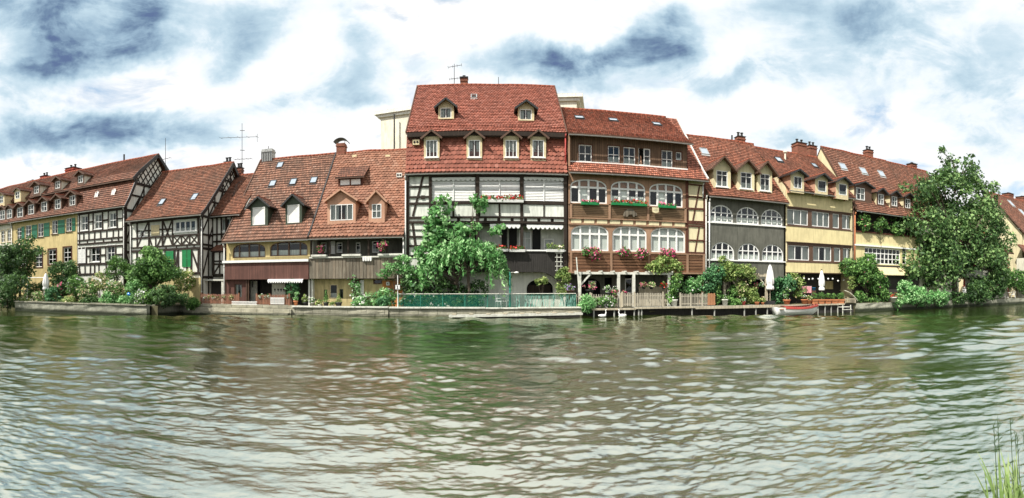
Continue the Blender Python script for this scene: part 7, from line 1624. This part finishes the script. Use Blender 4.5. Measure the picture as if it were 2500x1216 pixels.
# ================================================================== BOAT
def boat():
    xa, xb, V = U(1888, 34.4), U(1996, 34.1), 34.2; L = xb - xa; n = 18; o = root('moored_rowing_boat', 'white rowing boat with a red cover moored at the jetty', 'boat', ((xa + xb) / 2, V, 0)); mb = MB(); rings = []
    for i in range(n + 1):
        t = i / n; x = xa + L * t; wdt = .78 * (min(1, (t + .42) ** .8)) * (1 - max(0, (t - .45) / .55) ** 2.4) + .02; sh_ = .42 + .12 * (2 * t - .9) ** 2 + .16 * max(0, t - .75); k = -.18 + .35 * max(0, (t - .8) / .2) ** 2
        prof = [(-wdt, sh_), (-wdt * .97, sh_ * .55), (-wdt * .8, .05 + k * .3), (-wdt * .4, k), (0, k - .05), (wdt * .4, k), (wdt * .8, .05 + k * .3), (wdt * .97, sh_ * .55), (wdt, sh_)]
        rings.append([(x + (.12 * (z / .5) * (t > .9) * t), V + y, z) for y, z in prof])
    m_ = len(rings[0]); pts = [p for r in rings for p in r]; fs = [(i * m_ + j, (i + 1) * m_ + j, (i + 1) * m_ + j + 1, i * m_ + j + 1) for i in range(n) for j in range(m_ - 1)] + [tuple(range(m_))]
    mb.add(pts, fs); mb.build('hull', M['white'], o, True)
    mb = MB()
    for i in range(3, n - 0):
        a, b = rings[i], rings[min(n, i + 1)]; 
        if i + 1 > n: break
        A0, A1, B0, B1 = a[0], a[-1], b[0], b[-1]; am, bm = (A0[0], V, A0[2] + .16), (B0[0], V, B0[2] + .16 * (1 - (i + 1) / n * .8))
        e = .03; mb.quad((A0[0], A0[1] - e, A0[2] + .02), (B0[0], B0[1] - e, B0[2] + .02), bm, am); mb.quad(am, bm, (B1[0], B1[1] + e, B1[2] + .02), (A1[0], A1[1] + e, A1[2] + .02))
        mb.quad((A0[0], A0[1] - e - .01, A0[2] - .09), (B0[0], B0[1] - e - .01, B0[2] - .09), (B0[0], B0[1] - e, B0[2] + .02), (A0[0], A0[1] - e, A0[2] + .02))
    mb.build('cover', M['redp'], o)
    mb = MB()
    for s in (0, -1):
        for i in range(n): a, b = rings[i][s], rings[i + 1][s]; mb.bar((a[0], a[1], a[2] + (.02 if i < 3 else -.10)), (b[0], b[1], b[2] + (.02 if i < 3 else -.10)), .05, .04, (0, 0, 1))
    mb.build('rubbing_strake', M['wood_lt'], o); MB().box(xa + .15, xa + .5, V - .6, V + .6, .33, .37).build('thwart', M['orangew'], o)
    MB().box(xb - .42, xb - .3, V - .63, V - .6, .34, .42).build('name_plate', M['black'], o)
boat()
mb = MB(); xq = U(2066, 34.8); 
o = root('small_landing_stage', 'little white step ladder landing at the end of the troughs', 'landing stage', (xq, 34.9, 0)); MB().box(xq - .5, xq + .45, 34.7, 35.3, .30, .35).build('platform', M['whiteold'], o); MB().box(xq - .55, xq + .5, 34.6, 34.68, .08, .13).build('lower_step', M['whiteold'], o)
for s in (-.48, .43): MB().box(xq + s - .03, xq + s + .03, 34.68, 34.74, -.5, .5).build('upright', M['whiteold'], o)
# ================================================================== SWANS AND DUCKS
def bird(name, label, x, V, s, mt, face=1, cat='bird'):
    u = U(x, V); o = root(name, label, cat, (u, V, 0)); mb = MB(); n = 14; m_ = 12; prof = []
    for i in range(n + 1):
        t = i / n; r = .13 * sin(pi * t) ** .6 * (1 - .25 * t) + .004; prof.append((t, r))
    pts = []
    for t, r in prof:
        for k in range(m_): g = 2 * pi * k / m_; pts.append((u + face * (.5 - t) * .62 * s, V + r * cos(g) * 1.15 * s, .07 * s + r * sin(g) * s + (.10 * max(0, t - .7)) * s))
    fs = [(i * m_ + k, i * m_ + (k + 1) % m_, (i + 1) * m_ + (k + 1) % m_, (i + 1) * m_ + k) for i in range(n) for k in range(m_)]
    mb.add(pts, fs)
    nk = [(.20, .12), (.28, .22), (.29, .34), (.25, .44), (.28, .50), (.35, .49)]
    rad = [.06, .045, .035, .032, .045, .03]
    for (a, ra), (b, rb) in zip(zip(nk, rad), zip(nk[1:], rad[1:])): mb.tube((u + face * a[0] * s, V, a[1] * s), (u + face * b[0] * s, V, b[1] * s), ra * s, rb * s, 8)
    mb.build('body', M[mt], o, True); MB().tube((u + face * .35 * s, V, .49 * s), (u + face * .44 * s, V, .465 * s), .022 * s, .01 * s, 6).build('beak', M['orangew'], o)
    for y in (-.024, .024): MB().tube((u + face * .335 * s, V + y * s, .505 * s), (u + face * .336 * s, V + y * 1.25 * s, .505 * s), .007 * s, n=6).build('eye', M['black'], o)
    o.location.z = .05; return o
bird('white_duck', 'white duck swimming under the jetty, the left one of the two', 1470, 34.5, .95, 'white', 1, 'duck'); bird('white_duck', 'white duck swimming under the jetty, right one, nearer the stilts', 1520, 34.5, .95, 'white', -1, 'duck')
u, V = U(2355, 35.4), 35.4; o = root('white_swan_figure', 'white garden ornament shaped like flapping wings under the big dark tree', 'ornament', (u, V, .6)); mb = MB(); z = Z(2355, 712, V)
mb.prism([(u - .35, z - .1), (u - .1, z - .25), (u + .25, z - .15), (u + .2, z + .3), (u + .05, z + .15), (u - .02, z + .55), (u - .12, z + .2), (u - .28, z + .3)], 'y', V - .06, V + .06); mb.build('wings', M['white'], o); MB().tube((u, V, .55), (u, V, z - .1), .05).build('stand', M['whiteold'], o)

# ================================================================== AERIALS
def aerial(label, x, V, y0, y1, bars, z_=None):
    u = U(x, V); o = root('television_aerial', label, 'aerial', (u, V, Z(x, y0, V))); MB().tube((u, V, Z(x, y0, V)), (u, V, Z(x, y1, V)), .03, .022).build('mast', M['darkmetal'], o)
    for (xa, xb, ya, yb, n, hl) in bars:
        mb = MB(); a, b = Vector((U(xa, V), V, Z(x, ya, V))), Vector((U(xb, V), V, Z(x, yb, V))); mb.tube(a, b, .022)
        for k in range(n): p = a.lerp(b, k / max(1, n - 1)); mb.tube(p - Vector((0, hl, 0)), p + Vector((0, hl, 0)), .012, n=5)
        mb.build('crossbar', M['darkmetal'], o)
    return o
o = aerial('very tall aerial with a wide crossbar above the squeezed timbered house', 591, 43.3, 432, 301, [(539, 628, 329, 339, 5, .35), (573, 614, 387, 390, 5, .3)])
mb = MB(); 
for yy in (318, 366): mb.tube((U(586, 43.3), 43.3, Z(590, yy, 43.3)), (U(597, 43.3), 43.3, Z(590, yy + 2, 43.3)), .03)
u = U(628, 43.3); mb.tube((u, 43.3, Z(590, 332, 43.3)), (u, 43.3, Z(590, 352, 43.3)), .018); mb.build('bracket', M['darkmetal'], o)
aerial('slender pole aerial behind the lattice gable', 404, 42.5, 425, 337, [(398, 416, 388, 387, 3, .2)]); aerial('aerial with two crossbars on the ridge of the tallest house', 1109, 43.7, 210, 156, [(1094, 1127, 164, 159, 4, .3), (1097, 1129, 193, 190, 6, .3)]); aerial('single short rod on the right of the tallest ridge', 1217, 43.7, 210, 188, [])
u = U(577, 40.8); V = 40.8; o = root('comb_aerial', 'comb shaped aerial in front of the narrow rust roof', 'aerial', (u, V, Z(577, 495, V))); mb = MB(); a, b = Vector((U(572, V), V - .4, Z(577, 490, V))), Vector((U(584, V), V - .4, Z(577, 452, V)))
mb.tube(a, b, .02)
for k in range(7): p = a.lerp(b, k / 6); mb.tube(p - Vector((.22, 0, .12)), p + Vector((.22, 0, .12)), .013, n=5)
mb.build('elements', M['darkmetal'], o); MB().tube((b.x, V - .4, b.z), (U(592, V + .5), V + .4, Z(590, 440, V)), .02).build('arm', M['darkmetal'], o)
# ================================================================== REEDS on the near bank
def reeds():
    rnd = random.Random(9); mb = MB(); mb.box(4.6, 9, -1.5, 2.6, -1.2, -.05)
    def clump(label, x, rho, ytop, n, spread):
        t0 = th(x); bx_, by_ = rho * sin(t0), rho * cos(t0); o = root('reed_clump', label, 'reeds', (bx_, by_, -.1)); b = MB(); tv = []
        for k in range(n):
            px, py = bx_ + rnd.gauss(0, spread), by_ + rnd.gauss(0, spread); top = (H - (ytop + 700 - 700 - 700) / F * rho) * rnd.uniform(.35, 1.0); lean = rnd.gauss(-.05, .22); ly = rnd.gauss(0, .15); w_ = rnd.uniform(.010, .026); g = rnd.uniform(0, 3.1); dx, dy = cos(g) * w_, sin(g) * w_; K = 7; last = None
            for i in range(K + 1):
                s = i / K; c = (px + lean * s * s * top * .9, py + ly * s * s, -.15 + (top + .15) * (s - .12 * abs(lean) * s * s)); f = (1 - s) ** .55 if s > .3 else 1; A = (c[0] - dx * f, c[1] - dy * f, c[2]); B = (c[0] + dx * f, c[1] + dy * f, c[2])
                if last: b.quad(last[0], last[1], B, A); tv += [rnd.random() * .3 + .5 * s + .1] * 4
                last = (A, B)
        ob = b.build('blades', M['reed'], o); at = ob.data.attributes.new('tint', 'FLOAT', 'POINT'); at.data.foreach_set('value', tv[:len(ob.data.vertices)])
        mb2 = MB()
        for k in range(3):
            px = bx_ + rnd.gauss(0, spread); py = by_ + rnd.gauss(0, spread * .5); q = Vector((px - .10, py, (H - (ytop - 760) / F * rho))); mb2.tube((px, py, -.1), q, .004, .003, 5)
            for j in range(7): s = 1 - j * .035; p = Vector((px, py, -.1)).lerp(q, s); mb2.tube(p, p + Vector((rnd.uniform(-.05, .05), rnd.uniform(-.03, .03), .045)), .0035, .001, 4)
        mb2.build('seed_stalks', M['lf_yel'], o); return o
    clump('green reeds rising at the lower right corner, broad blades', 2458, 4.6, 1085, 44, .08); clump('thinner reeds just right of the broad bladed clump at the corner', 2492, 4.9, 1110, 22, .06)
reeds()
# ================================================================== groups of repeats
GR = {'river_house': 'houses standing along the river', 'town_house': 'town houses further along the row', 'timbered_house': 'black and white timbered houses', 'picket_fence': 'picket fences on the river bank',
      'potted_plant': 'potted plants on the terraces', 'flowering_shrub': 'shrubs of the river gardens', 'garden_tree': 'trees in the river gardens', 'flower_box': 'flower boxes under the windows', 'flower_basket': 'trailing flowers on the facades',
      'garden_chair': 'garden chairs', 'garden_table': 'garden tables', 'closed_parasol': 'closed white parasols', 'boulder': 'boulders at the foot of the quay', 'wooden_jetty': 'jetties on stilts', 'white_duck': 'white ducks', 'television_aerial': 'roof aerials',
      'quay_wall': 'walls along the river', 'garden_wall': 'walls of the left garden', 'waterside_bush': 'bushes hanging over the water', 'climbing_vine': 'climbing vines', 'hedge': 'hedges of the left garden', 'garden_shrub': 'larger shrubs of the right gardens',
      'pergola': 'pergolas', 'reed_clump': 'reeds on the near bank', 'notice': 'small notices on the orange wall', 'large_building': 'large buildings behind the row'}
for o in list(col.objects):
    if o.parent is None and o.get('label') and not o.get('group'):
        g = GR.get(o.name.split('.')[0])
        if g: o['group'] = g
